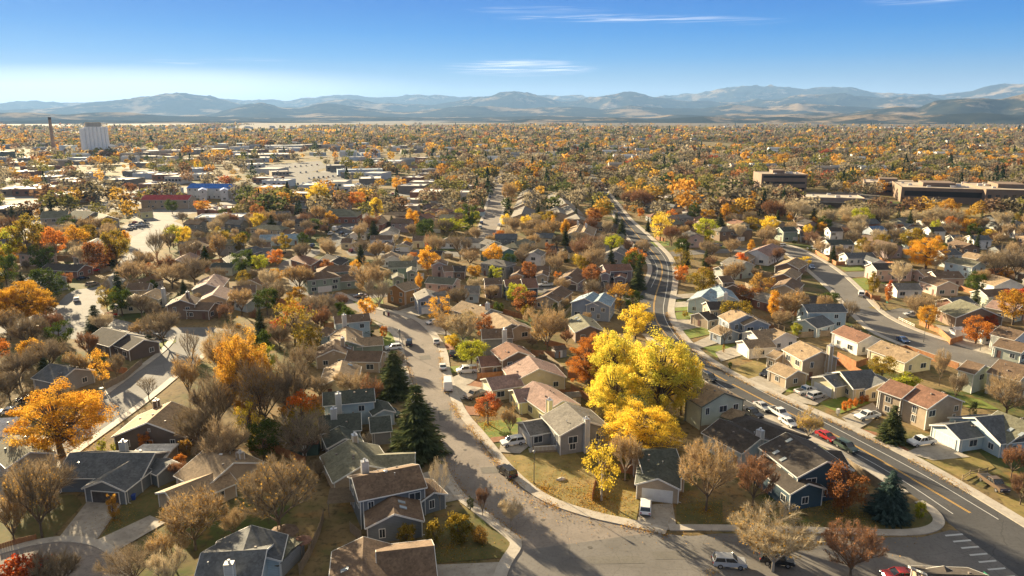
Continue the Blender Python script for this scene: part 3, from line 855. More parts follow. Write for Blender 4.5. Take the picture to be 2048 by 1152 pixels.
def house(blocks, wall, roof, desc=None, chim=(), gar=(), sky=(), name=None, label=None, near=True, trim=TRIM, pipes=2, turb=(), windows=True, door=None, world=False, group=None, seed=None, noun=None, cat='house', gd='w', wallc=None):
    """blocks: (x1, y1, x2, y2, width, eave[, type, pitch]) with ridge ends; gar: (block, side, size)"""
    B = [b if isinstance(b, Blk) else Blk(*b, world=world) for b in blocks]
    rr = random.Random(seed if seed is not None else int(abs(B[0].P1.x * 7 + B[0].P1.y * 13)))
    cx = (B[0].P1 + B[0].P2) / 2
    two = B[0].h > 4
    if name is None:
        name = 'two_storey_house' if two else 'bungalow'
    if noun is None:
        noun = 'two-storey house' if two else 'house'
    hip = B[0].typ == 'H'
    if desc is None:
        desc = '%s %s, %s%s roof' % (WN.get(wall, wall), noun, RN.get(roof, roof), ' hipped' if hip else '')
    for i, b in enumerate(B):
        FOOT.append(b)
    root = thing(name, cat, desc, (cx.x, cx.y, 0), 0, group or 'houses of the neighbourhood', label, pt=(cx.x, cx.y, B[0].h))
    # walls
    m = MB()
    m.M = Matrix.Translation((-cx.x, -cx.y, 0))
    rm_, tm = MB(), MB()
    rm_.M = tm.M = m.M
    for k, b in enumerate(B):
        c = b.corners()
        e = 0.004 * k
        top = b.h - 0.02 - e
        bz = -0.2 + e
        L = [Vector((p.x, p.y, bz)) for p in c]
        Tt = [Vector((p.x, p.y, top)) for p in c]
        for i in range(4):
            j = (i + 1) % 4
            m.face([L[i], L[j], Tt[j], Tt[i]])
        if b.typ == 'G':
            for (q, wv) in ((0, b.w1), (1, b.w2)):
                a1, a2 = (c[3], c[0]) if q == 0 else (c[1], c[2])
                rz = b.h + b.rise * (b.hw / (b.W / 2)) - 0.06
                m.face([(a1.x, a1.y, top), (a2.x, a2.y, top), (a2.x, a2.y, top + b.rise * (1 - b.hw / (b.W / 2))), (wv.x, wv.y, top + b.rise - 0.05), (a1.x, a1.y, top + b.rise * (1 - b.hw / (b.W / 2)))])
            th = 0.16
            zr, ze = b.h + b.rise + e, b.h + e
            for s in (1, -1):
                r1, r2 = b.P1, b.P2
                o1, o2 = b.P1 + b.v * s * b.W / 2, b.P2 + b.v * s * b.W / 2
                q = [(r1.x, r1.y), (r2.x, r2.y), (o2.x, o2.y), (o1.x, o1.y)]
                if s == 1:
                    q = q
                zz = [zr, zr, ze, ze]
                bot = [(a[0], a[1], z) for a, z in zip(q, zz)]
                tp = [(a[0], a[1], z + th) for a, z in zip(q, zz)]
                if s == 1:
                    rm_.hexa([bot[0], bot[1], bot[2], bot[3], tp[0], tp[1], tp[2], tp[3]])
                else:
                    rm_.hexa([bot[1], bot[0], bot[3], bot[2], tp[1], tp[0], tp[3], tp[2]])
                if near:
                    # rake boards and gutter
                    for (pa, pb) in ((r1, o1), (r2, o2)):
                        d = b.u * (-0.03 if pa is r1 else 0.03)
                        tm.beam((pa.x + d.x, pa.y + d.y, zr + 0.02 - s * 0.003), (pb.x + d.x, pb.y + d.y, ze + 0.02 - s * 0.003), 0.07, 0.27)
                    g1, g2 = o1 + b.v * s * 0.05, o2 + b.v * s * 0.05
                    tm.beam((g1.x, g1.y, ze + 0.05), (g2.x, g2.y, ze + 0.05), 0.12, 0.16)
            if near:
                for p in c:
                    d = (p - (b.w1 + b.w2) / 2).normalized() * 0.02
                    tm.box(p.x + d.x - 0.07, p.x + d.x + 0.07, p.y + d.y - 0.07, p.y + d.y + 0.07, 0.0, b.h - 0.05)
                # downpipes at two corners, kicked out at the foot
                for p, q in ((c[0], c[1]), (c[2], c[3])):
                    d = (q - p).normalized() * 0.45
                    n_ = (p - (b.w1 + b.w2) / 2)
                    n_ = (b.v * (1 if n_.dot(b.v) > 0 else -1)) * 0.09
                    x_, y_ = p.x + d.x + n_.x, p.y + d.y + n_.y
                    tm.box(x_ - 0.045, x_ + 0.045, y_ - 0.045, y_ + 0.045, 0.15, b.h - 0.02)
                    tm.beam((x_, y_, 0.15), (x_ + n_.x * 5, y_ + n_.y * 5, 0.08), 0.09, 0.09)
        else:
            zr, ze = b.h + b.rise + 0.12 + e, b.h + 0.12 + e
            o = [b.E1 - b.v * b.W / 2, b.E2 - b.v * b.W / 2, b.E2 + b.v * b.W / 2, b.E1 + b.v * b.W / 2]
            O3 = [(p.x, p.y, ze) for p in o]
            r1, r2 = (b.P1.x, b.P1.y, zr), (b.P2.x, b.P2.y, zr)
            rm_.face([O3[0], O3[1], r2, r1])
            rm_.face([O3[2], O3[3], r1, r2])
            rm_.face([O3[1], O3[2], r2])
            rm_.face([O3[3], O3[0], r1])
            U = [(p.x, p.y, ze - 0.16) for p in o]
            for i in range(4):
                j = (i + 1) % 4
                (tm if near else rm_).face([U[i], U[j], O3[j], O3[i]])
            rm_.face(U[::-1])
    m.build('wall', mat_siding(wall, wallc or WC[wall]), root)
    ro = rm_.build('roof', mat_shingle(roof, RC[roof]), root)
    if near and tm.v:
        tm.build('trim', trim, root)
    def hidden(p, k):
        return any(j != k and o.inside(p, 0.25) and o.h >= B[k].h - 0.5 for j, o in enumerate(B))
    # garages
    gtaken = []
    def side(b, sd):
        if sd == 'a':
            return (b.w1, -b.u, b.v, b.hw * 2)
        if sd == 'b':
            return (b.w2, b.u, b.v, b.hw * 2)
        mid = (b.w1 + b.w2) / 2
        ln = (b.w2 - b.w1).length
        return (mid + b.v * b.hw, b.v, b.u, ln) if sd == 'l' else (mid - b.v * b.hw, -b.v, b.u, ln)
    for gsp in gar:
        bi, sd, size = gsp[:3]
        off = gsp[3] if len(gsp) > 3 else 0
        b = B[bi]
        p, n, t, ln = side(b, sd)
        p = p + n * 0.03 + t * off
        dm, fm = GAR[(size, gd)]
        d = place('garage_door', dm, root, (p.x - cx.x, p.y - cx.y), n.x, n.y, 0)
        if near:
            add('door_frame', fm, d)
        gtaken.append((bi, sd, off, size))
    # windows
    if windows:
        for k, b in enumerate(B):
            for sd in 'ablr':
                p, n, t, ln = side(b, sd)
                tocam = Vector((-p.x, -p.y, 0)).normalized()
                if n.dot(tocam) < -0.2:
                    continue
                taken = [x for x in gtaken if x[0] == k and x[1] == sd]
                for fl in range(2 if b.h > 4 else 1):
                    zc = 1.55 if fl == 0 else b.h - 1.25
                    n_w = max(1, int(ln / rr.uniform(3.0, 4.2)))
                    for i in range(n_w):
                        s = ln * ((i + 0.5) / n_w - 0.5) + rr.uniform(-0.3, 0.3)
                        if fl == 0 and any(abs(s - x[2]) < x[3] / 2 + 1.1 for x in taken):
                            continue
                        if abs(s) > ln / 2 - 0.9 or rr.random() < 0.18:
                            continue
                        q = p + t * s + n * 0.03
                        if hidden(q + n * 0.3, k):
                            continue
                        if fl == 0 and not near and rr.random() < 0.3:
                            continue
                        kd = rr.choice('sswt')
                        fm, pm = WIN[kd]
                        if fl == 0 and rr.random() < 0.15 and near:
                            place('door', DOORM, root, (q.x - cx.x, q.y - cx.y), n.x, n.y, 0.1)
                            continue
                        wo = place('window', fm, root, (q.x - cx.x, q.y - cx.y), n.x, n.y, zc)
                        add('pane', pm, wo)
                if b.typ == 'G' and sd in 'ab' and near and b.rise > 1.9 and rr.random() < 0.3:
                    q = p + n * 0.03
                    if not hidden(q + n * 0.3, k):
                        vo = place('gable_vent', WIN['s'][0], root, (q.x - cx.x, q.y - cx.y), n.x, n.y, b.h + b.rise * 0.45)
                        vo.scale = (0.4, 1, 0.5)
    # chimneys: (x, ytop, ztop) in the photograph
    for (x, y, zt) in chim:
        p = g(x, y, zt)
        cm = MB()
        cm.box(-0.55, 0.55, -0.45, 0.45, -zt + 0.0, 0)
        co = cm.build('chimney', mat_siding(wall, wallc or WC[wall]) if wall in ('tan', 'brown', 'yellow', 'dkbrown', 'brick') else mat_siding('paleboard', (0.52, 0.52, 0.50)), root)
        co.location = (p.x - cx.x, p.y - cx.y, zt)
        b0 = B[0]
        co.rotation_euler = (0, 0, math.atan2(b0.u.y, b0.u.x))
        km = MB()
        km.box(-0.62, 0.62, -0.52, 0.52, 0, 0.12)
        km.tube((0, 0, 0.12), (0, 0, 0.5), 0.16, 0.16, 8)
        km.tube((0, 0, 0.5), (0, 0, 0.58), 0.26, 0.2, 8)
        km.build('chimney_cap', METAL, co)
        if near:
            em = MB()
            for sx in (-1, 1):
                for sy in (-1, 1):
                    em.box(sx * 0.56 - 0.06, sx * 0.56 + 0.06, sy * 0.46 - 0.06, sy * 0.46 + 0.06, -zt + 0.05, -0.01)
            em.build('corner_boards', trim, co)
    def on_roof(nm, me, px_, py_):
        for b in sorted(B, key=lambda q: -q.h):
            z = b.h + b.rise * 0.5
            for _ in range(6):
                p = g(px_, py_, z)
                p.z = 0
                z = b.zroof(p)
            if b.inside(p, 0.4):
                c = (p - b.P1).dot(b.v)
                o = add(nm, me, ro)
                o.location = (p.x - cx.x, p.y - cx.y, z + 0.15)
                an = math.atan(b.pitch) * (1 if c < 0 else -1)
                o.rotation_euler = (Matrix.Rotation(math.atan2(b.u.y, b.u.x), 4, 'Z') @ Matrix.Rotation(an, 4, 'X')).to_euler()
                return o
    for (x, y) in sky:
        on_roof('skylight', SKYME, x, y)
    for (x, y) in turb:
        o = on_roof('turbine_vent', TURB, x, y)
        if o:
            o.rotation_euler = (0, 0, 0)
    if near:
        for _ in range(pipes + 1):
            b = B[0]
            s = rr.uniform(0.15, 0.85)
            c = rr.choice((-1, 1)) * rr.uniform(0.5, b.W * 0.33)
            p = b.P1 + (b.P2 - b.P1) * s + b.v * c
            me = rr.choice((VENTME, PIPEME, VENTME))
            o = add('roof_vent' if me is VENTME else 'vent_pipe', me, ro)
            o.location = (p.x - cx.x, p.y - cx.y, b.zroof(p) + 0.12)
    return root
H = house
# ---- bottom left
H([(140, 907, 310, 907, 10.5, 2.7), (262, 921, 204, 963, 8, 2.6), (310, 918, 338, 930, 5, 2.4)], 'slate', 'slate', gar=[(1, 'b', 4.9)], gd='d', chim=[(246, 884, 5.2)], label='slate-blue roofed house with open garage, behind the tall orange column shrub at lower left')
H([(410, 899, 468, 926, 12.5, 2.7), (452, 937, 330, 985, 7.5, 2.5)], 'tan', 'tan', chim=[(480, 905, 5.4)], turb=[(442, 912)], label='tan-roofed house in front of the slate-blue roofed house, with a tree shadow on its roof')
H([(343, 804, 294, 846, 14.5, 2.9)], 'dkbrown', 'tan', chim=[(312, 801, 6.2)], label='brown gable-ended house with one window, right of the big orange tree at lower left')
H([(272, 900, 345, 899, 6, 2.3, 'G', 0.12)], 'tan', 'white', windows=False, pipes=0, noun='shed', name='carport', label='low pale flat-roofed shed behind the slate-blue roofed house at lower left')
H([(402, 1108, 534, 1100, 10.5, 3.2), (503, 1052, 486, 1104, 10, 3.2)], 'paleblue', 'slate', chim=[(458, 1127, 6.3)], label='slate-roofed house cut by the bottom edge, left of the wooden gazebo')
H([(727, 1075, 722, 1200, 9, 3.2), (752, 1106, 868, 1093, 9.5, 3.0)], 'mauve', 'brown', sky=[(690, 1142)], turb=[(648, 1146)], label='dark brown-roofed house at the bottom edge, nearest house to the viewer')
H([(704, 957, 838, 931, 9, 5.0), (783, 985, 789, 1029, 9, 2.8), (838, 956, 868, 986, 5, 2.6)], 'slate', 'brown', chim=[(729, 923, 8.0)], turb=[(772, 945)], sky=[(803, 1006), (806, 1017)], wallc=(0.10, 0.12, 0.12), label='two-storey brown-roofed house with round roof fan, at the left kerb below the spruces')
H([(698, 880, 728, 930, 11, 2.8), (718, 914, 830, 908, 8, 2.8)], 'tan', 'olive', chim=[(709, 870, 6.2)], label='olive-roofed house with a spruce shadow across its roof, near the left kerb')
H([(638, 833, 722, 826, 9, 3.2), (738, 836, 781, 832, 8, 2.7), (678, 853, 690, 878, 7, 2.7)], 'gray', 'green', chim=[(667, 818, 6.8)], pipes=3, label='dark green-roofed grey house left of the tallest spruce')
H([(645, 786, 748, 777, 7.6, 5.0), (753, 800, 768, 820, 5, 2.8)], 'paleblue', 'green', chim=[(676, 788, 7.6)], turb=[(697, 780)], label='pale blue two-storey house with dark green roof and a tall white chimney')
H([(670, 679, 667, 700, 9.5, 3.0), (696, 702, 766, 703, 8, 2.8)], 'tan', 'brown', sky=[(700, 694), (698, 698)], chim=[(685, 676, 6.4)])
H([(685, 721, 676, 757, 9, 2.8)], 'cream', 'tan', sky=[(700, 731)])
H([(667, 633, 738, 627, 7, 5.0), (652, 655, 672, 662, 6, 2.8)], 'paleblue', 'brown', chim=[(688, 630, 8.2)])
H([(692, 653, 693, 682, 9, 3.0), (712, 677, 765, 673, 7, 2.8)], 'green', 'tan')
# ---- right of the curved street
H([(1057, 712, 1079, 738, 13.5, 3.0), (972, 757, 1036, 748, 8, 2.7)], 'cream', 'pink', gar=[(1, 'a', 4.9)], label='cream house with pink-brown roof beyond the yellow-green house by the curved street')
H([(1066, 763, 1126, 802, 9, 3.2), (1026, 780, 1078, 774, 8, 2.7)], 'yellow', 'pink', chim=[(1099, 800, 6.2)], label='yellow house with pinkish roof behind the grey house with front porch')
H([(1132, 806, 1172, 843, 11, 4.2), (1046, 846, 1114, 834, 7, 2.6)], 'gray', 'gray', gar=[(1, 'a', 4.9)], chim=[(1173, 838, 7.0)], label='grey house with white-trimmed chimney and front porch beside the corner lawn')
H([(924, 602, 982, 618, 10, 3.2), (990, 624, 1024, 648, 10, 3.0)], 'gray', 'tan', chim=[(975, 607, 7)], turb=[(962, 613)])
H([(962, 659, 1024, 657, 8, 4.8)], 'gray', 'brown', chim=[(1009, 660, 7.8)])
H([(1013, 684, 1037, 704, 9, 4.4), (956, 714, 1008, 710, 7.5, 2.7)], 'brown', 'rust', label='red-brown roofed house with a flag by its garage, beside the yellow-green tree')
H([(1024, 640, 1040, 650, 8, 3.0)], 'tan', 'brown')
H([(1187, 584, 1169, 597, 9.5, 5.0), (1208, 586, 1196, 602, 8, 5.0)], 'blue', 'paleblue', wallc=(0.26, 0.31, 0.38), label='grey-blue two-storey house with twin gables left of the main road bend')
H([(1158, 628, 1180, 652, 9, 3.0)], 'brown', 'olive', sky=[(1153, 637), (1158, 641)])
# ---- right side of the main road
H([(1853, 1149, 1977, 1153, 9, 3.0), (1888, 1134, 1893, 1148, 6, 3.2)], 'tan', 'dark', pipes=3, label='dark-roofed house cut by the bottom edge beside the crosswalk')
H([(1412, 766, 1449, 787, 11, 5.4), (1455, 815, 1492, 826, 6, 2.6)], 'palegreen', 'tan', trim=TRIMD, pipes=5, label='pale green two-storey house with dark trim, right of the big yellow trees')
H([(1439, 838, 1522, 878, 9.5, 3.2), (1505, 840, 1550, 856, 10, 3.0, 'H', 0.35)], 'paleblue', 'dark', chim=[(1521, 861, 6.5)], label='near-black roofed house with pale blue chimney in front of the pale green house')
H([(1572, 866, 1655, 924, 11, 5.2), (1534, 908, 1618, 968, 7, 3.2), (1640, 905, 1682, 903, 6, 3.0)], 'navy', 'dark', sky=[(1578, 882), (1552, 907), (1566, 921)], label='dark navy house with white trim and near-black roof, beside the rust-leaved tree')
H([(1272, 903, 1352, 899, 12, 2.8), (1319, 920, 1316, 958, 7.6, 2.8)], 'tan', 'green', gar=[(1, 'b', 4.9)], chim=[(1274, 900, 5.0)], label='house with dark green roof and white garage door behind the white SUV')
H([(1471, 617, 1494, 630, 11, 5.2), (1500, 630, 1515, 640, 8, 5.0), (1437, 650, 1462, 660, 7, 2.6)], 'blue', 'tan', gar=[(2, 'a', 2.6)], label='bright blue two-storey house with tan roof, right of the main road')
H([(1412, 604, 1476, 603, 8, 5.2), (1398, 626, 1420, 622, 8, 2.8)], 'tan', 'dark', label='tan two-storey house with black solar roof behind the bright blue house')
H([(1421, 577, 1402, 594, 9, 4.0), (1437, 571, 1452, 590, 9, 4.0)], 'paleblue', 'paleblue', chim=[(1452, 586, 7)])
H([(1436, 553, 1460, 552, 8, 4.6), (1443, 554, 1466, 570, 6, 3)], 'dkbrown', 'brown')
H([(1502, 662, 1549, 657, 9, 3.0), (1549, 657, 1572, 666, 9, 3.2), (1485, 681, 1540, 677, 7, 2.8)], 'white', 'tan', sky=[(1516, 660), (1522, 663)], gar=[(2, 'a', 4.9)])
H([(1600, 682, 1643, 704, 10, 5.2), (1556, 725, 1596, 742, 7, 2.7), (1548, 700, 1568, 707, 6, 3.0)], 'tan', 'tan', gar=[(1, 'a', 4.9)], chim=[(1661, 692, 9)], gd='t', label='tan two-storey house with tall tan chimney across the main road')
H([(1688, 651, 1743, 672, 8.5, 3.6)], 'white', 'rust', pipes=5)
H([(1762, 681, 1840, 708, 9.5, 3.0)], 'cream', 'tan', pipes=5, label='long tan-roofed cream house behind the round gold-green tree')
H([(1646, 753, 1692, 744, 7.4, 2.9), (1680, 744, 1742, 740, 11, 3.0), (1735, 742, 1770, 765, 9, 2.8)], 'cream', 'slate', gar=[(0, 'a', 4.9)], label='cream house with dark slate roof and two parked vehicles on its driveway')
H([(1838, 769, 1896, 791, 11, 4.8), (1780, 759, 1830, 776, 8.5, 5.0)], 'tan', 'rust', gar=[(1, 'a', 4.9)], gd='t', label='big tan two-storey house with red-brown roof behind the roadside fir')
H([(1891, 851, 1955, 842, 7.4, 2.7), (1950, 836, 2010, 830, 13, 2.9)], 'paleblue', 'slate', gar=[(0, 'a', 4.9)], label='house with pale blue garage and slate roof beside the white pickup at far right')
H([(1996, 822, 2070, 850, 14, 2.9)], 'tan', 'olive', sky=[(2020, 864), (2042, 874)])
H([(1998, 719, 2065, 736, 11, 5.0), (1934, 721, 1970, 731, 8, 4.8)], 'palegreen', 'brown', label='pale green two-storey house with brown roof at the right edge')
H([(1605, 609, 1684, 608, 8, 5.2), (1610, 640, 1646, 631, 8.5, 2.8)], 'paleblue', 'slate', label='pale blue two-storey house by the side street with a tan-roofed wing')
H([(1593, 515, 1574, 526, 10, 3.4)], 'brown', 'tan')
H([(1582, 536, 1567, 548, 9, 3.0)], 'brown', 'tan')
H([(1584, 556, 1569, 570, 9, 3.0)], 'tan', 'brown')
H([(1598, 593, 1652, 592, 8, 3.0)], 'white', 'dark')
H([(1545, 487, 1512, 500, 12, 4.0)], 'white', 'pink', label='white house with a broad pinkish roof at the end of the side lane')
H([(1500, 500, 1478, 512, 9, 3.2)], 'tan', 'tan')
# ---- right of the side street
H([(1651, 480, 1700, 479, 9, 5.0)], 'white', 'green')
H([(1688, 506, 1744, 505, 9, 2.8), (1722, 507, 1760, 520, 6, 2.7)], 'white', 'slate')
H([(1742, 527, 1814, 526, 9, 4.6)], 'pink', 'dark')
H([(1835, 540, 1862, 539, 8, 3.0)], 'pink', 'tan')
H([(1863, 543, 1918, 543, 9, 3.2), (1860, 551, 1898, 563, 9, 3.6)], 'pink', 'brown')
H([(1986, 549, 2021, 559, 12, 3.2)], 'white', 'tan')
H([(1784, 567, 1836, 567, 8, 2.8)], 'white', 'gray')
H([(1921, 599, 1963, 616, 15, 3.5)], 'brown', 'olive', label='large olive-roofed brown house beside the red maple on the right')
H([(1985, 600, 2045, 612, 9, 3.2)], 'cream', 'pink')
H([(2000, 652, 2050, 664, 9, 4.4), (1985, 650, 1998, 655, 9, 3.2)], 'white', 'brown')
H([(2000, 676, 2060, 690, 8, 2.9)], 'palegreen', 'brown')
H([(1558, 455, 1588, 454, 9, 5)], 'green', 'green', gar=[(0, 'r', 2.6, 3)])
H([(1655, 455, 1682, 455, 8, 4.8)], 'white', 'dark')
H([(1736, 453, 1764, 452, 9, 5), (1752, 468, 1782, 468, 7, 2.8)], 'blue', 'blue')
H([(1808, 454, 1840, 453, 10, 2.8), (1826, 458, 1830, 464, 7, 2.8)], 'blue', 'gray')
H([(1855, 454, 1884, 454, 9, 4.6)], 'white', 'dark')
H([(1938, 471, 1975, 471, 9, 4.4)], 'white', 'slate')
H([(2020, 449, 2060, 449, 9, 5)], 'white', 'green')
H([(1900, 470, 1925, 470, 8, 3)], 'gray', 'slate')
H([(1935, 504, 1968, 510, 9, 3)], 'tan', 'tan')
H([(1960, 455, 1985, 458, 8, 3)], 'dkbrown', 'dark')
H([(1600, 465, 1622, 466, 8, 3)], 'dkbrown', 'dark')
H([(1626, 468, 1645, 474, 8, 3)], 'tan', 'brown')
# ---- centre
H([(1076, 498, 1066, 505, 7.5, 5.0)], 'white', 'gray', label='small white two-storey house with a grey roof, above the middle of the photo')
H([(1026, 533, 1098, 532, 8.5, 3.0), (1040, 540, 1034, 547, 5, 3.0), (1086, 541, 1084, 548, 5, 3.0)], 'tan', 'brown', gar=[(0, 'r', 4.9, -6)])
H([(1155, 536, 1136, 552, 8, 3), (1158, 548, 1140, 560, 6, 2.7)], 'mauve', 'brown', gar=[(1, 'b', 4.9)], gd='d')
H([(1205, 530, 1259, 528, 9, 4.6), (1242, 543, 1240, 552, 5, 3.0), (1212, 540, 1211, 546, 3.5, 4.6)], 'mauve', 'rust', label='red-brown roofed house with white gables left of the S-bend')
H([(1240, 494, 1231, 503, 12, 3.4)], 'blue', 'gray', wallc=(0.3, 0.34, 0.42))
H([(1172, 564, 1207, 564, 9, 4)], 'dkbrown', 'dark')
H([(1042, 558, 1072, 557, 11, 5.0), (1008, 560, 1040, 559, 8, 5.0)], 'navy', 'rust', label='dark house with a steep red-brown roof in the middle of the photo')
H([(1122, 572, 1092, 592, 9, 3)], 'tan', 'brown')
H([(1160, 448, 1152, 462, 10, 5), (1175, 450, 1168, 464, 10, 5), (1196, 466, 1205, 472, 6, 3)], 'cream', 'tan', chim=[(1156, 443, 9), (1172, 448, 9)])
H([(790, 570, 820, 562, 9, 5.0)], 'orange', 'tan', label='orange-brown two-storey house inside a dark picket fence, right of the big bare tree')
H([(850, 577, 858, 590, 8, 4.8), (862, 587, 890, 582, 7, 4.8)], 'blue', 'gray', wallc=(0.3, 0.36, 0.42), gar=[(0, 'b', 4.9)])
H([(858, 553, 914, 557, 8, 5.0)], 'pink', 'green')
H([(777, 523, 834, 522, 9, 4.6), (795, 545, 796, 552, 4.5, 3.2), (824, 533, 823, 540, 4, 4.8)], 'green', 'olive', gar=[(0, 'r', 4.9, 6)])
H([(880, 517, 878, 525, 6.5, 5.0), (884, 532, 905, 531, 8, 4.0)], 'pink', 'brown')
H([(906, 532, 932, 532, 8, 3.0)], 'brown', 'dark')
H([(985, 518, 1008, 521, 7.5, 5.0, 'H')], 'gray', 'gray', gar=[(0, 'l', 2.6)])
H([(930, 572, 960, 572, 9, 3.2)], 'paleblue', 'gray')
H([(968, 535 + 22, 1003, 556, 8, 4.8)], 'mauve', 'brown')
H([(684, 477, 706, 477, 8, 3.0), (724, 479, 712, 484, 8, 3.0)], 'cream', 'brown', gar=[(1, 'b', 4.9)])
H([(742, 471, 786, 471, 8, 4.8), (776, 481, 774, 488, 6.5, 2.7)], 'white', 'brown', gar=[(1, 'b', 4.9)])
H([(826, 472, 850, 472, 9, 3.4), (812, 482, 806, 487, 7, 2.7)], 'cream', 'brown', gar=[(1, 'b', 4.9)])
H([(782, 503, 784, 512, 9, 3)], 'white', 'tan')
H([(845, 502, 886, 503, 8, 3)], 'cream', 'dark')
H([(655, 508, 676, 512, 9, 3.0), (680, 513, 662, 524, 8, 3.0)], 'dkbrown', 'dark')
H([(632, 545, 652, 543, 9, 5.0, 'H'), (656, 532, 692, 530, 9, 5.0, 'H'), (672, 550, 698, 548, 9, 3.0, 'H')], 'green', 'brown', gar=[(0, 'r', 4.9)], label='dark two-storey house with hipped brown roofs beside two parked off-roaders')
H([(598, 508, 640, 520, 9, 2.8)], 'brick', 'rust')
H([(975, 490, 992, 494, 9, 4.8), (1000, 490, 1018, 497, 8, 4.8)], 'teal', 'gray')
H([(972, 478, 990, 482, 8, 5)], 'gray', 'gray')
H([(750, 437, 765, 429, 12, 4.2, 'H'), (765, 430, 790, 432, 12, 4.2, 'H')], 'brick', 'tan')
H([(726, 455, 716, 462, 9, 3)], 'white', 'gray')
H([(782, 453, 776, 461, 10, 3)], 'white', 'gray')
H([(652, 418, 690, 418, 18, 4.0, 'H')], 'brick', 'olive')
H([(600, 428, 640, 422, 14, 3.5, 'H')], 'tan', 'brown')
H([(536, 424, 580, 422, 14, 3.2)], 'brick', 'slate')
H([(560, 408, 610, 406, 14, 3.2)], 'brick', 'slate')
H([(520, 470, 600, 468, 10, 2.8)], 'paleblue', 'paleblue')
H([(512, 486, 540, 484, 9, 3)], 'tan', 'brown')
H([(515, 496, 545, 498, 9, 3)], 'paleblue', 'slate')
H([(500, 560, 520, 552, 9, 3)], 'tan', 'brown')
# ---- left
H([(85, 423, 138, 421, 16, 6.0), (150, 421, 190, 424, 16, 6.0), (190, 424, 215, 432, 12, 6.0)], 'tan', 'olive', name='apartment_building', noun='apartment block', cat='apartments', label='three-winged tan apartment block with olive roof on the left')
H([(195, 476, 180, 487, 10, 5)], 'gray', 'gray')
H([(155, 503, 190, 503, 9, 4.4), (160, 516, 190, 514, 8, 2.8)], 'gray', 'rust')
H([(95, 527, 170, 530, 9, 2.8)], 'brick', 'dark')
H([(72, 545, 108, 549, 10, 4.6)], 'gray', 'slate')
H([(466, 507, 478, 516, 9, 4.4), (425, 526, 470, 526, 7, 3.2)], 'palegreen', 'green', label='pale green house with gables, left of the round lime-green tree')
H([(430, 548, 412, 568, 10, 4.0), (440, 572, 425, 590, 9, 3.0)], 'tan', 'pink')
H([(312, 577, 288, 590, 9, 3.2), (270, 588, 258, 600, 8, 3.0)], 'cream', 'tan', chim=[(326, 577, 6.5)], label='cream house with a sunlit tan roof right of the dark street spruce')
H([(372, 588, 360, 600, 9, 4.6), (380, 604, 430, 606, 8, 3.0)], 'brown', 'brown', chim=[(375, 584, 8)], label='dark timbered brown house in front of the junction on the left')
H([(256, 568, 300, 566, 8, 4.8)], 'tan', 'brown')
H([(465, 573, 512, 570, 9, 4.4), (485, 588, 512, 594, 8, 3)], 'paleblue', 'brown')
H([(205, 655, 255, 668, 11, 3.0), (250, 668, 288, 680, 9, 3.0)], 'dkbrown', 'dark', pipes=4, label='near-black roofed bungalow below the street spruce on the left')
H([(100, 728, 150, 738, 10, 3.0)], 'gray', 'slate')
H([(-20, 838, 36, 836, 9, 3.0)], 'paleblue', 'white')
H([(380, 505, 352, 520, 10, 3.2)], 'tan', 'pink')
H([(396, 482, 378, 492, 10, 3.2)], 'brick', 'tan')
H([(360, 485, 385, 482, 9, 3)], 'tan', 'slate')
H([(484, 500, 512, 492, 9, 4)], 'gray', 'slate')
H([(20, 872, 60, 905, 8, 3)], 'tan', 'olive')
# long roofs of the terraces beside the main road
for (x1, y1, x2, y2) in [(1043, 428, 1050, 412), (1047, 408, 1054, 394), (1052, 390, 1058, 378), (1120, 425, 1112, 412), (1148, 424, 1136, 410), (1132, 407, 1122, 395), (1118, 392, 1112, 383), (1160, 438, 1152, 428)]:
    H([(x1, y1, x2, y2, 14, 3.0)], 'tan', 'gray', near=False, noun='terrace house')
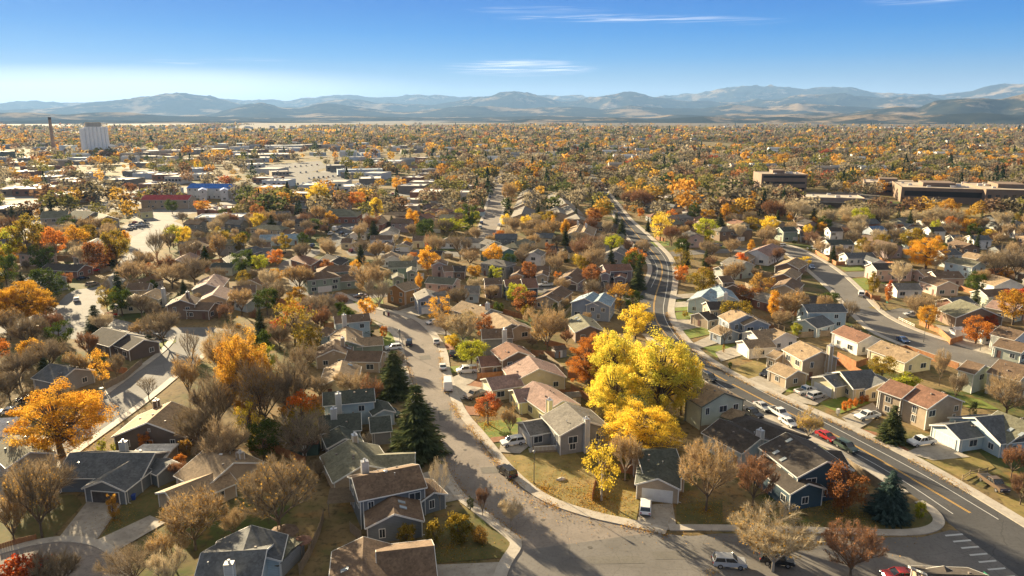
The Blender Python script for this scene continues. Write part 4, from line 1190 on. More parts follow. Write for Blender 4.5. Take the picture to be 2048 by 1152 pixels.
# ---------------------------------------------------------------- large blocks
BANDG = mat_plain('tinted_band_glass', (0.012, 0.012, 0.014), 0.3, spec=0.3)
def flat(name, x1, y1, x2, y2, depth, h, wall, roofc, label, bands=0, units=0, cat='building', par=0.5, wins=0, pent=0):
    """flat-roofed block from the two ends of its front foot line"""
    a, b = g(x1, y1), g(x2, y2)
    u = (b - a).normalized()
    v = Vector((-u.y, u.x, 0))
    if v.y < 0:
        v = -v
    ln = (b - a).length
    root = thing(name, cat, '', a, 0, label=label)
    rot = math.atan2(u.y, u.x)
    root.rotation_euler = (0, 0, rot)
    m = MB()
    m.box(0, ln, 0, depth, -0.3, h)
    m.build('wall', mat_noise('blockwall_' + str(wall), sc3(wall, 0.88), sc3(wall, 1.1), 0.1, 0.85), root)
    m = MB()
    m.box(-0.1, ln + 0.1, -0.1, 0.3, h + 0.01, h + par)
    m.box(-0.1, ln + 0.1, depth - 0.3, depth + 0.1, h + 0.01, h + par)
    m.box(-0.1, 0.3, 0.3, depth - 0.3, h + 0.01, h + par)
    m.box(ln - 0.3, ln + 0.1, 0.3, depth - 0.3, h + 0.01, h + par)
    m.build('parapet', mat_noise('parapet_' + str(wall), sc3(wall, 1.0), sc3(wall, 1.2), 0.3), root)
    m = MB()
    m.box(0.3, ln - 0.3, 0.3, depth - 0.3, h - 0.2, h + 0.06)
    m.build('roof', mat_noise('flatroof_' + str(roofc), sc3(roofc, 0.85), sc3(roofc, 1.1), 0.08), root)
    for k in range(bands):
        z = h * (k + 0.45) / bands
        m = MB()
        m.box(ln * 0.04, ln * 0.96, -0.06, 0.4, z, z + h / bands * 0.36)
        m.box(ln - 0.4, ln + 0.06, depth * 0.1, depth * 0.9, z, z + h / bands * 0.36)
        m.build('window_band', BANDG, root)
    for k in range(wins):
        m = MB()
        x = ln * (k + 0.5) / wins
        m.box(x - 1.2, x + 1.2, -0.06, 0.2, h * 0.35, h * 0.7)
        m.build('window', GLASS, root)
    r2 = random.Random(int(x1 * 3 + y1))
    for k in range(units):
        x, y = r2.uniform(2, max(3, ln - 4)), r2.uniform(2, max(3, depth - 4))
        s = r2.uniform(1.2, 2.4)
        m = MB()
        m.box(x, x + s * 1.4, y, y + s, h + 0.07, h + 0.07 + s * 0.6)
        m.box(x + 0.2, x + s * 1.4 - 0.2, y + 0.2, y + s - 0.2, h + 0.07 + s * 0.6, h + 0.2 + s * 0.6)
        m.build('rooftop_unit', METAL, root)
    if pent:
        m = MB()
        m.box(ln * 0.3, ln * 0.3 + pent, depth * 0.3, depth * 0.7, h + 0.07, h + 3)
        m.build('plant_room', mat_noise('blockwall_' + str(wall), sc3(wall, 0.88), sc3(wall, 1.1), 0.1, 0.85), root)
    c = [a, b, b + v * depth, a + v * depth]
    reserve([p for p in c])
    return root
BRN = (0.20, 0.14, 0.10)
flat('office_building', 1521, 384, 1612, 385, 34, 15, (0.22, 0.15, 0.105), (0.36, 0.29, 0.22), 'brown three-storey office block with dark window bands standing alone above the right-hand houses', bands=3, units=7, pent=10)
flat('hospital_wing', 1726, 388, 1830, 392, 40, 9.5, BRN, (0.42, 0.35, 0.27), 'lower left wing of the long brown hospital with a penthouse on its roof', bands=2, units=8, pent=14)
flat('hospital_wing', 1800, 404, 1968, 410, 55, 11, BRN, (0.45, 0.37, 0.28), 'long middle wing of the brown hospital, in front of the open roof', bands=1, units=10, pent=22)
flat('hospital_wing', 1968, 412, 2100, 416, 60, 11.8, BRN, (0.45, 0.37, 0.28), 'right wing of the brown hospital running out of the right edge', wins=8, units=8, pent=18)
flat('retaining_wall', 1608, 414, 1905, 423, 2, 3.2, (0.10, 0.08, 0.06), (0.42, 0.34, 0.26), 'long dark retaining wall in front of the brown hospital')
flat('parking_deck', 1610, 402, 1730, 405, 28, 2.6, (0.30, 0.22, 0.17), (0.5, 0.44, 0.36), 'low pale parking deck between the office block and the brown hospital', units=4)
for (x1, y1, x2, y2, dp, h, wc, rc, lb, bn, un) in [
    (744, 334, 800, 334, 34, 7, (0.55, 0.54, 0.52), (0.70, 0.68, 0.64), 'white-roofed warehouse left of centre beyond the golden trees', 0, 6),
    (676, 352, 766, 350, 20, 6, (0.38, 0.42, 0.47), (0.33, 0.40, 0.46), 'low blue-grey shop block in front of the white-roofed warehouse', 0, 5),
    (682, 356, 728, 357, 14, 5, (0.25, 0.22, 0.18), (0.30, 0.28, 0.25), 'small dark shop in front of the blue-grey shop block', 0, 3),
    (470, 320, 583, 318, 50, 7, (0.36, 0.29, 0.23), (0.66, 0.60, 0.52), 'long pale-roofed supermarket above the blue-roofed motel', 0, 12),
    (300, 311, 460, 306, 40, 7, (0.33, 0.28, 0.24), (0.55, 0.50, 0.44), 'long low shopping strip right of the white silos', 0, 14),
    (436, 296, 506, 295, 40, 8, (0.45, 0.50, 0.53), (0.50, 0.55, 0.57), 'pale blue-grey warehouse beyond the shopping strip', 0, 3),
    (530, 299, 606, 298, 40, 7, (0.5, 0.5, 0.48), (0.6, 0.6, 0.56), 'pale long warehouse right of the blue-grey warehouse', 0, 4),
    (610, 297, 650, 296, 40, 7, (0.32, 0.26, 0.22), (0.45, 0.4, 0.35), 'brown warehouse at the end of the pale warehouses', 0, 3),
    (664, 292, 700, 292, 35, 7, (0.5, 0.5, 0.48), (0.62, 0.62, 0.6), 'small white warehouse among golden trees left of centre', 0, 3),
    (704, 293, 732, 293, 35, 7, (0.42, 0.47, 0.52), (0.55, 0.58, 0.6), 'small pale blue warehouse beside the small white warehouse', 0, 2),
    (350, 361, 430, 358, 22, 5, (0.5, 0.47, 0.42), (0.62, 0.60, 0.55), 'low white shop row behind the blue-roofed motel', 0, 4),
    (385, 349, 426, 347, 22, 6, (0.42, 0.48, 0.55), (0.45, 0.52, 0.58), 'pale blue shop behind the low white shop row', 0, 2),
    (118, 407, 200, 402, 24, 6, (0.30, 0.29, 0.26), (0.40, 0.38, 0.34), 'dark flat-roofed office beside the bright arterial road', 1, 6),
    (0, 392, 110, 388, 30, 5, (0.26, 0.22, 0.17), (0.5, 0.46, 0.40), 'long low building with a glaring roof at the left edge', 0, 8),
    (-10, 436, 66, 430, 26, 5, (0.15, 0.12, 0.09), (0.5, 0.44, 0.40), 'dark low building at the left edge with a sunlit roof', 0, 5),
    (-20, 317, 32, 315, 40, 9, (0.12, 0.14, 0.11), (0.2, 0.2, 0.17), 'dark mill shed at the far left below the chimney stack', 0, 2),
    (131, 310, 157, 309, 22, 15, (0.42, 0.48, 0.52), (0.5, 0.5, 0.5), 'white windowless mill block left of the white silos', 0, 2),
    (76, 310, 108, 311, 25, 7, (0.35, 0.22, 0.18), (0.45, 0.4, 0.38), 'small brick mill shed at the foot of the chimney stack', 0, 2),
    (390, 452, 484, 450, 18, 4.5, (0.42, 0.46, 0.5), (0.42, 0.46, 0.5), 'pale building edged in bright blue on the left', 0, 4),
    (436, 436, 488, 426, 16, 4.5, (0.26, 0.12, 0.08), (0.36, 0.30, 0.28), 'brick flat-roofed shop beside the blue-edged building', 0, 2),
    (790, 428, 835, 428, 14, 5, (0.42, 0.33, 0.26), (0.66, 0.62, 0.56), 'white flat-roofed block in front of the white garage rows', 0, 1),
    (804, 414, 836, 414, 12, 5, (0.45, 0.38, 0.32), (0.70, 0.66, 0.60), 'smaller white flat-roofed block behind the first white block', 0, 1),
    (920, 404, 957, 404, 16, 7, (0.55, 0.50, 0.44), (0.60, 0.52, 0.46), 'white flat-roofed flats left of the long straight street', 0, 1),
    (925, 387, 958, 387, 12, 6, (0.45, 0.40, 0.36), (0.62, 0.56, 0.50), 'second row of flats behind the white flat-roofed flats', 0, 1),
    (1308, 408, 1370, 410, 16, 4.5, (0.5, 0.42, 0.34), (0.58, 0.54, 0.5), 'pale low school block beside the main road', 0, 5),
    (1345, 275, 1360, 275, 25, 9, (0.6, 0.58, 0.54), (0.6, 0.58, 0.55), 'leftmost white apartment block far off, right of centre', 1, 0),
    (1372, 276, 1386, 276, 25, 9, (0.6, 0.58, 0.54), (0.6, 0.58, 0.55), 'rightmost white apartment block far off, right of centre', 1, 0),
    (1440, 310, 1487, 311, 22, 7, (0.5, 0.48, 0.45), (0.62, 0.62, 0.6), 'white-roofed school far off above the brown office block', 0, 3),
    (1852, 268, 1895, 268, 30, 7, (0.5, 0.48, 0.45), (0.62, 0.60, 0.58), 'white-roofed shop far off above the hospital', 0, 1),
    (1962, 276, 1996, 276, 30, 8, (0.4, 0.48, 0.54), (0.45, 0.52, 0.58), 'pale blue warehouse far off above the hospital', 0, 1),
    (2014, 272, 2044, 272, 30, 8, (0.52, 0.52, 0.52), (0.6, 0.6, 0.6), 'pale grey warehouse far off at the right edge', 0, 1)]:
    flat('flat_roofed_building', x1, y1, x2, y2, dp, h, wc, rc, lb, bands=bn, units=un, wins=6 if un > 3 and not bn else 0)
# the packed commercial district on the left: many low shops and workshops
LOTS = []
fr = random.Random(31)
KF = 0
CWL = [((0.5, 0.47, 0.42), 'pale'), ((0.36, 0.29, 0.22), 'tan'), ((0.24, 0.13, 0.09), 'brick'), ((0.42, 0.46, 0.5), 'blue-grey'), ((0.2, 0.18, 0.15), 'dark')]
for _ in range(400):
    X2 = fr.uniform(0, 840)
    Y2 = fr.uniform(292, 402)
    if (Y2 > 345 and 330 < X2 < 500) or (Y2 < 322 and X2 < 240):
        continue
    p = g(X2, Y2)
    if KF >= 78 or blocked(p.x, p.y) or any((p.x - q[0]) ** 2 + (p.y - q[1]) ** 2 < (38 if p.y < 800 else 60) ** 2 for q in [(0, 0)] + [(o.location.x, o.location.y) for o in COL.objects if o.name.startswith('low_shop')]):
        continue
    wpx = fr.uniform(20, 46) * 700 / p.y + 10
    wc, wn = fr.choice(CWL)
    rb = fr.uniform(0.35, 0.72)
    ro = flat('low_shop', X2, Y2, X2 + wpx, Y2 + fr.uniform(-1.2, 1.0), fr.uniform(16, 32), fr.uniform(4, 6.5), wc, (rb, rb * 0.95, rb * 0.88), 'x', units=fr.randint(0, 4), wins=fr.choice((0, 3, 5)))
    del ro['label']
    ro['group'] = 'low shops of the commercial district'
    LAB.append((ro, wn + ' flat-roofed shop', (X2 + wpx / 2, Y2)))
    KF += 1
    e1 = g(X2 + wpx, Y2)
    lot = [p + Vector((-6, -20, 0)), e1 + Vector((6, -20, 0)), e1 + Vector((6, 0, 0)) + Vector((0, 12, 0)), p + Vector((-6, 12, 0))]
    patch('parking_ground', lot, ASP_LEFT, z=0.1 + (KF % 14) * 0.004, world=True, res=True)
    LOTS.append((p.x - 4, e1.x + 4, p.y - 16, p.y - 6))
# motels with gabled roofs
mo = H([(382, 367, 470, 368, 15, 8.0), (405, 375, 404.6, 378, 6, 7.8), (448, 375, 447.6, 378, 6, 7.8)], 'white', 'brightblue', near=True, name='motel', noun='motel', cat='motel', group='roadside motels', label='white motel with a bright blue roof on the left', pipes=0, wallc=(0.6, 0.64, 0.68))
mo = H([(289, 390, 384, 390, 14, 6.0)], 'tan', 'red', near=True, name='motel', noun='motel', cat='motel', group='roadside motels', label='tan motel with a red roof on the left', pipes=0)
H([(276, 418, 302, 416, 9, 4)], 'yellow', 'tan', label='small yellow house in front of the red-roofed motel')
# mill: silos and chimney stack
a = g(168, 313)
b = g(222, 311)
u = (b - a).normalized()
v = Vector((-u.y, u.x, 0))
root = thing('grain_silos', 'silos', '', (a + b) / 2, math.atan2(u.y, u.x), label='tall white grain silos beside the mill on the left horizon')
LS = (b - a).length
SILO = mat_noise('silo_concrete', (0.90, 0.90, 0.88), (0.82, 0.83, 0.83), 0.05, 0.85, c3=(0.74, 0.75, 0.76), scale2=0.4)
rs_ = LS / 14
for r_ in range(2):
    for k in range(7):
        x = -LS / 2 + rs_ * (2 * k + 1)
        m = MB()
        m.tube((x, r_ * 2 * rs_, -0.3), (x, r_ * 2 * rs_, 47 - (k == 0) * 2), rs_, rs_, 16)
        m.build('silo', SILO, root)
m = MB()
m.box(-LS * 0.28, LS * 0.28, 0, 2 * rs_, 47.1, 54)
m.box(-LS * 0.3, LS * 0.12, -1, 2 * rs_ + 1, 47.05, 49)
m.build('headhouse', mat_noise('headhouse', (0.32, 0.30, 0.27), (0.42, 0.40, 0.36), 0.2), root)
m = MB()
m.box(LS * 0.5 + 0.5, LS * 0.9, -1, 14, -0.2, 10)
m.build('side_shed', mat_noise('side_shed', (0.5, 0.54, 0.56), (0.58, 0.6, 0.62), 0.2), root)
p = g(109, 308)
root = thing('chimney_stack', 'chimney', '', p, label='tall slim brick chimney stack left of the white silos')
hs_ = height_at(p, 234)
STK = mat_noise('stack_brick', (0.20, 0.13, 0.10), (0.28, 0.19, 0.14), 0.1, 0.9)
m = MB()
m.tube((0, 0, -0.3), (0, 0, hs_ * 0.93), 3.3, 2.2, 14)
m.build('shaft', STK, root)
m = MB()
m.tube((0, 0, hs_ * 0.93), (0, 0, hs_), 2.35, 2.45, 14)
m.build('rim', mat_plain('stack_rim', (0.07, 0.05, 0.045), 0.9), root)
# ================================================================ TREES
def leaf_mat(key, c1, c2, trans=0.45, var=0.35, ztint=None, scale=0.45):
    key = 'leaf_' + key
    if key in MC:
        return MC[key]
    m = bpy.data.materials.new(key)
    m.use_nodes = True
    t = m.node_tree
    t.nodes.clear()
    o = t.nodes.new('ShaderNodeOutputMaterial')
    a = noise_col(t, c1, c2, scale, 'Object', det=3, lo=0.38, hi=0.62)
    if ztint:
        tcn = t.nodes.new('ShaderNodeTexCoord')
        sp = t.nodes.new('ShaderNodeSeparateXYZ')
        t.links.new(tcn.outputs['Object'], sp.inputs[0])
        mr = t.nodes.new('ShaderNodeMapRange')
        mr.inputs['From Min'].default_value = ztint[1]
        mr.inputs['From Max'].default_value = ztint[2]
        t.links.new(sp.outputs['Z'], mr.inputs['Value'])
        mx = t.nodes.new('ShaderNodeMix')
        mx.data_type = 'RGBA'
        t.links.new(mr.outputs[0], mx.inputs[0])
        t.links.new(a, mx.inputs[6])
        mx.inputs[7].default_value = (*ztint[0], 1)
        a = mx.outputs[2]
    geo = t.nodes.new('ShaderNodeNewGeometry')
    mr = t.nodes.new('ShaderNodeMapRange')
    mr.inputs['To Min'].default_value = 1 - var
    mr.inputs['To Max'].default_value = 1 + var
    t.links.new(geo.outputs['Random Per Island'], mr.inputs['Value'])
    oi = t.nodes.new('ShaderNodeObjectInfo')
    mr2 = t.nodes.new('ShaderNodeMapRange')
    mr2.inputs['To Min'].default_value = 0.85
    mr2.inputs['To Max'].default_value = 1.15
    t.links.new(oi.outputs['Random'], mr2.inputs['Value'])
    ml = t.nodes.new('ShaderNodeMath')
    ml.operation = 'MULTIPLY'
    t.links.new(mr.outputs[0], ml.inputs[0])
    t.links.new(mr2.outputs[0], ml.inputs[1])
    hsv = t.nodes.new('ShaderNodeHueSaturation')
    t.links.new(ml.outputs[0], hsv.inputs['Value'])
    t.links.new(a, hsv.inputs['Color'])
    d = t.nodes.new('ShaderNodeBsdfDiffuse')
    tr = t.nodes.new('ShaderNodeBsdfTranslucent')
    mx = t.nodes.new('ShaderNodeMixShader')
    mx.inputs[0].default_value = trans
    t.links.new(hsv.outputs[0], d.inputs['Color'])
    t.links.new(hsv.outputs[0], tr.inputs['Color'])
    t.links.new(d.outputs[0], mx.inputs[1])
    t.links.new(tr.outputs[0], mx.inputs[2])
    t.links.new(mx.outputs[0], o.inputs['Surface'])
    MC[key] = m
    return m
LM = {
 'gold': leaf_mat('gold', (0.52, 0.31, 0.045), (0.40, 0.20, 0.035)),
 'amber': leaf_mat('amber', (0.56, 0.28, 0.035), (0.64, 0.38, 0.05)),
 'yellow': leaf_mat('yellow', (0.74, 0.55, 0.07), (0.60, 0.44, 0.05)),
 'bigyellow': leaf_mat('bigyellow', (0.88, 0.66, 0.09), (0.52, 0.50, 0.08), trans=0.5, scale=0.6),
 'frontgold': leaf_mat('frontgold', (0.86, 0.64, 0.08), (0.80, 0.54, 0.06), trans=0.5, ztint=None),
 'lime': leaf_mat('lime', (0.30, 0.34, 0.035), (0.42, 0.38, 0.04)),
 'olive': leaf_mat('olive', (0.20, 0.17, 0.035), (0.34, 0.22, 0.03)),
 'orange': leaf_mat('orange', (0.54, 0.22, 0.045), (0.46, 0.17, 0.035)),
 'rust': leaf_mat('rust', (0.26, 0.11, 0.045), (0.32, 0.14, 0.045)),
 'red': leaf_mat('red', (0.42, 0.06, 0.03), (0.42, 0.12, 0.03)),
 'maple': leaf_mat('maple', (0.30, 0.31, 0.04), (0.44, 0.36, 0.04), ztint=((0.66, 0.17, 0.03), 5.0, 8.2)),
 'redorange': leaf_mat('redorange', (0.46, 0.22, 0.04), (0.38, 0.14, 0.04), ztint=((0.42, 0.12, 0.05), 4, 8)),
 'green': leaf_mat('green', (0.055, 0.085, 0.02), (0.10, 0.13, 0.025), trans=0.3),
 'spruce': leaf_mat('spruce', (0.055, 0.074, 0.034), (0.095, 0.105, 0.042), trans=0.12, var=0.45),
 'bluespruce': leaf_mat('bluespruce', (0.035, 0.062, 0.055), (0.055, 0.085, 0.075), trans=0.1, var=0.4),
 'twig_grey': leaf_mat('twig_grey', (0.34, 0.27, 0.18), (0.24, 0.19, 0.125), trans=0.15),
 'twig_tan': leaf_mat('twig_tan', (0.50, 0.38, 0.23), (0.38, 0.28, 0.16), trans=0.2),
 'twig_red': leaf_mat('twig_red', (0.27, 0.165, 0.105), (0.22, 0.13, 0.08), trans=0.2),
 'twig_pale': leaf_mat('twig_pale', (0.58, 0.49, 0.33), (0.44, 0.35, 0.22), trans=0.2),
 'twig_dark': leaf_mat('twig_dark', (0.25, 0.20, 0.13), (0.32, 0.25, 0.16), trans=0.15),
 'drygold': leaf_mat('drygold', (0.42, 0.26, 0.06), (0.32, 0.18, 0.05), trans=0.4),
}
BARK = mat_noise('bark', (0.10, 0.075, 0.055), (0.16, 0.12, 0.085), 1.5, 0.95)
BARKP = mat_noise('pale_bark', (0.42, 0.37, 0.30), (0.30, 0.25, 0.19), 1.5, 0.9)
def randdir(rs, n):
    v = rs.normal(size=(n, 3))
    return v / np.linalg.norm(v, axis=1)[:, None]
def quads(C, S, rs, flat=0.0, aspect=1.0):
    n = len(C)
    u = randdir(rs, n)
    w_ = randdir(rs, n)
    if flat:
        u[:, 2] *= (1 - flat)
        w_[:, 2] *= (1 - flat)
        u /= np.linalg.norm(u, axis=1)[:, None]
    v = np.cross(u, w_)
    v /= np.linalg.norm(v, axis=1)[:, None]
    S = np.broadcast_to(np.asarray(S, float), (n,))[:, None] / 2
    u, v = u * S, v * S * aspect
    V = np.stack([C - u, C + v * 0.8, C + u, C - v * 0.8], 1)     # leaf-like lozenges
    return V
def tubes(segs, n=4):
    V, Fq = [], []
    for (a, b, r0, r1) in segs:
        a, b = np.asarray(a, float), np.asarray(b, float)
        d = b - a
        d /= (np.linalg.norm(d) + 1e-9)
        k = np.array([0.31, 0.17, 1.0]) if abs(d[2]) < 0.9 else np.array([1.0, 0.2, 0])
        u = np.cross(d, k)
        u /= np.linalg.norm(u)
        v = np.cross(d, u)
        i = len(V)
        for (p, r) in ((a, r0), (b, r1)):
            for q in range(n):
                t = 2 * math.pi * q / n
                V.append(p + (u * math.cos(t) + v * math.sin(t)) * r)
        for q in range(n):
            Fq.append((i + q, i + (q + 1) % n, i + n + (q + 1) % n, i + n + q))
    return np.array(V), np.array(Fq)
def leaf_mesh(name, V, mat):
    n = len(V)
    return mesh_np(name, V.reshape(-1, 3), np.arange(n * 4).reshape(-1, 4), [mat])
def gen_leafy(seed, nclump=46, per=80, size=0.36, rx=4.4, rz=3.9, zc=5.9, trunk=2.2, cr=(0.8, 1.5), name='tree', twigs=400, taper=0.0, tr=0.22):
    rs = np.random.RandomState(seed)
    segs = []
    fork = np.array([rs.uniform(-.2, .2), rs.uniform(-.2, .2), trunk])
    segs.append(((0, 0, -0.2), tuple(fork), tr * 1.3, tr))
    d = randdir(rs, nclump)
    rad = rs.uniform(0.45, 1.0, nclump) ** 0.6
    C = d * rad[:, None] * np.array([rx, rx, rz]) * rs.uniform(0.82, 1.12, (nclump, 1))
    if taper:
        k = 1 - taper * (C[:, 2] / rz * 0.5 + 0.5)
        C[:, 0] *= k
        C[:, 1] *= k
    C[:, 2] += zc
    C[:, 2] = np.maximum(C[:, 2], trunk * 0.8)
    V = []
    lead = np.array([fork[0] * 1.5, fork[1] * 1.5, zc + rz * 0.5])
    segs.append((tuple(fork), tuple(lead), tr, tr * 0.3))
    for i, c in enumerate(C):
        r = rs.uniform(*cr)
        q = rs.normal(size=(per, 3))
        q = q / np.linalg.norm(q, axis=1)[:, None] * (rs.rand(per, 1) ** 0.45) * r * np.array([1.15, 1.15, 0.8])
        V.append(quads(c + q, rs.uniform(0.7, 1.3, per) * size, rs))
        if i % 2 == 0:
            t = rs.uniform(0.0, 0.7)
            st = fork * (1 - t) + lead * t
            mid = (st + c) / 2 + np.array([0, 0, 0.25])
            segs.append((tuple(st), tuple(mid), tr * 0.4, tr * 0.25))
            segs.append((tuple(mid), tuple(c), tr * 0.25, 0.02))
    V = np.concatenate(V)
    # few twigs poking out
    return V, tubes(segs, 5)
def gen_bare(seed, twigs=5200, spread=1.0, upright=0.35, trunk=1.8, tw=0.045, ln=(0.5, 1.3), leaves=0):
    rs = np.random.RandomState(seed)
    segs, tips = [], []
    def grow(p, d, L, r, lev):
        b = p + d * L
        b2 = b
        segs.append((tuple(p), tuple(b), r, r * 0.62))
        if lev == 3 or (lev == 2 and rs.rand() < 0.7):
            tips.append((p, b, d))
            if lev == 3:
                return
        nb = [6, 4, 4][lev] if lev > 0 else 7
        for i in range(nb):
            t = rs.uniform(0.45, 1.0) if lev else rs.uniform(0.7, 1.0)
            q = p + (b - p) * t
            a = 2 * math.pi * (i + rs.uniform(-.3, .3)) / nb
            side = np.array([math.cos(a), math.sin(a), 0.0])
            k = [1.15, 0.85, 0.8][lev] * spread * rs.uniform(0.55, 1.25)
            nd = d + side * k + np.array([0, 0, upright * rs.uniform(0.2, 1.2)]) + rs.normal(size=3) * 0.12
            nd /= np.linalg.norm(nd)
            grow(q, nd, L * rs.uniform(0.62, 0.95) if lev else rs.uniform(2.4, 3.6), r * [0.5, 0.5, 0.5][lev], lev + 1)
    grow(np.array([0, 0, -0.2]), np.array([0.02, 0.01, 1.0]), trunk + 0.2, 0.24, 0)
    T = len(tips)
    P = np.array([t[0] for t in tips])
    B = np.array([t[1] for t in tips])
    D = np.array([t[2] for t in tips])
    i = rs.randint(0, T, twigs)
    t = rs.uniform(0.05, 1.0, (twigs, 1))
    base = P[i] * (1 - t) + B[i] * t
    dd = D[i] * 0.9 + randdir(rs, twigs) * 0.85 + np.array([0, 0, 0.25])
    dd /= np.linalg.norm(dd, axis=1)[:, None]
    L = rs.uniform(*ln, (twigs, 1))
    k = np.cross(dd, randdir(rs, twigs))
    k /= np.linalg.norm(k, axis=1)[:, None]
    e = base + dd * L
    w2 = tw * rs.uniform(0.6, 1.3, (twigs, 1)) / 2
    V = np.stack([base - k * w2, base + k * w2, e + k * w2 * 0.5, e - k * w2 * 0.5], 1)
    # scale everything to height 10 and radius 5
    top = V[:, :, 2].max()
    rad = np.percentile(np.hypot(V[:, :, 0], V[:, :, 1]), 98)
    S = np.array([4.9 / rad, 4.9 / rad, 10 / top])
    cen, rad_ = np.array([0, 0, 5.4]), np.array([4.7, 4.7, 4.6])
    def env(P):
        # gather everything into a rounded crown
        q = (P * S - cen) / rad_
        d_ = np.linalg.norm(q, axis=-1, keepdims=True)
        f = np.where(d_ > 0.8, (0.8 + (1 - np.exp(-(d_ - 0.8) * 1.6)) * 0.26) / np.maximum(d_, 1e-6), 1)
        r = cen + q * rad_ * f
        low = (P[..., 2:3] * S[2]) < 1.6
        return np.where(low, P * S, r)
    mid_ = V.mean(1, keepdims=True)
    V = V - mid_ + env(mid_)
    segs = [(tuple(env(np.array(a, float))), tuple(env(np.array(b, float))), r0, r1) for (a, b, r0, r1) in segs]
    if leaves:
        j = rs.randint(0, twigs, leaves)
        Lc = V[j].mean(1) + rs.normal(size=(leaves, 3)) * 0.15
        LQ = quads(Lc, rs.uniform(0.16, 0.32, leaves), rs)
    else:
        LQ = None
    return V, tubes(segs, 4), LQ
def gen_spruce(seed, levels=30, wid=2.6, n0=13):
    rs = np.random.RandomState(seed)
    Q = []
    for k in range(levels):
        t = (k + rs.uniform(-.2, .2)) / levels
        z = 0.5 + 9.3 * t
        R_ = wid * (1 - t) ** 0.68 * rs.uniform(0.85, 1.1) + 0.12
        nb = max(4, int(n0 * (1 - t) + 3))
        for i in range(nb):
            a = 2 * math.pi * (i + rs.uniform(-.4, .4)) / nb
            L = R_ * rs.uniform(0.72, 1.12)
            d = np.array([math.cos(a), math.sin(a), 0])
            m = max(3, int(L / 0.22))
            s = (np.arange(m) + 0.5) / m
            c = np.stack([d[0] * L * s, d[1] * L * s, z - 0.28 * L * s ** 1.2 + 0.1 * L * s ** 3], 1)
            pr = np.array([-d[1], d[0], 0])
            for off in (-1, 0, 1):
                wv = 0.30 * (1 - s * 0.6) * off
                cc = c + pr * wv[:, None] * 1.1 + rs.normal(size=(m, 3)) * 0.05
                tip = d * 0.34 + pr * off * 0.2 + np.array([0, 0, -0.12])
                wd_ = pr * 0.10 + np.array([0, 0, 0.07]) * rs.uniform(-1, 1)
                Q.append(np.stack([cc - tip * 0.5, cc + wd_, cc + tip, cc - wd_], 1))
    V = np.concatenate(Q)
    return V, tubes([((0, 0, -0.2), (0, 0, 9.9), 0.2, 0.02)], 6)
PROTO = {}
def reg(kind, V, tr, extra=None):
    c = leaf_mesh('crown', V, LM['gold'])
    t = mesh_np('trunk', tr[0], tr[1], [BARK], smooth=True)
    ex = leaf_mesh('leaves', extra, LM['gold']) if extra is not None else None
    PROTO.setdefault(kind, []).append((c, t, ex))
for s in range(5):
    reg('round', *gen_leafy(100 + s))
for s in range(3):
    reg('oval', *gen_leafy(120 + s, rx=3.6, rz=4.4, zc=5.5, trunk=1.4, taper=0.35, nclump=50))
for s in range(2):
    reg('column', *gen_leafy(140 + s, rx=3.9, rz=4.9, zc=5.0, trunk=0.3, taper=0.15, nclump=52, per=60, cr=(0.7, 1.2)))
for s in range(2):
    reg('shrub', *gen_leafy(150 + s, rx=3.9, rz=4.2, zc=4.6, trunk=0.4, nclump=36, per=60, cr=(1.0, 1.7), size=0.55))
for s in range(3):
    reg('sparse', *gen_leafy(160 + s, nclump=34, per=55, size=0.30, rx=4.3, rz=4.2, zc=5.6, trunk=1.2, cr=(0.7, 1.4)))
for s in range(2):
    reg('big', *gen_leafy(170 + s, nclump=170, per=180, size=0.135, rx=4.5, rz=4.3, zc=5.4, trunk=1.6, cr=(0.4, 0.95), tr=0.3))
for s in range(5):
    V, t, l = gen_bare(200 + s, twigs=[7500, 5200, 8500, 6200, 4400][s], tw=0.034, spread=[1.0, 1.3, 0.8, 1.15, 0.9][s], upright=[0.35, 0.15, 0.6, 0.3, 0.45][s], trunk=[1.8, 1.3, 2.4, 2.0, 1.5][s])
    reg('bare', V, t)
for s in range(3):
    V, t, l = gen_bare(220 + s, twigs=4200, leaves=1500)
    reg('bareleaf', V, t, l)
for s in range(3):
    V, t, l = gen_bare(240 + s, twigs=4200, upright=0.9, spread=0.6)
    reg('bareup', V, t)
for s in range(2):
    V, t, l = gen_bare(250 + s, twigs=13500, tw=0.022, ln=(0.35, 0.9), leaves=700)
    reg('barebig', V, t, l)
for s in range(2):
    V, t, l = gen_bare(260 + s, twigs=1300, tw=0.045, ln=(0.4, 1.0))
    reg('barethin', V, t)
for s in range(3):
    reg('spruce', *gen_spruce(300 + s))
reg('widespruce', *gen_spruce(310, levels=34, wid=4.6, n0=20))
TREES = []
TGRID = {}
def tree_near(x, y, d):
    k = int(x // 12), int(y // 12)
    for i in (-1, 0, 1):
        for j in (-1, 0, 1):
            for (a, b) in TGRID.get((k[0] + i, k[1] + j), ()):
                if (a - x) ** 2 + (b - y) ** 2 < d * d:
                    return True
    return False
TDESC = {('round', 'gold'): 'golden round tree', ('round', 'amber'): 'amber tree', ('round', 'yellow'): 'yellow tree', ('round', 'lime'): 'yellow-green tree', ('round', 'orange'): 'orange tree', ('round', 'rust'): 'rust-brown tree', ('round', 'red'): 'red tree', ('round', 'green'): 'dark green tree', ('round', 'olive'): 'olive-gold tree'}
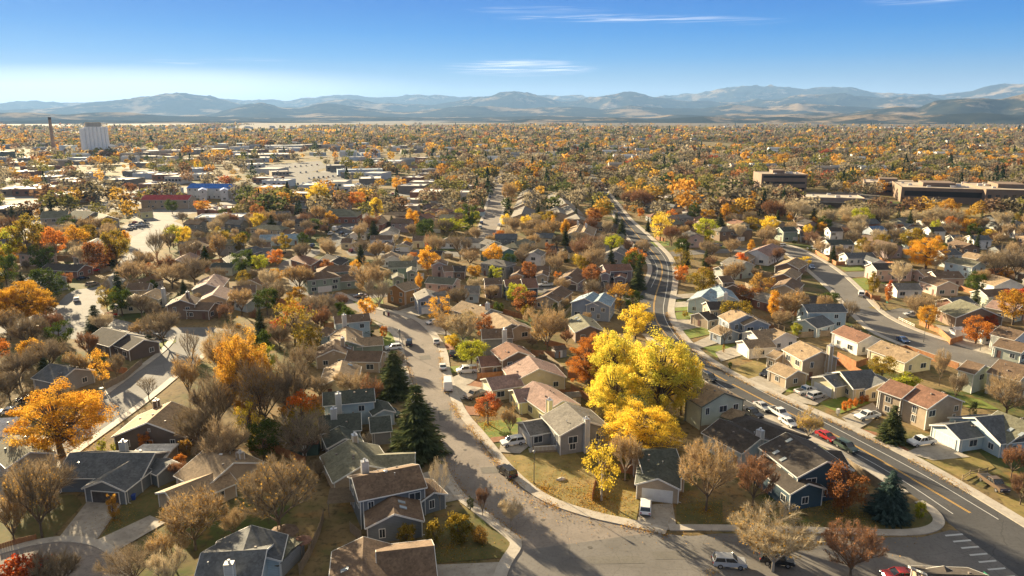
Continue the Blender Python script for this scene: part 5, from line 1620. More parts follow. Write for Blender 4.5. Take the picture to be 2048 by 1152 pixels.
KN = {'gold': 'golden', 'amber': 'amber', 'yellow': 'yellow', 'bigyellow': 'bright yellow', 'frontgold': 'golden yellow', 'lime': 'yellow-green', 'olive': 'olive-gold', 'orange': 'orange', 'rust': 'rust-brown', 'red': 'red', 'green': 'dark green', 'spruce': 'dark green', 'bluespruce': 'blue-green', 'maple': 'red-topped green',
      'redorange': 'red-orange', 'twig_grey': 'grey-brown', 'twig_tan': 'tan', 'twig_red': 'reddish', 'twig_pale': 'pale', 'twig_dark': 'dark brown', 'drygold': 'dry gold'}
def tree_at(p, h, wd, kind, col, label=None, lean=0.0, bark=None):
    rr = random.Random(int(p.x * 31 + p.y * 17))
    c, t, ex = rr.choice(PROTO[kind])
    if kind.startswith('bare'):
        nm, cat, grp = 'bare_tree', 'tree', 'bare trees in the yards'
        desc = ('bare %s tree' if h > 4.5 else 'small bare %s tree') % KN[col]
        if kind == 'bareleaf':
            desc = 'half-bare %s tree' % KN[col]
    elif kind in ('spruce', 'widespruce'):
        nm, cat, grp = 'conifer_tree', 'conifer', 'conifers in the yards'
        desc = '%s conifer' % KN[col]
    elif kind in ('shrub',) or h < 3:
        nm, cat, grp = 'shrub', 'shrub', 'shrubs in the yards'
        desc = '%s shrub' % KN[col]
    else:
        nm, cat, grp = 'leafy_tree', 'tree', 'leafy trees in the yards'
        desc = '%s%s tree' % ('slim ' if wd < h * 0.45 else ('small ' if h < 5.5 else ''), KN[col])
    big = max(h, wd)
    if cat == 'tree' and big > 14 and not label:
        desc = 'big ' + desc
    root = thing(nm, cat, desc, (p.x, p.y, 0), rr.uniform(0, 6.28), grp, label, scale=(wd / 10, wd / 10, h / 10) if kind not in ('spruce',) else (wd / 5.2, wd / 5.2, h / 10), pt=(p.x, p.y, h * 0.5))
    to = add('trunk', t, root)
    to.material_slots[0].link = 'OBJECT'
    to.material_slots[0].material = bark or (BARKP if col in ('twig_pale',) else BARK)
    co = add('crown', c, root)
    co.material_slots[0].link = 'OBJECT'
    tw = {'drygold': 'twig_tan', 'gold': 'twig_tan', 'yellow': 'twig_tan', 'orange': 'twig_red', 'rust': 'twig_red', 'lime': 'twig_grey', 'olive': 'twig_grey'}
    co.material_slots[0].material = LM[tw.get(col, col) if kind.startswith('bare') else col]
    if ex is not None:
        lo = add('leaves', ex, co)
        lo.material_slots[0].link = 'OBJECT'
        lo.material_slots[0].material = LM[col if col in tw else ('drygold' if col != 'twig_red' else 'rust')]
    TREES.append(root)
    TGRID.setdefault((int(p.x // 12), int(p.y // 12)), []).append((p.x, p.y))
    return root
def T(x, yt, yb, wpx, kind, col, label=None, **kw):
    p = g(x, yb)
    zc = p.y * CP + HC * SP
    wd = wpx * zc / F
    h = height_at(p, yt + (wpx * 0.12 if kind in ('round', 'big') else 0))
    return tree_at(p, max(1.0, h), wd, kind, col, label, **kw)
# ---- foreground and named trees
T(125, 748, 912, 200, 'big', 'amber', 'big orange-gold tree at the lower left beside the sunlit lane')
T(607, 768, 884, 86, 'round', 'maple', 'maple with orange-red top and green skirt left of the dark green-roofed house')
T(790, 698, 792, 78, 'spruce', 'spruce', 'upper of two tall spruces at the left kerb of the curved street')
T(836, 765, 910, 112, 'spruce', 'spruce', 'tallest spruce, lower of two at the left kerb of the curved street')
T(1232, 640, 800, 118, 'big', 'bigyellow', 'back left crown of the huge bright yellow cottonwoods in the middle')
T(1318, 642, 838, 168, 'big', 'bigyellow', 'back right crown of the huge bright yellow cottonwoods in the middle')
T(1362, 690, 830, 88, 'big', 'bigyellow', 'right crown of the huge bright yellow cottonwoods, beside the pale green house')
T(1222, 712, 842, 104, 'big', 'bigyellow', 'left crown of the huge bright yellow cottonwoods, beside the wooden fences')
T(1278, 785, 906, 176, 'big', 'frontgold', 'front golden crown of the huge cottonwoods, nearest the viewer')
T(1178, 658, 778, 104, 'big', 'orange', 'orange tree at the left side of the huge yellow cottonwoods')
T(1203, 870, 1002, 92, 'sparse', 'yellow', 'half-bare yellow tree standing on the corner lawn', bark=BARKP)
T(1250, 850, 960, 80, 'bareleaf', 'drygold', 'thin pale tree leaning between the grey house and the green-roofed house', bark=BARKP)
T(1412, 866, 1022, 140, 'barebig', 'twig_tan', 'tan bare tree right of the white garage door')
T(1505, 885, 1012, 100, 'barebig', 'twig_red', 'reddish bare tree in front of the navy house')
T(1545, 1000, 1142, 208, 'barebig', 'twig_pale', 'wide pale bare tree at the bottom, beside the silver off-roader')
T(1700, 1040, 1158, 146, 'barebig', 'twig_red', 'reddish bare tree at the bottom, left of the crosswalk')
T(1684, 918, 1026, 86, 'round', 'rust', 'rust-brown round tree beside the blue spruce on the corner')
T(1776, 938, 1036, 100, 'widespruce', 'bluespruce', 'broad blue spruce on the street corner above the crosswalk')
T(1840, 1000, 1036, 26, 'shrub', 'lime', 'lime-green shrub right of the blue spruce')
T(560, 905, 1072, 186, 'barebig', 'twig_dark', 'wide dark bare tree left of the pergola')
T(392, 965, 1100, 150, 'bareleaf', 'drygold', 'gold-flecked half-bare tree in front of the tan-roofed house')
T(345, 1040, 1130, 100, 'bareleaf', 'drygold')
T(85, 905, 1076, 125, 'barebig', 'twig_dark', 'dark bare tree left of the slate-blue roofed house')
T(30, 950, 1090, 90, 'bareleaf', 'drygold')
T(120, 1090, 1190, 120, 'bare', 'twig_dark')
T(50, 1110, 1200, 120, 'shrub', 'red', 'red-leaved shrub at the bottom left corner')
T(270, 1080, 1170, 150, 'bare', 'twig_grey')
T(340, 1090, 1180, 90, 'bareup', 'twig_pale')
T(880, 904, 1020, 52, 'barethin', 'twig_pale', 'white-barked bare tree beside the kerb and the brown-roofed house', bark=BARKP)
T(965, 968, 1032, 34, 'bareup', 'twig_red')
T(1022, 992, 1052, 60, 'bare', 'twig_pale')
T(941, 990, 1022, 20, 'column', 'spruce', 'small dark cone-shaped conifer near the left kerb')
T(918, 1020, 1082, 62, 'shrub', 'olive')
T(868, 1036, 1092, 42, 'shrub', 'olive')
T(815, 1044, 1095, 46, 'shrub', 'olive')
T(960, 1050, 1086, 40, 'shrub', 'drygold')
T(229, 984, 1040, 30, 'column', 'gold', 'tall orange column-shaped shrub in front of the open garage')
T(292, 862, 905, 34, 'column', 'orange')
T(205, 876, 906, 24, 'column', 'lime')
T(228, 884, 906, 14, 'column', 'lime')
T(360, 906, 938, 34, 'shrub', 'orange')
T(372, 875, 912, 30, 'shrub', 'drygold')
T(452, 645, 780, 110, 'bareup', 'twig_pale')
T(520, 690, 870, 90, 'bareleaf', 'gold')
T(500, 642, 850, 124, 'big', 'gold', 'tall golden half-bare tree rising among the brown trees left of centre')
T(470, 612, 800, 120, 'barebig', 'twig_tan')
T(530, 690, 860, 110, 'bare', 'twig_tan')
T(585, 690, 850, 100, 'bare', 'twig_grey')
T(528, 832, 922, 90, 'round', 'green', 'dark green round tree left of the maple')
T(575, 840, 905, 60, 'round', 'olive')
T(500, 800, 900, 60, 'sparse', 'yellow')
T(435, 730, 870, 110, 'bare', 'twig_grey')
T(400, 790, 905, 110, 'bare', 'twig_dark')
T(380, 690, 800, 70, 'bareleaf', 'drygold')
T(430, 860, 930, 90, 'bare', 'twig_grey')
T(455, 820, 940, 110, 'bare', 'twig_tan')
T(600, 740, 800, 80, 'bare', 'twig_tan')
T(640, 740, 800, 60, 'bare', 'twig_grey')
T(40, 690, 770, 90, 'bare', 'twig_grey')
T(100, 665, 750, 90, 'bare', 'twig_grey')
T(60, 620, 700, 90, 'bare', 'twig_dark')
T(20, 740, 800, 70, 'bare', 'twig_grey')
T(160, 690, 765, 60, 'bareleaf', 'drygold')
T(205, 698, 778, 42, 'sparse', 'amber')
T(180, 652, 720, 50, 'bareleaf', 'rust')
T(235, 700, 760, 40, 'bare', 'twig_grey')
T(327, 610, 690, 92, 'bare', 'twig_dark', 'wide dark bare tree on the green verge at the left junction')
T(385, 650, 740, 50, 'barethin', 'twig_grey')
T(298, 748, 800, 50, 'barethin', 'twig_dark')
T(193, 608, 664, 46, 'spruce', 'spruce', 'spruce at the corner of the glaring street on the left')
T(122, 632, 705, 56, 'round', 'green')
T(300, 662, 700, 22, 'column', 'spruce')
T(240, 540, 605, 36, 'spruce', 'spruce', 'dark spruce beside the bend of the glaring street on the left')
T(215, 545, 600, 24, 'barethin', 'twig_dark')
T(55, 545, 645, 110, 'big', 'amber', 'big golden tree at the left edge above the junction')
T(12, 570, 650, 70, 'round', 'gold')
T(95, 590, 640, 50, 'round', 'gold')
T(60, 425, 530, 66, 'round', 'olive')
T(20, 440, 530, 60, 'round', 'lime')
T(15, 500, 575, 50, 'round', 'green')
T(112, 450, 520, 60, 'round', 'orange')
T(160, 446, 510, 50, 'round', 'amber')
T(85, 480, 545, 50, 'round', 'green')
T(235, 447, 535, 58, 'round', 'olive')
T(222, 470, 530, 30, 'spruce', 'spruce')
T(137, 540, 572, 24, 'round', 'rust')
T(315, 450, 520, 44, 'bare', 'twig_dark')
T(340, 455, 505, 36, 'bare', 'twig_grey')
T(345, 510, 578, 100, 'bare', 'twig_tan')
T(390, 495, 570, 80, 'bare', 'twig_grey')
T(430, 455, 510, 40, 'bare', 'twig_grey')
T(440, 460, 520, 40, 'bareleaf', 'gold')
T(480, 460, 510, 34, 'round', 'olive')
T(412, 490, 530, 24, 'spruce', 'green')
T(520, 502, 546, 44, 'round', 'lime', 'round lime-green tree left of centre')
T(600, 520, 575, 56, 'bareleaf', 'rust')
T(605, 480, 530, 44, 'bare', 'twig_grey')
T(600, 565, 605, 34, 'round', 'gold')
T(553, 545, 620, 46, 'bare', 'twig_dark')
T(535, 565, 630, 56, 'round', 'green')
T(590, 592, 692, 88, 'sparse', 'olive')
T(640, 600, 670, 60, 'bareleaf', 'rust')
T(620, 650, 720, 60, 'round', 'olive')
T(560, 640, 700, 60, 'bare', 'twig_grey')
T(683, 598, 634, 30, 'round', 'green')
T(738, 505, 602, 84, 'barebig', 'twig_tan', 'big bare tree on the small green lawn above the curved street')
T(768, 650, 674, 20, 'shrub', 'orange')
T(736, 655, 672, 28, 'shrub', 'green')
T(880, 588, 648, 58, 'sparse', 'amber')
T(838, 545, 578, 22, 'oval', 'amber')
T(926, 606, 692, 92, 'barebig', 'twig_pale', 'pale fan-shaped bare tree right of the curved street')
T(942, 672, 732, 74, 'round', 'lime', 'round yellow-green tree beside the curved street')
T(905, 664, 692, 34, 'shrub', 'yellow')
T(755, 392, 440, 38, 'column', 'yellow', 'square-crowned yellow tree beside the parked cars')
T(635, 362, 415, 48, 'round', 'yellow')
T(797, 350, 382, 32, 'round', 'amber')
T(715, 375, 415, 40, 'round', 'orange')
T(535, 365, 400, 36, 'round', 'amber')
T(545, 428, 470, 28, 'spruce', 'spruce')
T(630, 430, 465, 32, 'round', 'green')
T(655, 445, 465, 12, 'spruce', 'spruce')
T(748, 440, 480, 30, 'spruce', 'spruce')
T(722, 488, 525, 22, 'spruce', 'spruce')
T(852, 430, 475, 38, 'round', 'green')
T(852, 422, 445, 40, 'round', 'gold')
T(905, 426, 466, 70, 'round', 'lime')
T(940, 398, 462, 34, 'round', 'green')
T(870, 455, 520, 56, 'bare', 'twig_tan')
T(920, 456, 520, 66, 'bare', 'twig_grey')
T(940, 488, 535, 50, 'bare', 'twig_tan')
T(950, 524, 560, 32, 'round', 'gold')
T(945, 550, 575, 26, 'round', 'green')
T(843, 506, 532, 32, 'round', 'olive')
T(826, 500, 520, 22, 'round', 'orange')
T(855, 466, 505, 10, 'column', 'red', 'thin flame-red column tree beside a near-black roof')
T(982, 565, 606, 50, 'bareup', 'twig_tan')
T(1000, 455, 485, 34, 'round', 'orange')
T(1020, 450, 490, 30, 'bare', 'twig_tan')
T(1010, 425, 455, 24, 'round', 'yellow')
T(1095, 590, 704, 112, 'barebig', 'twig_tan', 'big tan fan-shaped bare tree left of the rough olive roof')
T(1085, 440, 490, 46, 'bareleaf', 'drygold')
T(1105, 430, 470, 16, 'oval', 'amber')
T(1130, 438, 475, 30, 'oval', 'amber')
T(1160, 470, 530, 60, 'bareup', 'twig_red')
T(1160, 505, 538, 44, 'sparse', 'yellow')
T(1122, 490, 535, 34, 'bare', 'twig_tan')
T(1182, 520, 570, 46, 'round', 'rust')
T(1225, 464, 508, 46, 'round', 'lime')
T(1255, 470, 510, 26, 'bare', 'twig_red')
T(1240, 562, 622, 66, 'sparse', 'gold')
T(1265, 574, 625, 44, 'round', 'green')
T(1115, 540, 565, 20, 'sparse', 'orange')
T(1276, 518, 578, 34, 'spruce', 'spruce', 'broad dark spruce just inside the S-bend')
T(1269, 488, 528, 26, 'spruce', 'spruce')
T(1243, 436, 472, 22, 'spruce', 'spruce')
T(1232, 425, 460, 22, 'spruce', 'spruce')
T(1215, 435, 475, 30, 'bareup', 'twig_pale')
T(1202, 408, 440, 34, 'round', 'gold')
T(1190, 420, 452, 34, 'round', 'rust')
T(1320, 418, 482, 58, 'sparse', 'yellow', 'pale yellow tree beside the upper main road')
T(1362, 470, 512, 40, 'round', 'green')
T(1362, 495, 555, 50, 'sparse', 'olive')
T(1360, 524, 570, 34, 'round', 'orange')
T(1404, 527, 592, 62, 'round', 'olive')
T(1480, 505, 548, 44, 'oval', 'maple', 'tree with a red top and yellow skirt below the white house')
T(1520, 540, 602, 56, 'sparse', 'drygold')
T(1495, 562, 610, 60, 'round', 'rust')
T(1545, 580, 640, 34, 'oval', 'amber')
T(1590, 585, 630, 26, 'oval', 'amber')
T(1562, 615, 656, 50, 'bare', 'twig_tan')
T(1592, 640, 676, 26, 'round', 'lime')
T(1655, 578, 610, 52, 'round', 'green')
T(1850, 464, 538, 86, 'big', 'amber', 'large round orange tree among the houses on the right')
T(1725, 472, 506, 36, 'round', 'olive')
T(1780, 484, 526, 28, 'bareup', 'twig_pale')
T(1752, 486, 515, 22, 'bareup', 'twig_pale')
T(1895, 505, 545, 34, 'bareleaf', 'drygold')
T(1870, 510, 545, 26, 'bareup', 'twig_pale')
T(1990, 480, 560, 80, 'bare', 'twig_grey')
T(2030, 480, 560, 60, 'bare', 'twig_grey')
T(2028, 570, 622, 64, 'round', 'red', 'crimson tree at the right edge')
T(2010, 530, 558, 30, 'round', 'gold')
T(1951, 624, 688, 64, 'round', 'orange', 'red-orange maple beside the wooden fence on the right')
T(1776, 560, 606, 22, 'oval', 'redorange')
T(1745, 544, 590, 34, 'oval', 'olive')
T(1840, 575, 642, 92, 'bare', 'twig_tan', 'wide bare tree in front of the large olive-roofed house')
T(1935, 430, 472, 40, 'round', 'gold')
T(1762, 705, 757, 64, 'round', 'olive', 'round gold-green tree in front of the long tan roof')
T(1812, 740, 776, 56, 'shrub', 'lime')
T(1878, 690, 772, 38, 'bareup', 'twig_tan')
T(1910, 738, 802, 44, 'bareup', 'twig_grey')
T(2012, 728, 832, 96, 'bare', 'twig_tan')
T(1942, 800, 846, 20, 'column', 'spruce')
T(1782, 808, 882, 58, 'spruce', 'spruce', 'bushy roadside fir in front of the big tan house')
T(1616, 808, 882, 62, 'bareleaf', 'yellow', 'pale half-bare yellow tree at the left kerb of the main road', bark=BARKP)
T(2022, 880, 955, 58, 'bareleaf', 'rust')
T(2040, 940, 1010, 60, 'bare', 'twig_red')
T(1514, 688, 730, 26, 'barethin', 'twig_pale')
T(1448, 644, 690, 34, 'barethin', 'twig_grey')
T(1460, 722, 738, 9, 'shrub', 'green')
T(1447, 688, 706, 8, 'column', 'drygold')
T(976, 774, 850, 62, 'round', 'redorange', 'small red-orange maple on the green lawn by the curved street')
T(1020, 800, 872, 40, 'bareleaf', 'gold')
T(1207, 800, 852, 46, 'bareleaf', 'lime')
T(705, 735, 800, 90, 'bare', 'twig_tan')
T(745, 740, 818, 56, 'bareleaf', 'rust')
T(735, 860, 900, 26, 'barethin', 'twig_pale')
T(640, 905, 960, 50, 'bare', 'twig_grey')
T(1470, 440, 480, 40, 'bare', 'twig_pale')
T(1478, 440, 490, 30, 'bareup', 'twig_pale')
T(1440, 425, 460, 26, 'spruce', 'spruce')
T(1590, 380, 450, 80, 'bare', 'twig_pale')
T(1545, 390, 450, 60, 'bareleaf', 'rust')
T(1625, 415, 455, 24, 'spruce', 'spruce')
T(1650, 410, 462, 40, 'bareup', 'twig_pale')
T(1700, 400, 450, 60, 'bare', 'twig_pale')
T(1760, 400, 455, 60, 'bare', 'twig_grey')
T(1880, 405, 460, 90, 'bare', 'twig_pale')
T(1820, 410, 450, 50, 'bare', 'twig_pale')
T(2000, 415, 465, 50, 'bareup', 'twig_pale')
T(1565, 302, 335, 34, 'round', 'gold')
T(1980, 308, 336, 30, 'round', 'amber')
T(405, 395, 424, 34, 'round', 'orange', 'round orange tree beside the red-roofed motel')
T(345, 395, 428, 30, 'round', 'green')
T(460, 345, 370, 46, 'round', 'amber')
T(392, 322, 345, 8, 'oval', 'yellow')
T(402, 322, 345, 8, 'oval', 'yellow')
T(340, 365, 395, 36, 'bareleaf', 'orange')
T(262, 360, 392, 34, 'bareleaf', 'orange')
T(1285, 370, 425, 60, 'bareleaf', 'rust')
T(1255, 375, 420, 50, 'bare', 'twig_red')
T(1020, 355, 415, 40, 'bareleaf', 'gold')
T(1172, 358, 385, 36, 'round', 'orange')
T(1205, 400, 425, 34, 'round', 'gold')
for x in range(1688, 1736, 11):
    T(x, 786 + (1736 - x) * 0.25, 802 + (1736 - x) * 0.42, 13, 'shrub', 'orange')
# ---------------------------------------------------------------- more houses between the catalogued ones
def foot_clear(x, y, d):
    for b in FOOT:
        c = (b.P1 + b.P2) / 2
        r = (b.P2 - b.P1).length / 2 + b.W / 2
        if (c.x - x) ** 2 + (c.y - y) ** 2 < (d + r * 0.75) ** 2:
            return False
    return True
hr = random.Random(77)
NAUTO = 0
hy = 240.0
while hy < 1000:
    step = 19 if hy < 520 else 26
    lim = hy * 0.76 + 20
    hx = -lim + hr.uniform(0, 10)
    while hx < lim:
        x, y = hx + hr.uniform(-3, 3) + 0.12 * (hy - 240), hy + hr.uniform(-4, 4)
        hx += step
        X2, Y2 = proj((x, y, 0))
        if not (-60 < X2 < 2110):
            continue
        if X2 < 560 and Y2 < 452:
            continue
        if X2 < 820 and Y2 < 398:
            continue
        if X2 > 1500 and Y2 < 448:
            continue
        if 1380 < X2 and 395 < Y2 < 450 and X2 > 1480:
            continue
        if hy > 560 and hr.random() < 0.62:
            continue
        if NAUTO > 165:
            continue
        if any(blocked(x + a, y + b_) for a in (-7, 0, 7) for b_ in (-6, 0, 6)) or not foot_clear(x, y, 6.0):
            continue
        if Y2 > 470 and hr.random() < 0.25:
            continue
        a = hr.choice((0.0, 0.0, 1.45)) + hr.uniform(-0.25, 0.25) + (0.35 if X2 > 1200 else -0.1)
        L = hr.uniform(4.5, 6.5)
        W_ = hr.uniform(8, 10)
        two = hr.random() < (0.55 if hy < 450 else 0.15)
        h_ = 5.0 if two else 2.9
        u = Vector((math.cos(a), math.sin(a), 0))
        v = Vector((-u.y, u.x, 0))
        P = Vector((x, y, 0))
        bl = [Blk(x - u.x * L, y - u.y * L, x + u.x * L, y + u.y * L, W_, h_, hr.choice('GGGH'), world=True)]
        if hr.random() < 0.6:
            q = P + u * hr.uniform(-3, 3)
            s = -1 if v.y > 0 else 1
            e2 = q + v * s * (W_ / 2 + 2.4)
            bl.append(Blk(q.x, q.y, e2.x, e2.y, 6.6, 2.7, 'G', world=True))
        wl = hr.choice(['tan', 'gray', 'cream', 'white', 'brown', 'paleblue', 'palegreen', 'pink', 'mauve', 'brick', 'slate'])
        rf = hr.choice(['brown', 'brown', 'tan', 'gray', 'dark', 'olive', 'rust', 'slate', 'gray'])
        gr_ = [(1, 'b', 4.9)] if len(bl) > 1 and hy < 520 else []
        H(bl, wl, rf, near=hy < 330, gar=gr_, seed=NAUTO, pipes=1, windows=hy < 520)
        NAUTO += 1
    hy += 24 if hy < 520 else 40
# ---------------------------------------------------------------- trees between the houses
HB = {}
for b in FOOT:
    c = (b.P1 + b.P2) / 2
    for i in (-1, 0, 1):
        for j in (-1, 0, 1):
            HB.setdefault((int(c.x // 24) + i, int(c.y // 24) + j), []).append(b)
def in_house(x, y, m=1.5):
    p = Vector((x, y, 0))
    return any(b.inside(p, m) for b in HB.get((int(x // 24), int(y // 24)), ()))
WMIX = [('bare', 'twig_grey', 20), ('bare', 'twig_tan', 20), ('bareup', 'twig_pale', 7), ('bare', 'twig_red', 9), ('bareleaf', 'drygold', 9), ('bareleaf', 'rust', 3), ('round', 'gold', 6), ('round', 'amber', 3), ('round', 'orange', 2.5), ('round', 'rust', 3), ('round', 'olive', 7), ('round', 'lime', 3), ('round', 'green', 7), ('spruce', 'spruce', 8), ('oval', 'amber', 2), ('round', 'red', 1.2), ('round', 'yellow', 3)]
def wpick(r, mixl):
    s = r.uniform(0, sum(m[2] for m in mixl))
    for m in mixl:
        s -= m[2]
        if s <= 0:
            return m
    return mixl[-1]
tr_ = random.Random(42)
NT = {}
ty = 93.0
cand = []
while ty < 470:
    sp_ = 8.6 if ty < 240 else 10.6
    lim = ty * 0.74 + 12
    tx = -lim
    while tx < lim:
        cand.append((tx + tr_.uniform(-3.2, 3.2), ty + tr_.uniform(-3.2, 3.2)))
        tx += sp_
    ty += sp_
for (x, y) in cand:
    X2, Y2 = proj((x, y, 0))
    if X2 < -40 or X2 > 2090 or Y2 > 1190:
        continue
    if blocked(x, y) or in_house(x, y) or tree_near(x, y, 5.2 if y < 240 else 7.0):
        continue
    near = y < 200
    if near and tr_.random() < (0.62 if X2 > 640 else 0.25):
        continue
    if X2 > 1340 and Y2 > 520 and tr_.random() < 0.62:
        continue
    if 980 < X2 < 1400 and Y2 > 860 or (1640 < X2 and Y2 > 880):
        continue
    if X2 > 1550 and 400 < Y2 < 452 and tr_.random() < 0.5:
        continue
    k, c, _ = wpick(tr_, WMIX)
    if X2 > 1500 and Y2 < 470 and k == 'bare':
        c = tr_.choice(['twig_pale', 'twig_tan'])
    if X2 < 700 and Y2 > 800 and not k.startswith('bare'):
        k, c = 'bare', 'twig_grey'
    if NT.get(k[:4], 0) > 290:
        continue
    NT[k[:4]] = NT.get(k[:4], 0) + 1
    if k == 'spruce':
        h, wd = tr_.uniform(6, 12), tr_.uniform(3.4, 5.5)
    elif k == 'round' and tr_.random() < 0.25:
        h, wd = tr_.uniform(1.6, 3.0), tr_.uniform(2, 3.4)
    else:
        h = 4.2 + 7.5 * tr_.random() ** 1.3 + (3.0 * tr_.random() if y > 240 else 0)
        wd = h * tr_.uniform(0.75, 1.1)
    if near and X2 > 700:
        h, wd = h * 0.55, wd * 0.55
    tree_at(Vector((x, y, 0)), h, wd, k, c)
# ---------------------------------------------------------------- the wooded town beyond: one mass of crowns
def tint_mat():
    m = bpy.data.materials.new('distant_crowns')
    m.use_nodes = True
    t = m.node_tree
    t.nodes.clear()
    o = t.nodes.new('ShaderNodeOutputMaterial')
    at = t.nodes.new('ShaderNodeAttribute')
    at.attribute_name = 'tint'
    d = t.nodes.new('ShaderNodeBsdfDiffuse')
    tr = t.nodes.new('ShaderNodeBsdfTranslucent')
    mx = t.nodes.new('ShaderNodeMixShader')
    mx.inputs[0].default_value = 0.42
    t.links.new(at.outputs['Color'], d.inputs['Color'])
    t.links.new(at.outputs['Color'], tr.inputs['Color'])
    t.links.new(d.outputs[0], mx.inputs[1])
    t.links.new(tr.outputs[0], mx.inputs[2])
    t.links.new(mx.outputs[0], o.inputs['Surface'])
    return m
def crown_template(rs, n, size, conifer=False):
    d = randdir(rs, n)
    if conifer:
        z = rs.rand(n) ** 1.4
        a = rs.uniform(0, 6.283, n)
        r = (1 - z) * 0.5 * rs.uniform(0.5, 1, n)
        C = np.stack([np.cos(a) * r, np.sin(a) * r, z * 0.95 + 0.05], 1)
    else:
        C = d * (rs.uniform(0.25, 1, (n, 1)) ** 0.5) * np.array([0.46, 0.46, 0.40]) * rs.uniform(0.8, 1.1, (n, 1))
        C[:, 2] += 0.56
    return quads(C, rs.uniform(0.7, 1.3, n) * size, rs)
CM = [((0.215, 0.185, 0.125), 28), ((0.28, 0.235, 0.16), 20), ((0.22, 0.145, 0.09), 14), ((0.18, 0.15, 0.085), 10), ((0.50, 0.31, 0.06), 4.2), ((0.48, 0.25, 0.05), 3.2), ((0.32, 0.15, 0.06), 1.8), ((0.20, 0.12, 0.065), 6), ((0.20, 0.185, 0.055), 14), ((0.085, 0.10, 0.035), 9), ((0.035, 0.052, 0.026), 11), ((0.30, 0.09, 0.04), 0.5)]
CW = np.array([c[1] for c in CM])
CW = CW / CW.sum()
CC = np.array([c[0] for c in CM]) * 0.98
def wood_zone(y0, y1, spacing, nq, size, seed, hmul=1.0):
    rs = np.random.RandomState(seed)
    yy = np.arange(y0, y1, spacing)
    PX, PY = [], []
    for yv in yy:
        lim = yv * 0.76 + 20
        xs = np.arange(-lim, lim, spacing)
        PX.append(xs)
        PY.append(np.full(len(xs), yv))
    PX, PY = np.concatenate(PX), np.concatenate(PY)
    PX = PX + rs.uniform(-.5, .5, len(PX)) * spacing
    PY = PY + rs.uniform(-.5, .5, len(PY)) * spacing
    # open ground: fields, car parks
    op = vnoise(PX / 260, PY / 420, 91, 3)
    sc = F * PX / PY + CXP
    dn = HC * F / (PY * 1.0) * 1.0
    yp = 232 + dn
    keep = np.ones(len(PX), bool)
    keep &= ~((op > 0.70) & (PY > 1300))
    keep &= ~((sc < 860) & (PY > 560) & (PY < 1500) & (rs.rand(len(PX)) < 0.78) & (vnoise(PX / 110, PY / 110, 17, 2) > 0.30))
    keep &= ~((sc > 1150) & (PY > 3900 - (sc - 1150) * 0.7) & (rs.rand(len(PX)) < 0.9))
    keep &= ~((sc < 1000) & (PY > 3000) & (vnoise(PX / 350, PY / 500, 23, 3) > 0.56))
    keep &= ~((PY > 4500) & (vnoise(PX / 500, PY / 900, 19, 3) > 0.45))
    if y0 < 1500:
        kk = np.array([k and not blocked(float(a), float(b)) and not in_house(float(a), float(b), 2.5) and not (b < 500 and tree_near(float(a), float(b), 5.5)) for k, a, b in zip(keep, PX, PY)])
        keep = kk
    PX, PY = PX[keep], PY[keep]
    n = len(PX)
    g_ = vnoise(PX / 120, PY / 200, 33, 2)
    ci = rs.choice(len(CM), n, p=CW)
    # golden streaks gather in places
    sw = (g_ > 0.58) & (rs.rand(n) < 0.35)
    ci[sw] = rs.choice([4, 5, 8], sw.sum())
    con = ci == 10
    h = (5.5 + 11.5 * rs.rand(n) ** 1.6) * hmul * (0.75 + 0.5 * vnoise(PX / 70, PY / 110, 61, 2))
    wd = h * rs.uniform(0.85, 1.45, n)
    h[con] *= 1.15
    wd[con] *= 0.55
    tl = [crown_template(np.random.RandomState(seed + 50 + i), nq, size) for i in range(8)]
    tc_ = [crown_template(np.random.RandomState(seed + 80 + i), nq, size * 1.1, True) for i in range(4)]
    TV = np.stack(tl + tc_)
    ti = np.where(con, 8 + rs.randint(0, 4, n), rs.randint(0, 8, n))
    V = TV[ti]                       # n, nq, 4, 3
    a = rs.uniform(0, 6.283, n)
    ca, sa = np.cos(a)[:, None, None], np.sin(a)[:, None, None]
    x, y = V[..., 0] * ca - V[..., 1] * sa, V[..., 0] * sa + V[..., 1] * ca
    out_ = np.stack([x * wd[:, None, None] + PX[:, None, None], y * wd[:, None, None] + PY[:, None, None], V[..., 2] * h[:, None, None]], -1)
    col = CC[ci] * rs.uniform(0.8, 1.2, (n, 1)) * (0.78 + 0.4 * vnoise(PX / 160, PY / 260, 71, 3))[:, None]
    col = np.repeat(col[:, None, :], nq, 1) * rs.uniform(0.88, 1.12, (n, nq, 1))
    return out_.reshape(-1, 4, 3), col.reshape(-1, 3)
zs = [wood_zone(462, 1000, 11.5, 170, 0.13, 1), wood_zone(1000, 2400, 15.5, 46, 0.25, 2), wood_zone(2400, 5600, 27, 12, 0.5, 3, 1.15)]
WV = np.concatenate([z[0] for z in zs]).reshape(-1, 3)
WC_ = np.concatenate([z[1] for z in zs])
WVm = mesh_np('distant_woodland', WV, np.arange(len(WV)).reshape(-1, 4), [tint_mat()], col=WC_)
o = add('distant_woodland', WVm, kind='stuff')
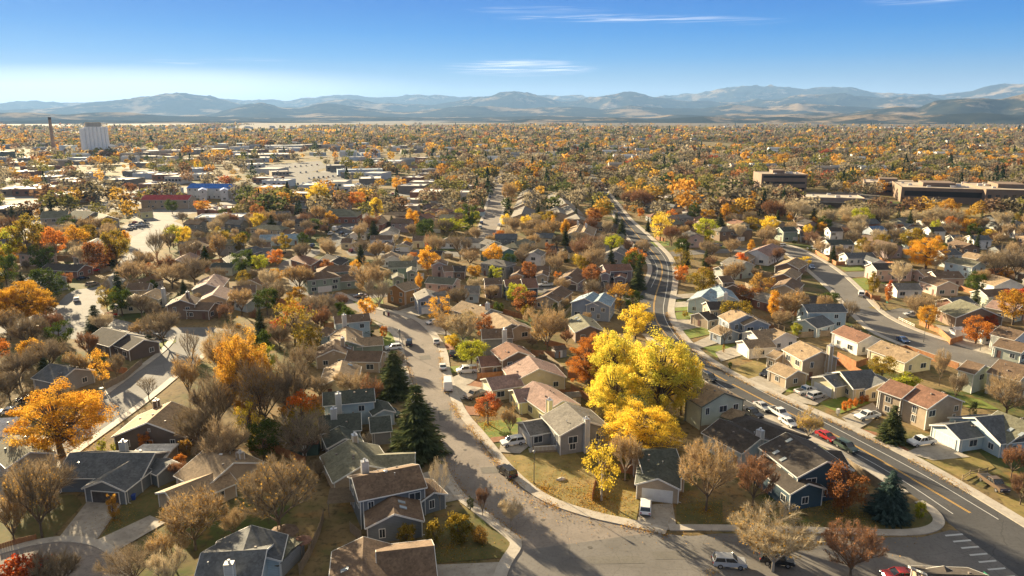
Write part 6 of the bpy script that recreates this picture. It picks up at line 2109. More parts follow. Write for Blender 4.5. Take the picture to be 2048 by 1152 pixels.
# far-off roofs showing through the crowns, too many to tell apart
rs = np.random.RandomState(9)
fm = MB()
for _ in range(800):
    y = rs.uniform(800, 4200)
    x = rs.uniform(-0.7, 0.72) * y
    if vnoise(np.array([x / 260]), np.array([y / 420]), 91, 3)[0] > 0.62:
        continue
    s = rs.uniform(6, 16)
    if blocked(x, y):
        continue
    fm.cur = int(rs.randint(0, 3))
    hh = rs.uniform(6, 9)
    fm.box(x - s, x + s, y - 5, y + 5, 0, hh)
    fm.hexa([(x - s, y - 5, hh), (x + s, y - 5, hh), (x + s, y + 5, hh), (x - s, y + 5, hh), (x - s, y - 0.5, hh + 2), (x + s, y - 0.5, hh + 2), (x + s, y + 0.5, hh + 2), (x - s, y + 0.5, hh + 2)])
fm.build('distant_roofs', [mat_plain('far_white', (0.6, 0.58, 0.54)), mat_plain('far_tan', (0.36, 0.29, 0.22)), mat_plain('far_grey', (0.28, 0.27, 0.26))], kind='stuff')
print('TREES', len(TREES), 'AUTO HOUSES', NAUTO, 'WOOD QUADS', len(WC_), NT)
# ================================================================ VEHICLES
TYRE = mat_plain('tyre_rubber', (0.02, 0.02, 0.02), 0.9)
RIM = mat_plain('wheel_rim', (0.45, 0.45, 0.46), 0.3, 0.8)
HLM = mat_plain('headlight_lens', (0.75, 0.75, 0.72), 0.1)
TLM = mat_plain('taillight_lens', (0.35, 0.02, 0.02), 0.2)
CGL = mat_plain('car_glass', (0.02, 0.025, 0.03), 0.05, spec=0.9)
BLK_ = mat_plain('black_plastic', (0.03, 0.03, 0.03), 0.6)
def paint(key, c):
    return mat_plain('paint_' + key, c, 0.22, 0.0, 0.6)
PC = {'white': (0.72, 0.72, 0.70), 'black': (0.02, 0.02, 0.022), 'silver': (0.42, 0.43, 0.44), 'grey': (0.16, 0.165, 0.17), 'red': (0.35, 0.02, 0.02), 'blue': (0.04, 0.08, 0.20), 'green': (0.06, 0.09, 0.07), 'tan': (0.30, 0.24, 0.18), 'brown': (0.13, 0.09, 0.06)}
CT = {
 # profile points (x along, z) of the painted lower body; cabin (x0 base, x1 top, x2 top, x3 base, z base, z top); length, width
 'sedan': dict(body=[(-2.3, 0.35), (2.25, 0.35), (2.32, 0.62), (2.2, 0.78), (1.1, 0.95), (-1.5, 0.98), (-2.2, 0.92), (-2.33, 0.6)], cab=(-1.7, -1.0, 0.35, 1.15, 0.93, 1.42), w=1.78),
 'suv': dict(body=[(-2.35, 0.42), (2.3, 0.42), (2.38, 0.72), (2.25, 0.98), (1.15, 1.10), (-2.3, 1.12), (-2.42, 0.7)], cab=(-2.3, -2.0, 0.5, 1.2, 1.08, 1.74), w=1.88),
 'van': dict(body=[(-2.6, 0.40), (2.5, 0.40), (2.6, 0.75), (2.4, 1.02), (1.7, 1.2), (-2.6, 1.2), (-2.66, 0.7)], cab=(-2.62, -2.55, 1.0, 1.75, 1.16, 1.98), w=1.98),
 'camper': dict(body=[(-3.0, 0.45), (2.9, 0.45), (3.0, 0.8), (2.8, 1.15), (2.2, 1.3), (-3.0, 1.3), (-3.02, 0.8)], cab=(-3.0, -2.95, 1.5, 2.2, 1.26, 2.75), w=2.1),
 'pickup': dict(body=[(-2.85, 0.50), (2.75, 0.50), (2.85, 0.8), (2.75, 1.08), (1.35, 1.18), (-0.75, 1.18), (-0.8, 1.16), (-2.85, 1.16), (-2.9, 0.8)], cab=(-0.75, -0.55, 0.75, 1.35, 1.14, 1.84), w=1.95, bed=(-2.75, -0.9)),
}
CMESH = {}
def car_meshes(kind):
    if kind in CMESH:
        return CMESH[kind]
    c = CT[kind]
    hw = c['w'] / 2
    P = c['body']
    n = len(P)
    m = MB()
    # body: sides tuck in a little at top and bottom
    def tuck(z):
        return hw - 0.10 * max(0, (0.6 - z)) - 0.06 * max(0, z - 0.75)
    L = [(x, -tuck(z), z) for x, z in P]
    Rr = [(x, tuck(z), z) for x, z in P]
    for i in range(n):
        j = (i + 1) % n
        m.face([L[i], Rr[i], Rr[j], L[j]][::-1])
    m.face(L)
    m.face(Rr[::-1])
    x0, x1, x2, x3, zb, zt = c['cab']
    ti = 0.16
    # roof and pillars
    m.hexa([(x1, -hw + ti, zt - 0.05), (x2, -hw + ti, zt - 0.05), (x2, hw - ti, zt - 0.05), (x1, hw - ti, zt - 0.05), (x1 + 0.06, -hw + ti + 0.06, zt + 0.02), (x2 - 0.1, -hw + ti + 0.06, zt + 0.02), (x2 - 0.1, hw - ti - 0.06, zt + 0.02), (x1 + 0.06, hw - ti - 0.06, zt + 0.02)])
    for s in (-1, 1):
        for (a, b) in ((x0, x1), (x3, x2), ((x0 + x3) / 2 - 0.05, (x1 + x2) / 2)):
            m.beam((a, s * (hw - 0.07), zb), (b, s * (hw - ti + 0.01), zt - 0.02), 0.09, 0.09)
    if kind in ('van', 'camper'):
        for s in (-1, 1):
            xe = x2 - 0.9
            m.hexa([(x0, s * (hw - 0.10) - 0.02, zb), (xe, s * (hw - 0.10) - 0.02, zb), (xe, s * (hw - 0.10) + 0.02, zb), (x0, s * (hw - 0.10) + 0.02, zb), (x1, s * (hw - ti + 0.03) - 0.02, zt), (xe, s * (hw - ti + 0.03) - 0.02, zt), (xe, s * (hw - ti + 0.03) + 0.02, zt), (x1, s * (hw - ti + 0.03) + 0.02, zt)]) if kind == 'camper' else None
        if kind == 'camper':
            m.hexa([(x0 - 0.03, -hw + 0.08, zb), (x0, -hw + 0.08, zb), (x0, hw - 0.08, zb), (x0 - 0.03, hw - 0.08, zb), (x1 - 0.03, -hw + 0.14, zt), (x1, -hw + 0.14, zt), (x1, hw - 0.14, zt), (x1 - 0.03, hw - 0.14, zt)])
    gl = MB()
    gl.hexa([(x0 + 0.03, -hw + 0.09, zb), (x3 - 0.03, -hw + 0.09, zb), (x3 - 0.03, hw - 0.09, zb), (x0 + 0.03, hw - 0.09, zb), (x1 + 0.02, -hw + ti + 0.02, zt - 0.06), (x2 - 0.02, -hw + ti + 0.02, zt - 0.06), (x2 - 0.02, hw - ti - 0.02, zt - 0.06), (x1 + 0.02, hw - ti - 0.02, zt - 0.06)])
    bed = None
    if 'bed' in c:
        bed = MB()
        a, b = c['bed']
        bed.box(a + 0.08, b - 0.05, -hw + 0.16, hw - 0.16, 1.10, 1.172)
    bm_ = MB()
    bm_.box(-0.13, 0.13, -hw + 0.1, hw - 0.1, 0.42, 0.62)
    ty_ = MB()
    r = 0.33 if kind == 'sedan' else 0.37
    ty_.tube((0, -0.12, 0), (0, 0.12, 0), r, r, 14)
    rm = MB()
    rm.tube((0, -0.13, 0), (0, 0.13, 0), r * 0.6, r * 0.6, 10)
    hl = MB()
    hl.box(-0.06, 0.05, -0.16, 0.16, -0.07, 0.07)
    CMESH[kind] = dict(body=m.mesh('body', RIM), glass=gl.mesh('window_glass', CGL), bed=bed.mesh('cargo_bed', BLK_) if bed else None, bump=bm_.mesh('bumper', BLK_), tyre=ty_.mesh('tyre', TYRE), rim=rm.mesh('rim', RIM), hl=hl.mesh('headlight', HLM), tl=hl.mesh('taillight', TLM), r=r)
    return CMESH[kind]
CNAME = {'sedan': ('parked_car', 'car', 'sedan'), 'suv': ('parked_suv', 'suv', 'off-roader'), 'van': ('parked_van', 'van', 'van'), 'camper': ('camper_van', 'van', 'camper van'), 'pickup': ('pickup_truck', 'pickup', 'pickup truck')}
def car(x, y, dx, dy, kind, col, label=None, group='vehicles along the streets'):
    p, q = g(x, y), g(x + dx, y + dy)
    d = (q - p).normalized()
    c = CT[kind]
    M = car_meshes(kind)
    nm, cat, nn = CNAME[kind]
    root = thing(nm, cat, '%s %s' % (col, nn), (p.x, p.y, 0.09), math.atan2(d.y, d.x), group, label)
    b = add('body', M['body'], root)
    b.material_slots[0].link = 'OBJECT'
    b.material_slots[0].material = paint(col, PC[col])
    add('window_glass', M['glass'], root)
    if M['bed']:
        add('cargo_bed', M['bed'], root)
    add('bumper', M['bump'], root, loc=(c['body'][0][0] + 0.02, 0, 0))
    add('bumper', M['bump'], root, loc=(c['body'][1][0] + 0.03, 0, 0))
    xs = (c['body'][1][0] - 0.85, c['body'][0][0] + 0.95)
    hw = c['w'] / 2
    for s in (-1, 1):
        for xx in xs:
            t = add('wheel', M['tyre'], root, loc=(xx, s * (hw - 0.10), M['r']))
            add('rim', M['rim'], t)
        add('headlight', M['hl'], root, loc=(c['body'][2][0] + 0.0, s * (hw - 0.28), 0.78))
        add('taillight', M['tl'], root, loc=(c['body'][0][0] - 0.06, s * (hw - 0.22), 0.85))
    return root
for a in [
 (1014, 950, -26, -22, 'suv', 'black', 'black off-roader driving alone up the middle of the curved street'),
 (1291, 1022, 2, -30, 'suv', 'white', 'white off-roader on the driveway in front of the white garage door'),
 (1458, 1133, 30, 2, 'suv', 'silver', 'silver off-roader at the bottom kerb beside the wide pale bare tree'),
 (1553, 1128, 30, 4, 'suv', 'black', 'black off-roader under the wide pale bare tree at the bottom'),
 (1692, 900, 26, 14, 'suv', 'green', 'dark green off-roader at the kerb beside the navy house'),
 (1842, 890, -30, 4, 'pickup', 'white', 'white pickup in front of the pale blue garage at far right'),
 (1734, 838, -30, 5, 'pickup', 'white', 'white pickup on the driveway behind the roadside fir'),
 (1611, 787, 30, -6, 'pickup', 'white', 'white pickup on the driveway of the slate-roofed cream house'),
 (1632, 797, 30, -8, 'suv', 'silver', 'silver off-roader beside the white pickup on the cream house driveway'),
 (1418, 760, 24, 14, 'suv', 'black', 'black off-roader driving on the main road beyond the yellow trees'),
 (1524, 818, 22, 14, 'sedan', 'silver', 'silver sedan at the kerb right of the pale green house'),
 (1558, 832, 24, 14, 'pickup', 'white', 'white work truck at the kerb in front of the silver sedan'),
 (1576, 850, 22, 14, 'sedan', 'white', 'white sedan in front of the near-black roofed house, nose to the kerb'),
 (1652, 878, 22, 12, 'sedan', 'red', 'bright red car behind the dark green off-roader'),
 (1502, 832, 24, 12, 'pickup', 'black', 'black pickup tucked beside the pale green house'),
 (1534, 752, -20, 8, 'suv', 'black'), (1797, 1158, -26, 0, 'sedan', 'red', 'red car cut by the bottom edge left of the crosswalk'), (1986, 974, 20, 14, 'pickup', 'brown', 'dark pickup parked at the right edge near the wooden rail fence'),
 (1025, 890, -30, 5, 'suv', 'white', 'white off-roader on the driveway of the grey porch house'),
 (950, 795, -30, 10, 'pickup', 'tan', 'tan pickup on the driveway beside the small red-orange maple'),
 (896, 778, -2, -24, 'camper', 'white', 'tall white camper van at the right kerb of the curved street'),
 (933, 746, -30, 2, 'van', 'white', 'white passenger van on the driveway right of the curved street'),
 (886, 738, -2, -22, 'sedan', 'white'), (873, 687, -4, -20, 'sedan', 'white'), (818, 690, -2, -20, 'suv', 'black'), (787, 700, -22, 2, 'suv', 'white'), (905, 712, -2, -20, 'sedan', 'black'),
 (871, 886, -8, -24, 'sedan', 'red', 'red car in the shade of the tallest spruce'), (866, 648, -20, 4, 'sedan', 'white'), (782, 832, 20, 6, 'suv', 'green'),
 (720, 595, -24, 2, 'sedan', 'tan', 'tan sedan at the end of the green lawn above the curved street'), (641, 575, 22, -3, 'suv', 'tan'), (630, 570, 22, -3, 'suv', 'black'),
 (1091, 573, -24, 1, 'pickup', 'white'), (1722, 592, -3, -18, 'van', 'white', 'white van at the kerb of the side street beside the wooden fence'), (1624, 537, 10, 10, 'sedan', 'blue'), (1625, 500, 22, -2, 'pickup', 'white'), (1562, 494, -20, 0, 'suv', 'white'),
 (1806, 684, 14, 8, 'sedan', 'blue'), (1822, 632, -20, 0, 'sedan', 'silver'), (1950, 538, 24, -2, 'suv', 'white'), (1792, 447, -20, 0, 'sedan', 'white'), (1470, 496, 20, 0, 'suv', 'silver'), (1434, 494, 20, 0, 'suv', 'blue'),
 (153, 603, 2, -16, 'sedan', 'white', 'lone white sedan driving on the glaring street on the left'), (166, 560, 20, -2, 'sedan', 'black'), (186, 572, 20, -4, 'suv', 'tan'), (236, 618, 22, -8, 'suv', 'silver'), (220, 634, 18, -2, 'sedan', 'red'), (205, 532, 20, 0, 'suv', 'silver'), (190, 544, 20, -2, 'suv', 'red'),
 (86, 658, -20, 0, 'sedan', 'red'), (108, 645, 18, 6, 'sedan', 'red'), (56, 803, -24, 4, 'sedan', 'black'), (18, 828, -24, 2, 'sedan', 'white'), (256, 548, 4, -12, 'suv', 'red'), (262, 532, 4, -10, 'suv', 'silver'), (342, 640, 20, 0, 'sedan', 'silver'), (318, 677, 16, 4, 'sedan', 'grey'),
 (545, 525, -20, 6, 'sedan', 'white'), (600, 510, 10, -8, 'sedan', 'white'), (568, 510, 20, -4, 'sedan', 'black'), (625, 494, 10, -8, 'suv', 'blue'), (775, 505, 10, -8, 'suv', 'black'), (797, 503, 10, -6, 'suv', 'white'), (702, 504, 8, -10, 'sedan', 'red'), (540, 545, -14, 4, 'sedan', 'grey'),
 (978, 404, 3, -14, 'suv', 'white'), (980, 396, 3, -14, 'suv', 'blue'), (968, 437, 3, -16, 'sedan', 'silver'), (963, 448, 3, -16, 'suv', 'blue'), (961, 457, 3, -16, 'suv', 'white'), (998, 452, -3, 16, 'sedan', 'white'), (1010, 378, -2, 10, 'sedan', 'white'),
 (710, 441, -14, 6, 'sedan', 'white'), (722, 452, 14, -6, 'sedan', 'silver'), (713, 456, 14, -6, 'sedan', 'grey'), (732, 448, 14, -6, 'sedan', 'black'), (705, 460, 14, -6, 'suv', 'white'), (670, 462, 14, -8, 'camper', 'white'), (661, 470, 14, -8, 'pickup', 'white'), (684, 470, 14, -5, 'suv', 'black'), (694, 474, 14, -5, 'suv', 'grey'), (680, 458, 14, -6, 'suv', 'silver'),
 (197, 408, 14, -3, 'sedan', 'black'), (233, 407, 14, -2, 'sedan', 'blue'), (222, 396, 14, -2, 'sedan', 'white'), (273, 396, 14, -2, 'sedan', 'grey'), (146, 419, 12, -6, 'suv', 'white'), (283, 402, 14, -2, 'sedan', 'tan'), (270, 447, 10, -4, 'sedan', 'red'), (285, 452, 10, -2, 'sedan', 'white'), (262, 452, 10, -4, 'sedan', 'blue'), (460, 402, 12, 0, 'sedan', 'white'), (448, 461, 12, 0, 'suv', 'silver'), (1238, 428, -6, -10, 'sedan', 'silver'), (1204, 388, 8, 12, 'sedan', 'white')]:
    car(*a)
# rows of cars in the parking areas far off
cr = random.Random(8)
def row(x1, y1, x2, y2, n, dx, dy, gname):
    for i in range(n):
        t = (i + 0.5) / n
        if cr.random() < 0.2:
            continue
        car(x1 + (x2 - x1) * t, y1 + (y2 - y1) * t, dx, dy, cr.choice(['sedan', 'suv', 'suv', 'pickup']), cr.choice(['white', 'black', 'silver', 'grey', 'red', 'blue', 'white', 'silver']), group=gname)
row(575, 362, 690, 352, 12, 2, -6, 'cars in the shop car park')
row(590, 370, 700, 362, 10, 2, -6, 'cars in the shop car park')
row(530, 340, 640, 330, 10, 2, -6, 'cars in the supermarket car park')
row(20, 412, 180, 398, 12, 2, -8, 'cars in the office car park')
row(540, 350, 640, 344, 9, 2, -5, 'cars in the supermarket car park')
row(20, 456, 120, 450, 8, 3, -6, 'cars by the apartments')
row(255, 462, 295, 444, 5, 8, -4, 'cars by the apartments')
row(640, 376, 700, 370, 6, 2, -6, 'cars in the shop car park')
row(1750, 404, 1840, 412, 7, 1, -6, 'cars in the hospital car park')
row(1640, 398, 1760, 400, 9, 1, -6, 'cars in the hospital car park')
row(1610, 394, 1740, 394, 9, 1, -5, 'cars in the hospital car park')
row(1478, 390, 1530, 396, 5, 2, -5, 'cars in the hospital car park')
kc = 0
for (x0, x1, y0, y1) in LOTS:
    n = int((x1 - x0) / 3.2)
    for i in range(n):
        if cr.random() < 0.68 or kc > 130:
            continue
        kc += 1
        q = Vector((x0 + 3.2 * i + 1.6, y0 + cr.choice((0, 6)), 0))
        a, b = proj(q), proj(q + Vector((0, 3, 0)))
        car(a[0], a[1], b[0] - a[0], b[1] - a[1], cr.choice(['sedan', 'suv', 'suv', 'pickup']), cr.choice(['white', 'black', 'silver', 'grey', 'red', 'blue', 'white', 'silver']), group='cars in the shop car parks')
# ================================================================ FENCES
WOODF = mat_noise('cedar_fence', (0.30, 0.13, 0.055), (0.40, 0.20, 0.09), 1.2, 0.85, c3=(0.20, 0.09, 0.04), scale2=5)
WOODG = mat_noise('weathered_fence', (0.22, 0.17, 0.115), (0.30, 0.235, 0.16), 1.2, 0.85, c3=(0.14, 0.11, 0.08), scale2=5)
WHTF = mat_noise('white_rail', (0.6, 0.58, 0.54), (0.68, 0.66, 0.62), 1.0)
def fence(pts, mat=WOODF, h=1.8, desc='cedar board fence', label=None, style='board'):
    P = px(pts)
    c = P[0]
    root = thing('board_fence' if style == 'board' else 'rail_fence', 'fence', desc, (c.x, c.y, 0), 0, 'fences between the yards', label, pt=tuple((P[0] + P[-1]) / 2))
    m = MB()
    pm = MB()
    for a, b in zip(P, P[1:]):
        L = (b - a).length
        n = max(1, round(L / 2.4))
        if style == 'board':
            nb = max(1, int(L / 0.3))
            for i in range(nb):
                q0, q1 = a + (b - a) * ((i + 0.04) / nb), a + (b - a) * ((i + 0.96) / nb)
                hh = h + rnd.uniform(-0.02, 0.02)
                m.beam((q0.x - c.x, q0.y - c.y, hh / 2), (q1.x - c.x, q1.y - c.y, hh / 2), 0.03, hh)
        else:
            for z in (0.45, 0.95):
                m.beam((a.x - c.x, a.y - c.y, z), (b.x - c.x, b.y - c.y, z), 0.06, 0.14)
        for i in range(n + 1):
            q = a + (b - a) * (i / n) - c
            d = Vector((-(b - a).y, (b - a).x, 0)).normalized() * 0.07
            pm.box(q.x + d.x - 0.05, q.x + d.x + 0.05, q.y + d.y - 0.05, q.y + d.y + 0.05, 0, (h if style == 'board' else 1.15) + 0.05)
    m.build('boards' if style == 'board' else 'rails', mat, root)
    pm.build('posts', mat, root)
    return root
fence([(1104, 792), (1176, 796), (1180, 812)], label='long cedar fence below the left side of the huge yellow trees')
fence([(1136, 756), (1170, 757), (1173, 742)], label='cedar fence under the orange tree beside the yellow trees')
fence([(1062, 712), (1120, 716)], desc='red-brown board fence')
fence([(955, 760), (1005, 756)], label='red-brown fence between the flagged garage and the pink-roofed house')
fence([(1674, 716), (1712, 736), (1736, 728)])
fence([(1838, 650), (1878, 668), (1902, 690)], label='cedar fence running down beside the red-orange maple')
fence([(1900, 690), (1925, 682)])
fence([(1595, 676), (1660, 672)], WOODG, desc='weathered board fence')
fence([(1630, 507), (1655, 522), (1672, 531), (1690, 530)], label='cedar fence along the upper side street below a white house')
fence([(1730, 590), (1742, 600), (1760, 601)], label='short cedar fence beside the white van on the side street')
fence([(752, 612), (795, 622), (828, 612)], WOODG, desc='dark picket fence', h=1.3, label='dark picket fence round the orange-brown house')
fence([(0, 925), (20, 905), (45, 884)], WOODG, desc='weathered board fence', label='weathered fence at the left edge below the orange tree')
fence([(212, 780), (250, 760), (285, 730)], WOODG, desc='weathered board fence', label='weathered fence beside the sunlit lane on the left')
fence([(0, 1100), (40, 1088), (73, 1080)], WOODF, desc='low picket fence', h=1.0, label='low picket fence at the bottom left above the turning circle')
fence([(600, 1150), (622, 1110), (640, 1068), (648, 1040)], WOODG, desc='weathered board fence', label='weathered fence between the gazebo and the pergola yards')
fence([(700, 1064), (722, 1082)], WOODG, desc='short board fence')
fence([(1400, 868), (1440, 862)], WOODG, desc='weathered board fence')
fence([(1925, 962), (1940, 952), (1975, 946)], WOODG, desc='wooden rail fence', style='rail', label='wooden rail fence at the right edge above the dark pickup')
fence([(1745, 603), (1760, 620), (1785, 620)], WOODG, desc='wooden rail fence', style='rail')
fence([(1797, 640), (1828, 655)], WHTF, desc='white rail fence', style='rail', label='white rail fence at the side street corner')
fence([(500, 905), (560, 896)], WOODF, desc='red-brown board fence')
fence([(1090, 690), (1130, 700)], WOODF, desc='red-brown board fence')
# long pale noise wall along the main road is absent; brick wall by the bend
fence([(1312, 478), (1330, 484)], WOODF, desc='brick-red board fence')
# back-yard fences between the houses
fy = random.Random(5)
kf = 0
for b in list(FOOT):
    c = (b.P1 + b.P2) / 2
    if c.y > 330 or (b.P2 - b.P1).length < 7 or fy.random() < 0.35 or kf > 60:
        continue
    s = 1 if b.v.y > 0 else -1
    L = (b.P2 - b.P1).length / 2 + 2
    q = [c - b.u * L + b.v * s * (b.W / 2 + 1), c - b.u * L + b.v * s * (b.W / 2 + 7), c + b.u * L + b.v * s * (b.W / 2 + 7), c + b.u * L + b.v * s * (b.W / 2 + 1)]
    q = q[:3] if fy.random() < 0.5 else q[1:]
    if any(blocked(v_.x, v_.y) or in_house(v_.x, v_.y, 0.3) for a_, b_ in zip(q, q[1:]) for v_ in [a_ + (b_ - a_) * t_ for t_ in (0, .15, .3, .45, .6, .75, .9, 1)]):
        continue
    mt, dn_ = fy.choice([(WOODF, 'cedar yard fence'), (WOODG, 'weathered yard fence')])
    fence([proj(v_) for v_ in q], mt, desc=dn_, h=1.75)
    kf += 1
# ================================================================ SMALL THINGS
LPOLE = mat_plain('lamp_pole_paint', (0.07, 0.07, 0.065), 0.5)
WPOLE = mat_plain('galvanised_pole', (0.32, 0.31, 0.29), 0.4, 0.6)
def lamp(x, y, h=6.4, arm=False, label=None):
    p = g(x, y)
    root = thing('street_lamp', 'street lamp', 'street lamp', p, 0, 'street lamps', label)
    m = MB()
    m.tube((0, 0, 0), (0, 0, 0.5), 0.11, 0.10, 8)
    m.tube((0, 0, 0.5), (0, 0, h - 0.4), 0.075, 0.055, 8)
    m.build('pole', LPOLE if not arm else WPOLE, root)
    m = MB()
    if arm:
        m.tube((0, 0, h - 0.45), (-1.5, 0.4, h), 0.04, 0.035, 6)
        m.box(-2.1, -1.4, 0.28, 0.52, h - 0.03, h + 0.1)
    else:
        m.tube((0, 0, h - 0.4), (0, 0, h), 0.13, 0.24, 8)
        m.tube((0, 0, h), (0, 0, h + 0.12), 0.28, 0.08, 8)
    m.build('lamp_head', mat_plain('lamp_head', (0.25, 0.25, 0.24), 0.4), root)
    return root
lamp(1068, 968, label='slim black street lamp on the corner lawn by the curved street')
lamp(1388, 655, 9, True, label='tall pale lamp post right of the main road beside the tan house')
lamp(1847, 684, 6.5, label='slim street lamp at the far kerb of the side street')
lamp(800, 700, 6, label='slim street lamp beside the black off-roader in the curved street')
lamp(1960, 702, 6, label='slim lamp beside the red-orange maple')
lamp(1385, 790, 8, True, label='lamp post hidden behind the huge yellow trees')
def signpost(x, y, kind, label):
    p = g(x, y)
    root = thing('street_sign', 'sign', '', p, 0.1, label=label)
    m = MB()
    m.tube((0, 0, 0), (0, 0, 2.9), 0.035, 0.035, 6)
    m.build('pole', WPOLE, root)
    if kind == 'stop':
        m = MB()
        for k in range(8):
            pass
        a = [(0.38 * math.cos(R(22.5 + 45 * k)), 0.38 * math.sin(R(22.5 + 45 * k))) for k in range(8)]
        fr_ = [(u_, -0.05, 2.2 + w_) for u_, w_ in a]
        bk = [(u_, -0.02, 2.2 + w_) for u_, w_ in a]
        m.face(fr_)
        m.face(bk[::-1])
        for k in range(8):
            j = (k + 1) % 8
            m.face([fr_[k], bk[k], bk[j], fr_[j]])
        m.build('octagon_panel', mat_plain('sign_red', (0.45, 0.02, 0.03), 0.5), root)
    m = MB()
    m.box(-0.5, 0.5, -0.02, 0.02, 2.72, 2.95)
    m.build('name_blade', mat_plain('sign_green', (0.02, 0.18, 0.11), 0.5), root)
    m = MB()
    m.box(-0.02, 0.02, -0.5, 0.5, 2.98, 3.2)
    m.build('name_blade', mat_plain('sign_green', (0.02, 0.18, 0.11), 0.5), root)
signpost(1966, 1188, 'stop', 'red octagonal sign with green name blades at the bottom right beside the crosswalk')
signpost(1772, 622, 'name', 'green street name sign at the corner of the side street')
signpost(1335, 500, 'name', 'green street name sign above the S-bend')
# wheelie bins
def bin_(x, y, c, label):
    p = g(x, y)
    root = thing('wheelie_bin', 'bin', '', p, 0.3, label=label, group='bins')
    m = MB()
    m.hexa([(-0.25, -0.25, 0.06), (0.25, -0.25, 0.06), (0.25, 0.25, 0.06), (-0.25, 0.25, 0.06), (-0.32, -0.36, 1.0), (0.32, -0.36, 1.0), (0.32, 0.36, 1.0), (-0.32, 0.36, 1.0)])
    m.build('bin_body', mat_plain('bin_%s' % (c,), c, 0.5), root)
    m = MB()
    m.hexa([(-0.35, -0.40, 1.0), (0.35, -0.40, 1.0), (0.35, 0.38, 1.0), (-0.35, 0.38, 1.0), (-0.30, -0.34, 1.10), (0.30, -0.34, 1.10), (0.30, 0.34, 1.10), (-0.30, 0.34, 1.10)])
    m.build('lid', mat_plain('bin_%s' % (c,), c, 0.5), root)
    m = MB()
    for s in (-1, 1):
        m.tube((s * 0.3, 0.3, 0.12), (s * 0.24, 0.3, 0.12), 0.12, 0.12, 8)
    m.build('wheels', TYRE, root)
bin_(268, 1000, (0.03, 0.07, 0.30), 'blue wheelie bin beside the slate-blue roofed house at lower left')
bin_(768, 630, (0.03, 0.03, 0.03), 'black bin at the kerb left of the dark red bin')
bin_(777, 632, (0.16, 0.02, 0.03), 'dark red bin at the kerb below the picket fence')
# mailbox cluster
p = g(1675, 832)
root = thing('mailbox_cluster', 'mailbox', '', p, 0.6, label='white community mailbox on the verge of the main road')
m = MB()
m.box(-0.4, 0.4, -0.25, 0.25, 0.7, 1.6)
m.box(-0.43, 0.43, -0.28, 0.28, 1.6, 1.66)
m.build('box', mat_plain('mailbox_white', (0.6, 0.58, 0.52), 0.6), root)
m = MB()
m.box(-0.12, 0.12, -0.12, 0.12, 0, 0.7)
m.build('pedestal', mat_plain('mailbox_foot', (0.3, 0.29, 0.27), 0.6), root)
p = g(203, 786)
root = thing('utility_box', 'utility box', '', p, 0.6, label='pale green utility box at the kerb right of the big orange tree')
m = MB()
m.box(-0.5, 0.5, -0.4, 0.4, 0.1, 1.3)
m.build('cabinet', mat_plain('cabinet_green', (0.30, 0.38, 0.32), 0.6), root)
m = MB()
m.box(-0.6, 0.6, -0.5, 0.5, 0, 0.1)
m.build('plinth', CONC, root)
# pergola
p = g(690, 1018)
root = thing('pergola', 'pergola', '', p, R(8), label='brown slatted pergola left of the two-storey brown-roofed house')
m = MB()
for k in range(16):
    m.box(-2.6, 2.6, -2.4 + k * 0.33, -2.4 + k * 0.33 + 0.08, 2.5, 2.64)
m.build('slats', WOODG, root)
m = MB()
for s in (-2.4, 2.35):
    m.box(s, s + 0.1, -2.6, 2.8, 2.35, 2.49)
m.build('beams', WOODG, root)
for a in (-2.35, 2.4):
    for b in (-2.3, 2.5):
        m = MB()
        m.box(a - 0.07, a + 0.07, b - 0.07, b + 0.07, 0, 2.34)
        m.build('post', WOODG, root)
# gazebos
def gazebo(x, y, r, col, label, n=8, h=2.3):
    p = g(x, y)
    root = thing('gazebo', 'gazebo', '', p, 0.2, label=label)
    m = MB()
    a = [(r * math.cos(2 * math.pi * k / n), r * math.sin(2 * math.pi * k / n)) for k in range(n)]
    for k in range(n):
        j = (k + 1) % n
        m.face([(a[k][0], a[k][1], h), (a[j][0], a[j][1], h), (0, 0, h + r * 0.5)])
        m.face([(a[j][0], a[j][1], h - 0.02), (a[k][0], a[k][1], h - 0.02), (0, 0, h + r * 0.5 - 0.05)])
    m.build('roof', mat_shingle(col, RC[col]), root)
    for k in range(n):
        m = MB()
        m.box(a[k][0] * 0.9 - 0.06, a[k][0] * 0.9 + 0.06, a[k][1] * 0.9 - 0.06, a[k][1] * 0.9 + 0.06, 0, h)
        m.build('post', WOODG, root)
gazebo(570, 1090, 2.3, 'brown', 'wooden gazebo with a brown pointed roof near the bottom left of centre')
gazebo(606, 1108, 1.5, 'rust', 'smaller red-brown pointed shelter right of the wooden gazebo')
def shed(x, y, L, W, h, rot, wall, roof, label, rise=0.6):
    p = g(x, y)
    root = thing('garden_shed', 'shed', '', p, rot, label=label)
    m = MB()
    m.box(-L / 2, L / 2, -W / 2, W / 2, 0, h)
    m.build('wall', mat_siding(wall, WC[wall]), root)
    m = MB()
    for s in (-1, 1):
        m.hexa([(-L / 2 - 0.2, 0, h + rise), (L / 2 + 0.2, 0, h + rise), (L / 2 + 0.2, s * (W / 2 + 0.2), h), (-L / 2 - 0.2, s * (W / 2 + 0.2), h), (-L / 2 - 0.2, 0, h + rise + 0.1), (L / 2 + 0.2, 0, h + rise + 0.1), (L / 2 + 0.2, s * (W / 2 + 0.2), h + 0.1), (-L / 2 - 0.2, s * (W / 2 + 0.2), h + 0.1)])
    m.build('roof', mat_shingle(roof, RC[roof]), root)
    m = MB()
    m.box(-0.4, 0.4, -W / 2 - 0.05, -W / 2 + 0.02, 0.05, h - 0.2)
    m.build('door', TRIM, root)
shed(612, 905, 5.2, 3.0, 2.4, 0.1, 'darkgreen', 'rust', 'small dark green shed with a rust-red roof below the maple')
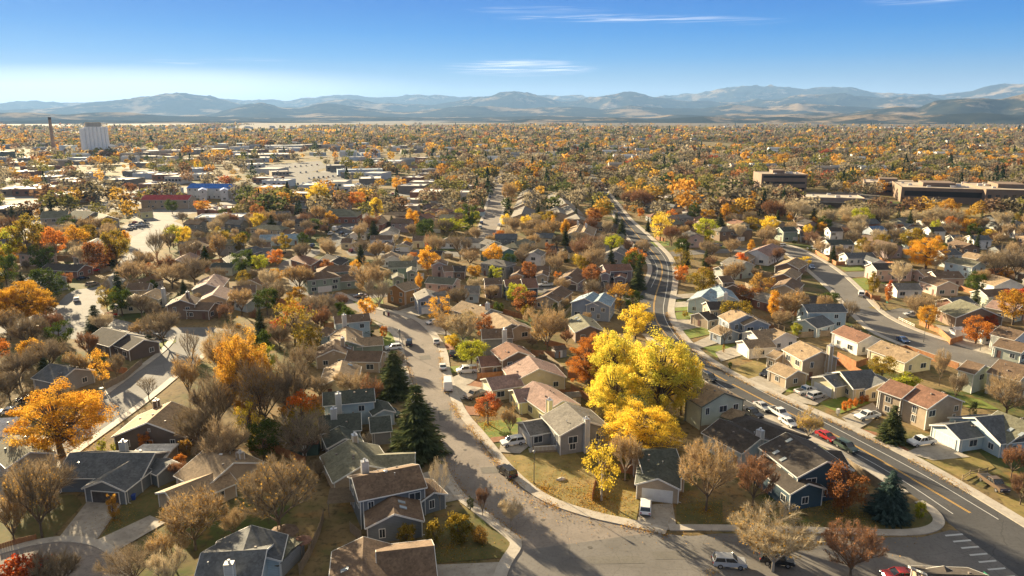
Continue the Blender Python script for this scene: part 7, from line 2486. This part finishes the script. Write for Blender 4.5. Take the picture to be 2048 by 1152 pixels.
shed(560, 1130, 4.2, 6.5, 2.4, -0.3, 'gray', 'olive', 'grey shed with a pale olive roof right of the slate-roofed house at the bottom')
shed(1118, 712, 3.2, 3.0, 2.3, 0.3, 'gray', 'brown', 'small grey garden shed below the big tan bare tree')
shed(1145, 808, 3, 3, 2.2, 0.2, 'gray', 'gray', 'small grey shed behind the grey porch house')
shed(1912, 672, 3, 2.4, 2.2, 0.2, 'white', 'white', 'small white-roofed shed beside the red-orange maple')
# porch of the grey house
p = g(1092, 900)
root = thing('front_porch', 'porch', '', p, R(8), label='white-railed front porch with steps on the grey house')
m = MB()
m.box(-2.6, 2.6, -1.2, 1.2, 0, 0.5)
m.build('deck', WOODG, root)
m = MB()
for k in range(20):
    x = -2.5 + k * 5.0 / 19
    m.box(x - 0.03, x + 0.03, -1.2, -1.12, 0.5, 1.35)
m.box(-2.6, 2.6, -1.22, -1.1, 1.35, 1.45)
m.build('railing', TRIM, root)
for k in range(3):
    m = MB()
    m.box(-3.4 + k * 0.3, -3.1 + k * 0.3, -0.9, 0.9, 0, 0.15 + 0.12 * k)
    m.build('step', CONC, root)
# ornamental boulders on the corner lawn
p = g(1122, 960)
root = thing('garden_boulder', 'rock', '', p, 0.3, label='pale rock on the corner lawn beside the street lamp')
rs = np.random.RandomState(3)
m = MB()
ring = [[(rr_ * math.cos(t) * 1.5, rr_ * math.sin(t) * 0.8, z) for t in np.linspace(0, 2 * math.pi, 9)[:-1]] for rr_, z in ((0.6, 0), (0.62, 0.2), (0.45, 0.42), (0.12, 0.5))]
ring = [[(x + rs.uniform(-.08, .08), y + rs.uniform(-.08, .08), max(0, z + (rs.uniform(-.05, .05) if z else 0))) for x, y, z in r_] for r_ in ring]
for a, b in zip(ring, ring[1:]):
    for k in range(8):
        j = (k + 1) % 8
        m.face([a[k], a[j], b[j], b[k]])
m.face(ring[-1])
m.build('stone', mat_noise('pale_stone', (0.4, 0.35, 0.28), (0.5, 0.44, 0.36), 3), root)
# flag on the garage
p = g(951, 742)
root = thing('house_flag', 'flag', '', (p.x, p.y, 0), 0.4, label='striped flag on a short pole beside the flagged garage')
m = MB()
m.tube((0, 0, 0), (0.3, -0.2, 3.2), 0.03, 0.03, 6)
m.build('pole', WPOLE, root)
FR, FW = mat_plain('flag_red', (0.40, 0.05, 0.06), 0.8), mat_plain('flag_white', (0.6, 0.58, 0.56), 0.8)
m = MB()
for k in range(7):
    m.cur = k % 2
    z1, z0 = 3.1 - k * 0.13, 3.1 - (k + 1) * 0.13
    m.hexa([(0.32, -0.22, z0), (1.5, -0.32, z0 - 0.2), (1.5, -0.30, z0 - 0.2), (0.32, -0.20, z0), (0.32, -0.22, z1), (1.5, -0.32, z1 - 0.2), (1.5, -0.30, z1 - 0.2), (0.32, -0.20, z1)])
m.build('cloth', [FR, FW], root)
FB = mat_plain('flag_blue', (0.03, 0.05, 0.20), 0.8)
m = MB()
m.hexa([(0.32, -0.235, 2.7), (0.8, -0.275, 2.62), (0.8, -0.265, 2.62), (0.32, -0.225, 2.7), (0.32, -0.235, 3.1), (0.8, -0.275, 3.02), (0.8, -0.265, 3.02), (0.32, -0.225, 3.1)])
m.build('canton', FB, root)

# ================================================================ FALLEN LEAVES: litter along kerbs and under the crowns
rs = np.random.RandomState(12)
LP, LS_ = [], []
for line, n, sd in ((A_R[1:14], 5200, 0.35), (A_L[3:14], 2600, 0.35), (B_R[3:13], 3600, 0.4)):
    q = resample(chaikin(px(line)), 200)
    for _ in range(n):
        i = rs.randint(0, 199)
        if vnoise(np.array([q[i].x / 5]), np.array([q[i].y / 5]), 3, 2)[0] < 0.42:
            continue
        o = rs.normal() * sd
        t = (q[min(i + 1, 199)] - q[max(i - 1, 0)]).normalized()
        LP.append((q[i].x + t.y * o + rs.normal() * 0.4, q[i].y - t.x * o + rs.normal() * 0.4, 0.175))
for (x, y, r, n) in ((1200, 1000, 7, 2600), (1280, 905, 9, 2500), (1240, 850, 9, 1500), (1684, 1026, 6, 1600), (1412, 1022, 7, 1400), (125, 915, 9, 1800), (976, 850, 3.5, 600), (1180, 775, 5, 700), (1090, 980, 9, 1500), (229, 1042, 4, 500), (900, 1095, 6, 700), (1700, 1060, 6, 500)):
    c = g(x, y)
    for _ in range(n):
        a, d = rs.uniform(0, 6.283), r * abs(rs.normal()) * 0.7
        LP.append((c.x + math.cos(a) * d, c.y + math.sin(a) * d, 0.13))
LP = np.array(LP)
LQ = quads(LP, rs.uniform(0.10, 0.24, len(LP)), rs, flat=0.9)
LC = np.array([(0.5, 0.34, 0.06), (0.42, 0.22, 0.05), (0.28, 0.15, 0.06), (0.5, 0.28, 0.05)])[rs.randint(0, 4, len(LP))] * rs.uniform(0.7, 1.2, (len(LP), 1))
add('fallen_leaves', mesh_np('fallen_leaves', LQ.reshape(-1, 3), np.arange(len(LP) * 4).reshape(-1, 4), [tint_mat()], col=LC), kind='stuff')
# ================================================================ LABELS: each look plus the place beside a landmark
LMK = [(1290, 760, 'huge yellow cottonwoods'), (125, 830, 'big orange tree lower left'), (836, 840, 'tallest spruce'), (607, 825, 'maple with red top'), (1291, 1022, 'white off-roader by the garage'), (896, 776, 'white camper van'), (1014, 950, 'lone black off-roader'), (1850, 505, 'large orange tree at right'),
 (195, 285, 'white grain silos'), (425, 382, 'blue-roofed motel'), (338, 402, 'red-roofed motel'), (1565, 365, 'brown office block'), (1900, 395, 'brown hospital'), (755, 418, 'square-crowned yellow tree'), (995, 405, 'long straight street'), (1320, 540, 'S-bend of the main road'), (806, 585, 'orange-brown house'),
 (1625, 715, 'tan house with tall chimney'), (1095, 650, 'big fan-shaped bare tree'), (240, 575, 'spruce by the glaring bend'), (193, 640, 'spruce at the glaring corner'), (55, 600, 'big golden tree left edge'), (1951, 660, 'red-orange maple'), (2025, 600, 'crimson tree'), (855, 487, 'flame-red column tree'), (520, 525, 'round lime-green tree'),
 (738, 555, 'big bare tree on lawn'), (942, 705, 'round yellow-green tree'), (1776, 990, 'broad blue spruce'), (1684, 975, 'rust-brown tree by the spruce'), (1450, 820, 'pale green house'), (1640, 940, 'navy house'), (1782, 850, 'roadside fir'), (1842, 888, 'white pickup at right'), (225, 945, 'slate-blue roofed house'), (420, 935, 'tan-roofed house lower left'), (505, 760, 'tall golden half-bare tree'),
 (560, 1000, 'wide dark bare tree'), (1545, 1090, 'wide pale bare tree'), (140, 450, 'olive-roofed apartments'), (328, 650, 'dark bare tree on verge'), (1170, 870, 'grey porch house'), (775, 945, 'house with round roof fan'), (1722, 590, 'white van on side street'), (1545, 495, 'white house with pinkish roof'), (1840, 610, 'wide bare tree at right'), (1645, 640, 'side street house with wing'), (1480, 640, 'bright blue house'), (1234, 550, 'house left of the S-bend'),
 (1055, 590, 'dark house with steep roof'), (300, 600, 'cream house with sunlit roof'), (1320, 455, 'pale yellow roadside tree'), (1190, 610, 'grey-blue twin-gabled house'), (990, 345, 'far end of the straight street'), (770, 330, 'white-roofed warehouse'), (525, 315, 'pale-roofed supermarket'), (1465, 305, 'white-roofed school'), (1360, 270, 'far white apartments'), (690, 800, 'tall white chimney'), (100, 500, 'orange trees upper left'), (1900, 620, 'large olive roof'), (1960, 770, 'pale green house right edge')]
ORD = ['nearest', 'second nearest', 'third nearest', 'fourth nearest', 'fifth nearest', 'sixth nearest', 'seventh nearest', 'eighth nearest', 'ninth nearest', 'tenth nearest']
cells = {}
for (o, desc, (x, y)) in LAB:
    best = sorted(LMK, key=lambda l: math.hypot(l[0] - x, (l[1] - y) * 1.6))[:4]
    opts = []
    for l in best:
        dx, dy = x - l[0], (y - l[1]) * 1.6
        if abs(dx) >= abs(dy):
            d = 'left of' if dx < 0 else 'right of'
        else:
            d = 'behind' if dy < 0 else 'in front of'
        opts.append((math.hypot(dx, dy), (desc, d, l[2])))
    cells.setdefault(opts[0][1], []).append((opts[0][0], o))
seen = {}
for (desc, d, lm), lst in cells.items():
    lst.sort(key=lambda q: q[0])
    for i, (_, o) in enumerate(lst):
        k = ORD[i] if i < len(ORD) else 'number %d' % (i + 1)
        s = '%s, %s %s the %s' % (desc, k, d, lm)
        o['label'] = s
        if len(s.split()) > 16:
            s = s.replace(' nearest', '') if i else s.replace(', nearest', ',')
            s = ' '.join(s.split())
        if len(s.split()) > 16:
            s = s.replace('big bare', 'bare').replace('big ', '', 1) if 'with few leaves left' not in s else s.replace(' with few leaves left', ', half bare')
            o['label'] = s
        seen.setdefault(s, []).append(o)
print('labels', len(LAB), 'dups', sum(1 for v in seen.values() if len(v) > 1), 'long', sum(1 for s in seen if len(s.split()) > 16), 'far ordinals', sum(1 for s in seen if 'number' in s))
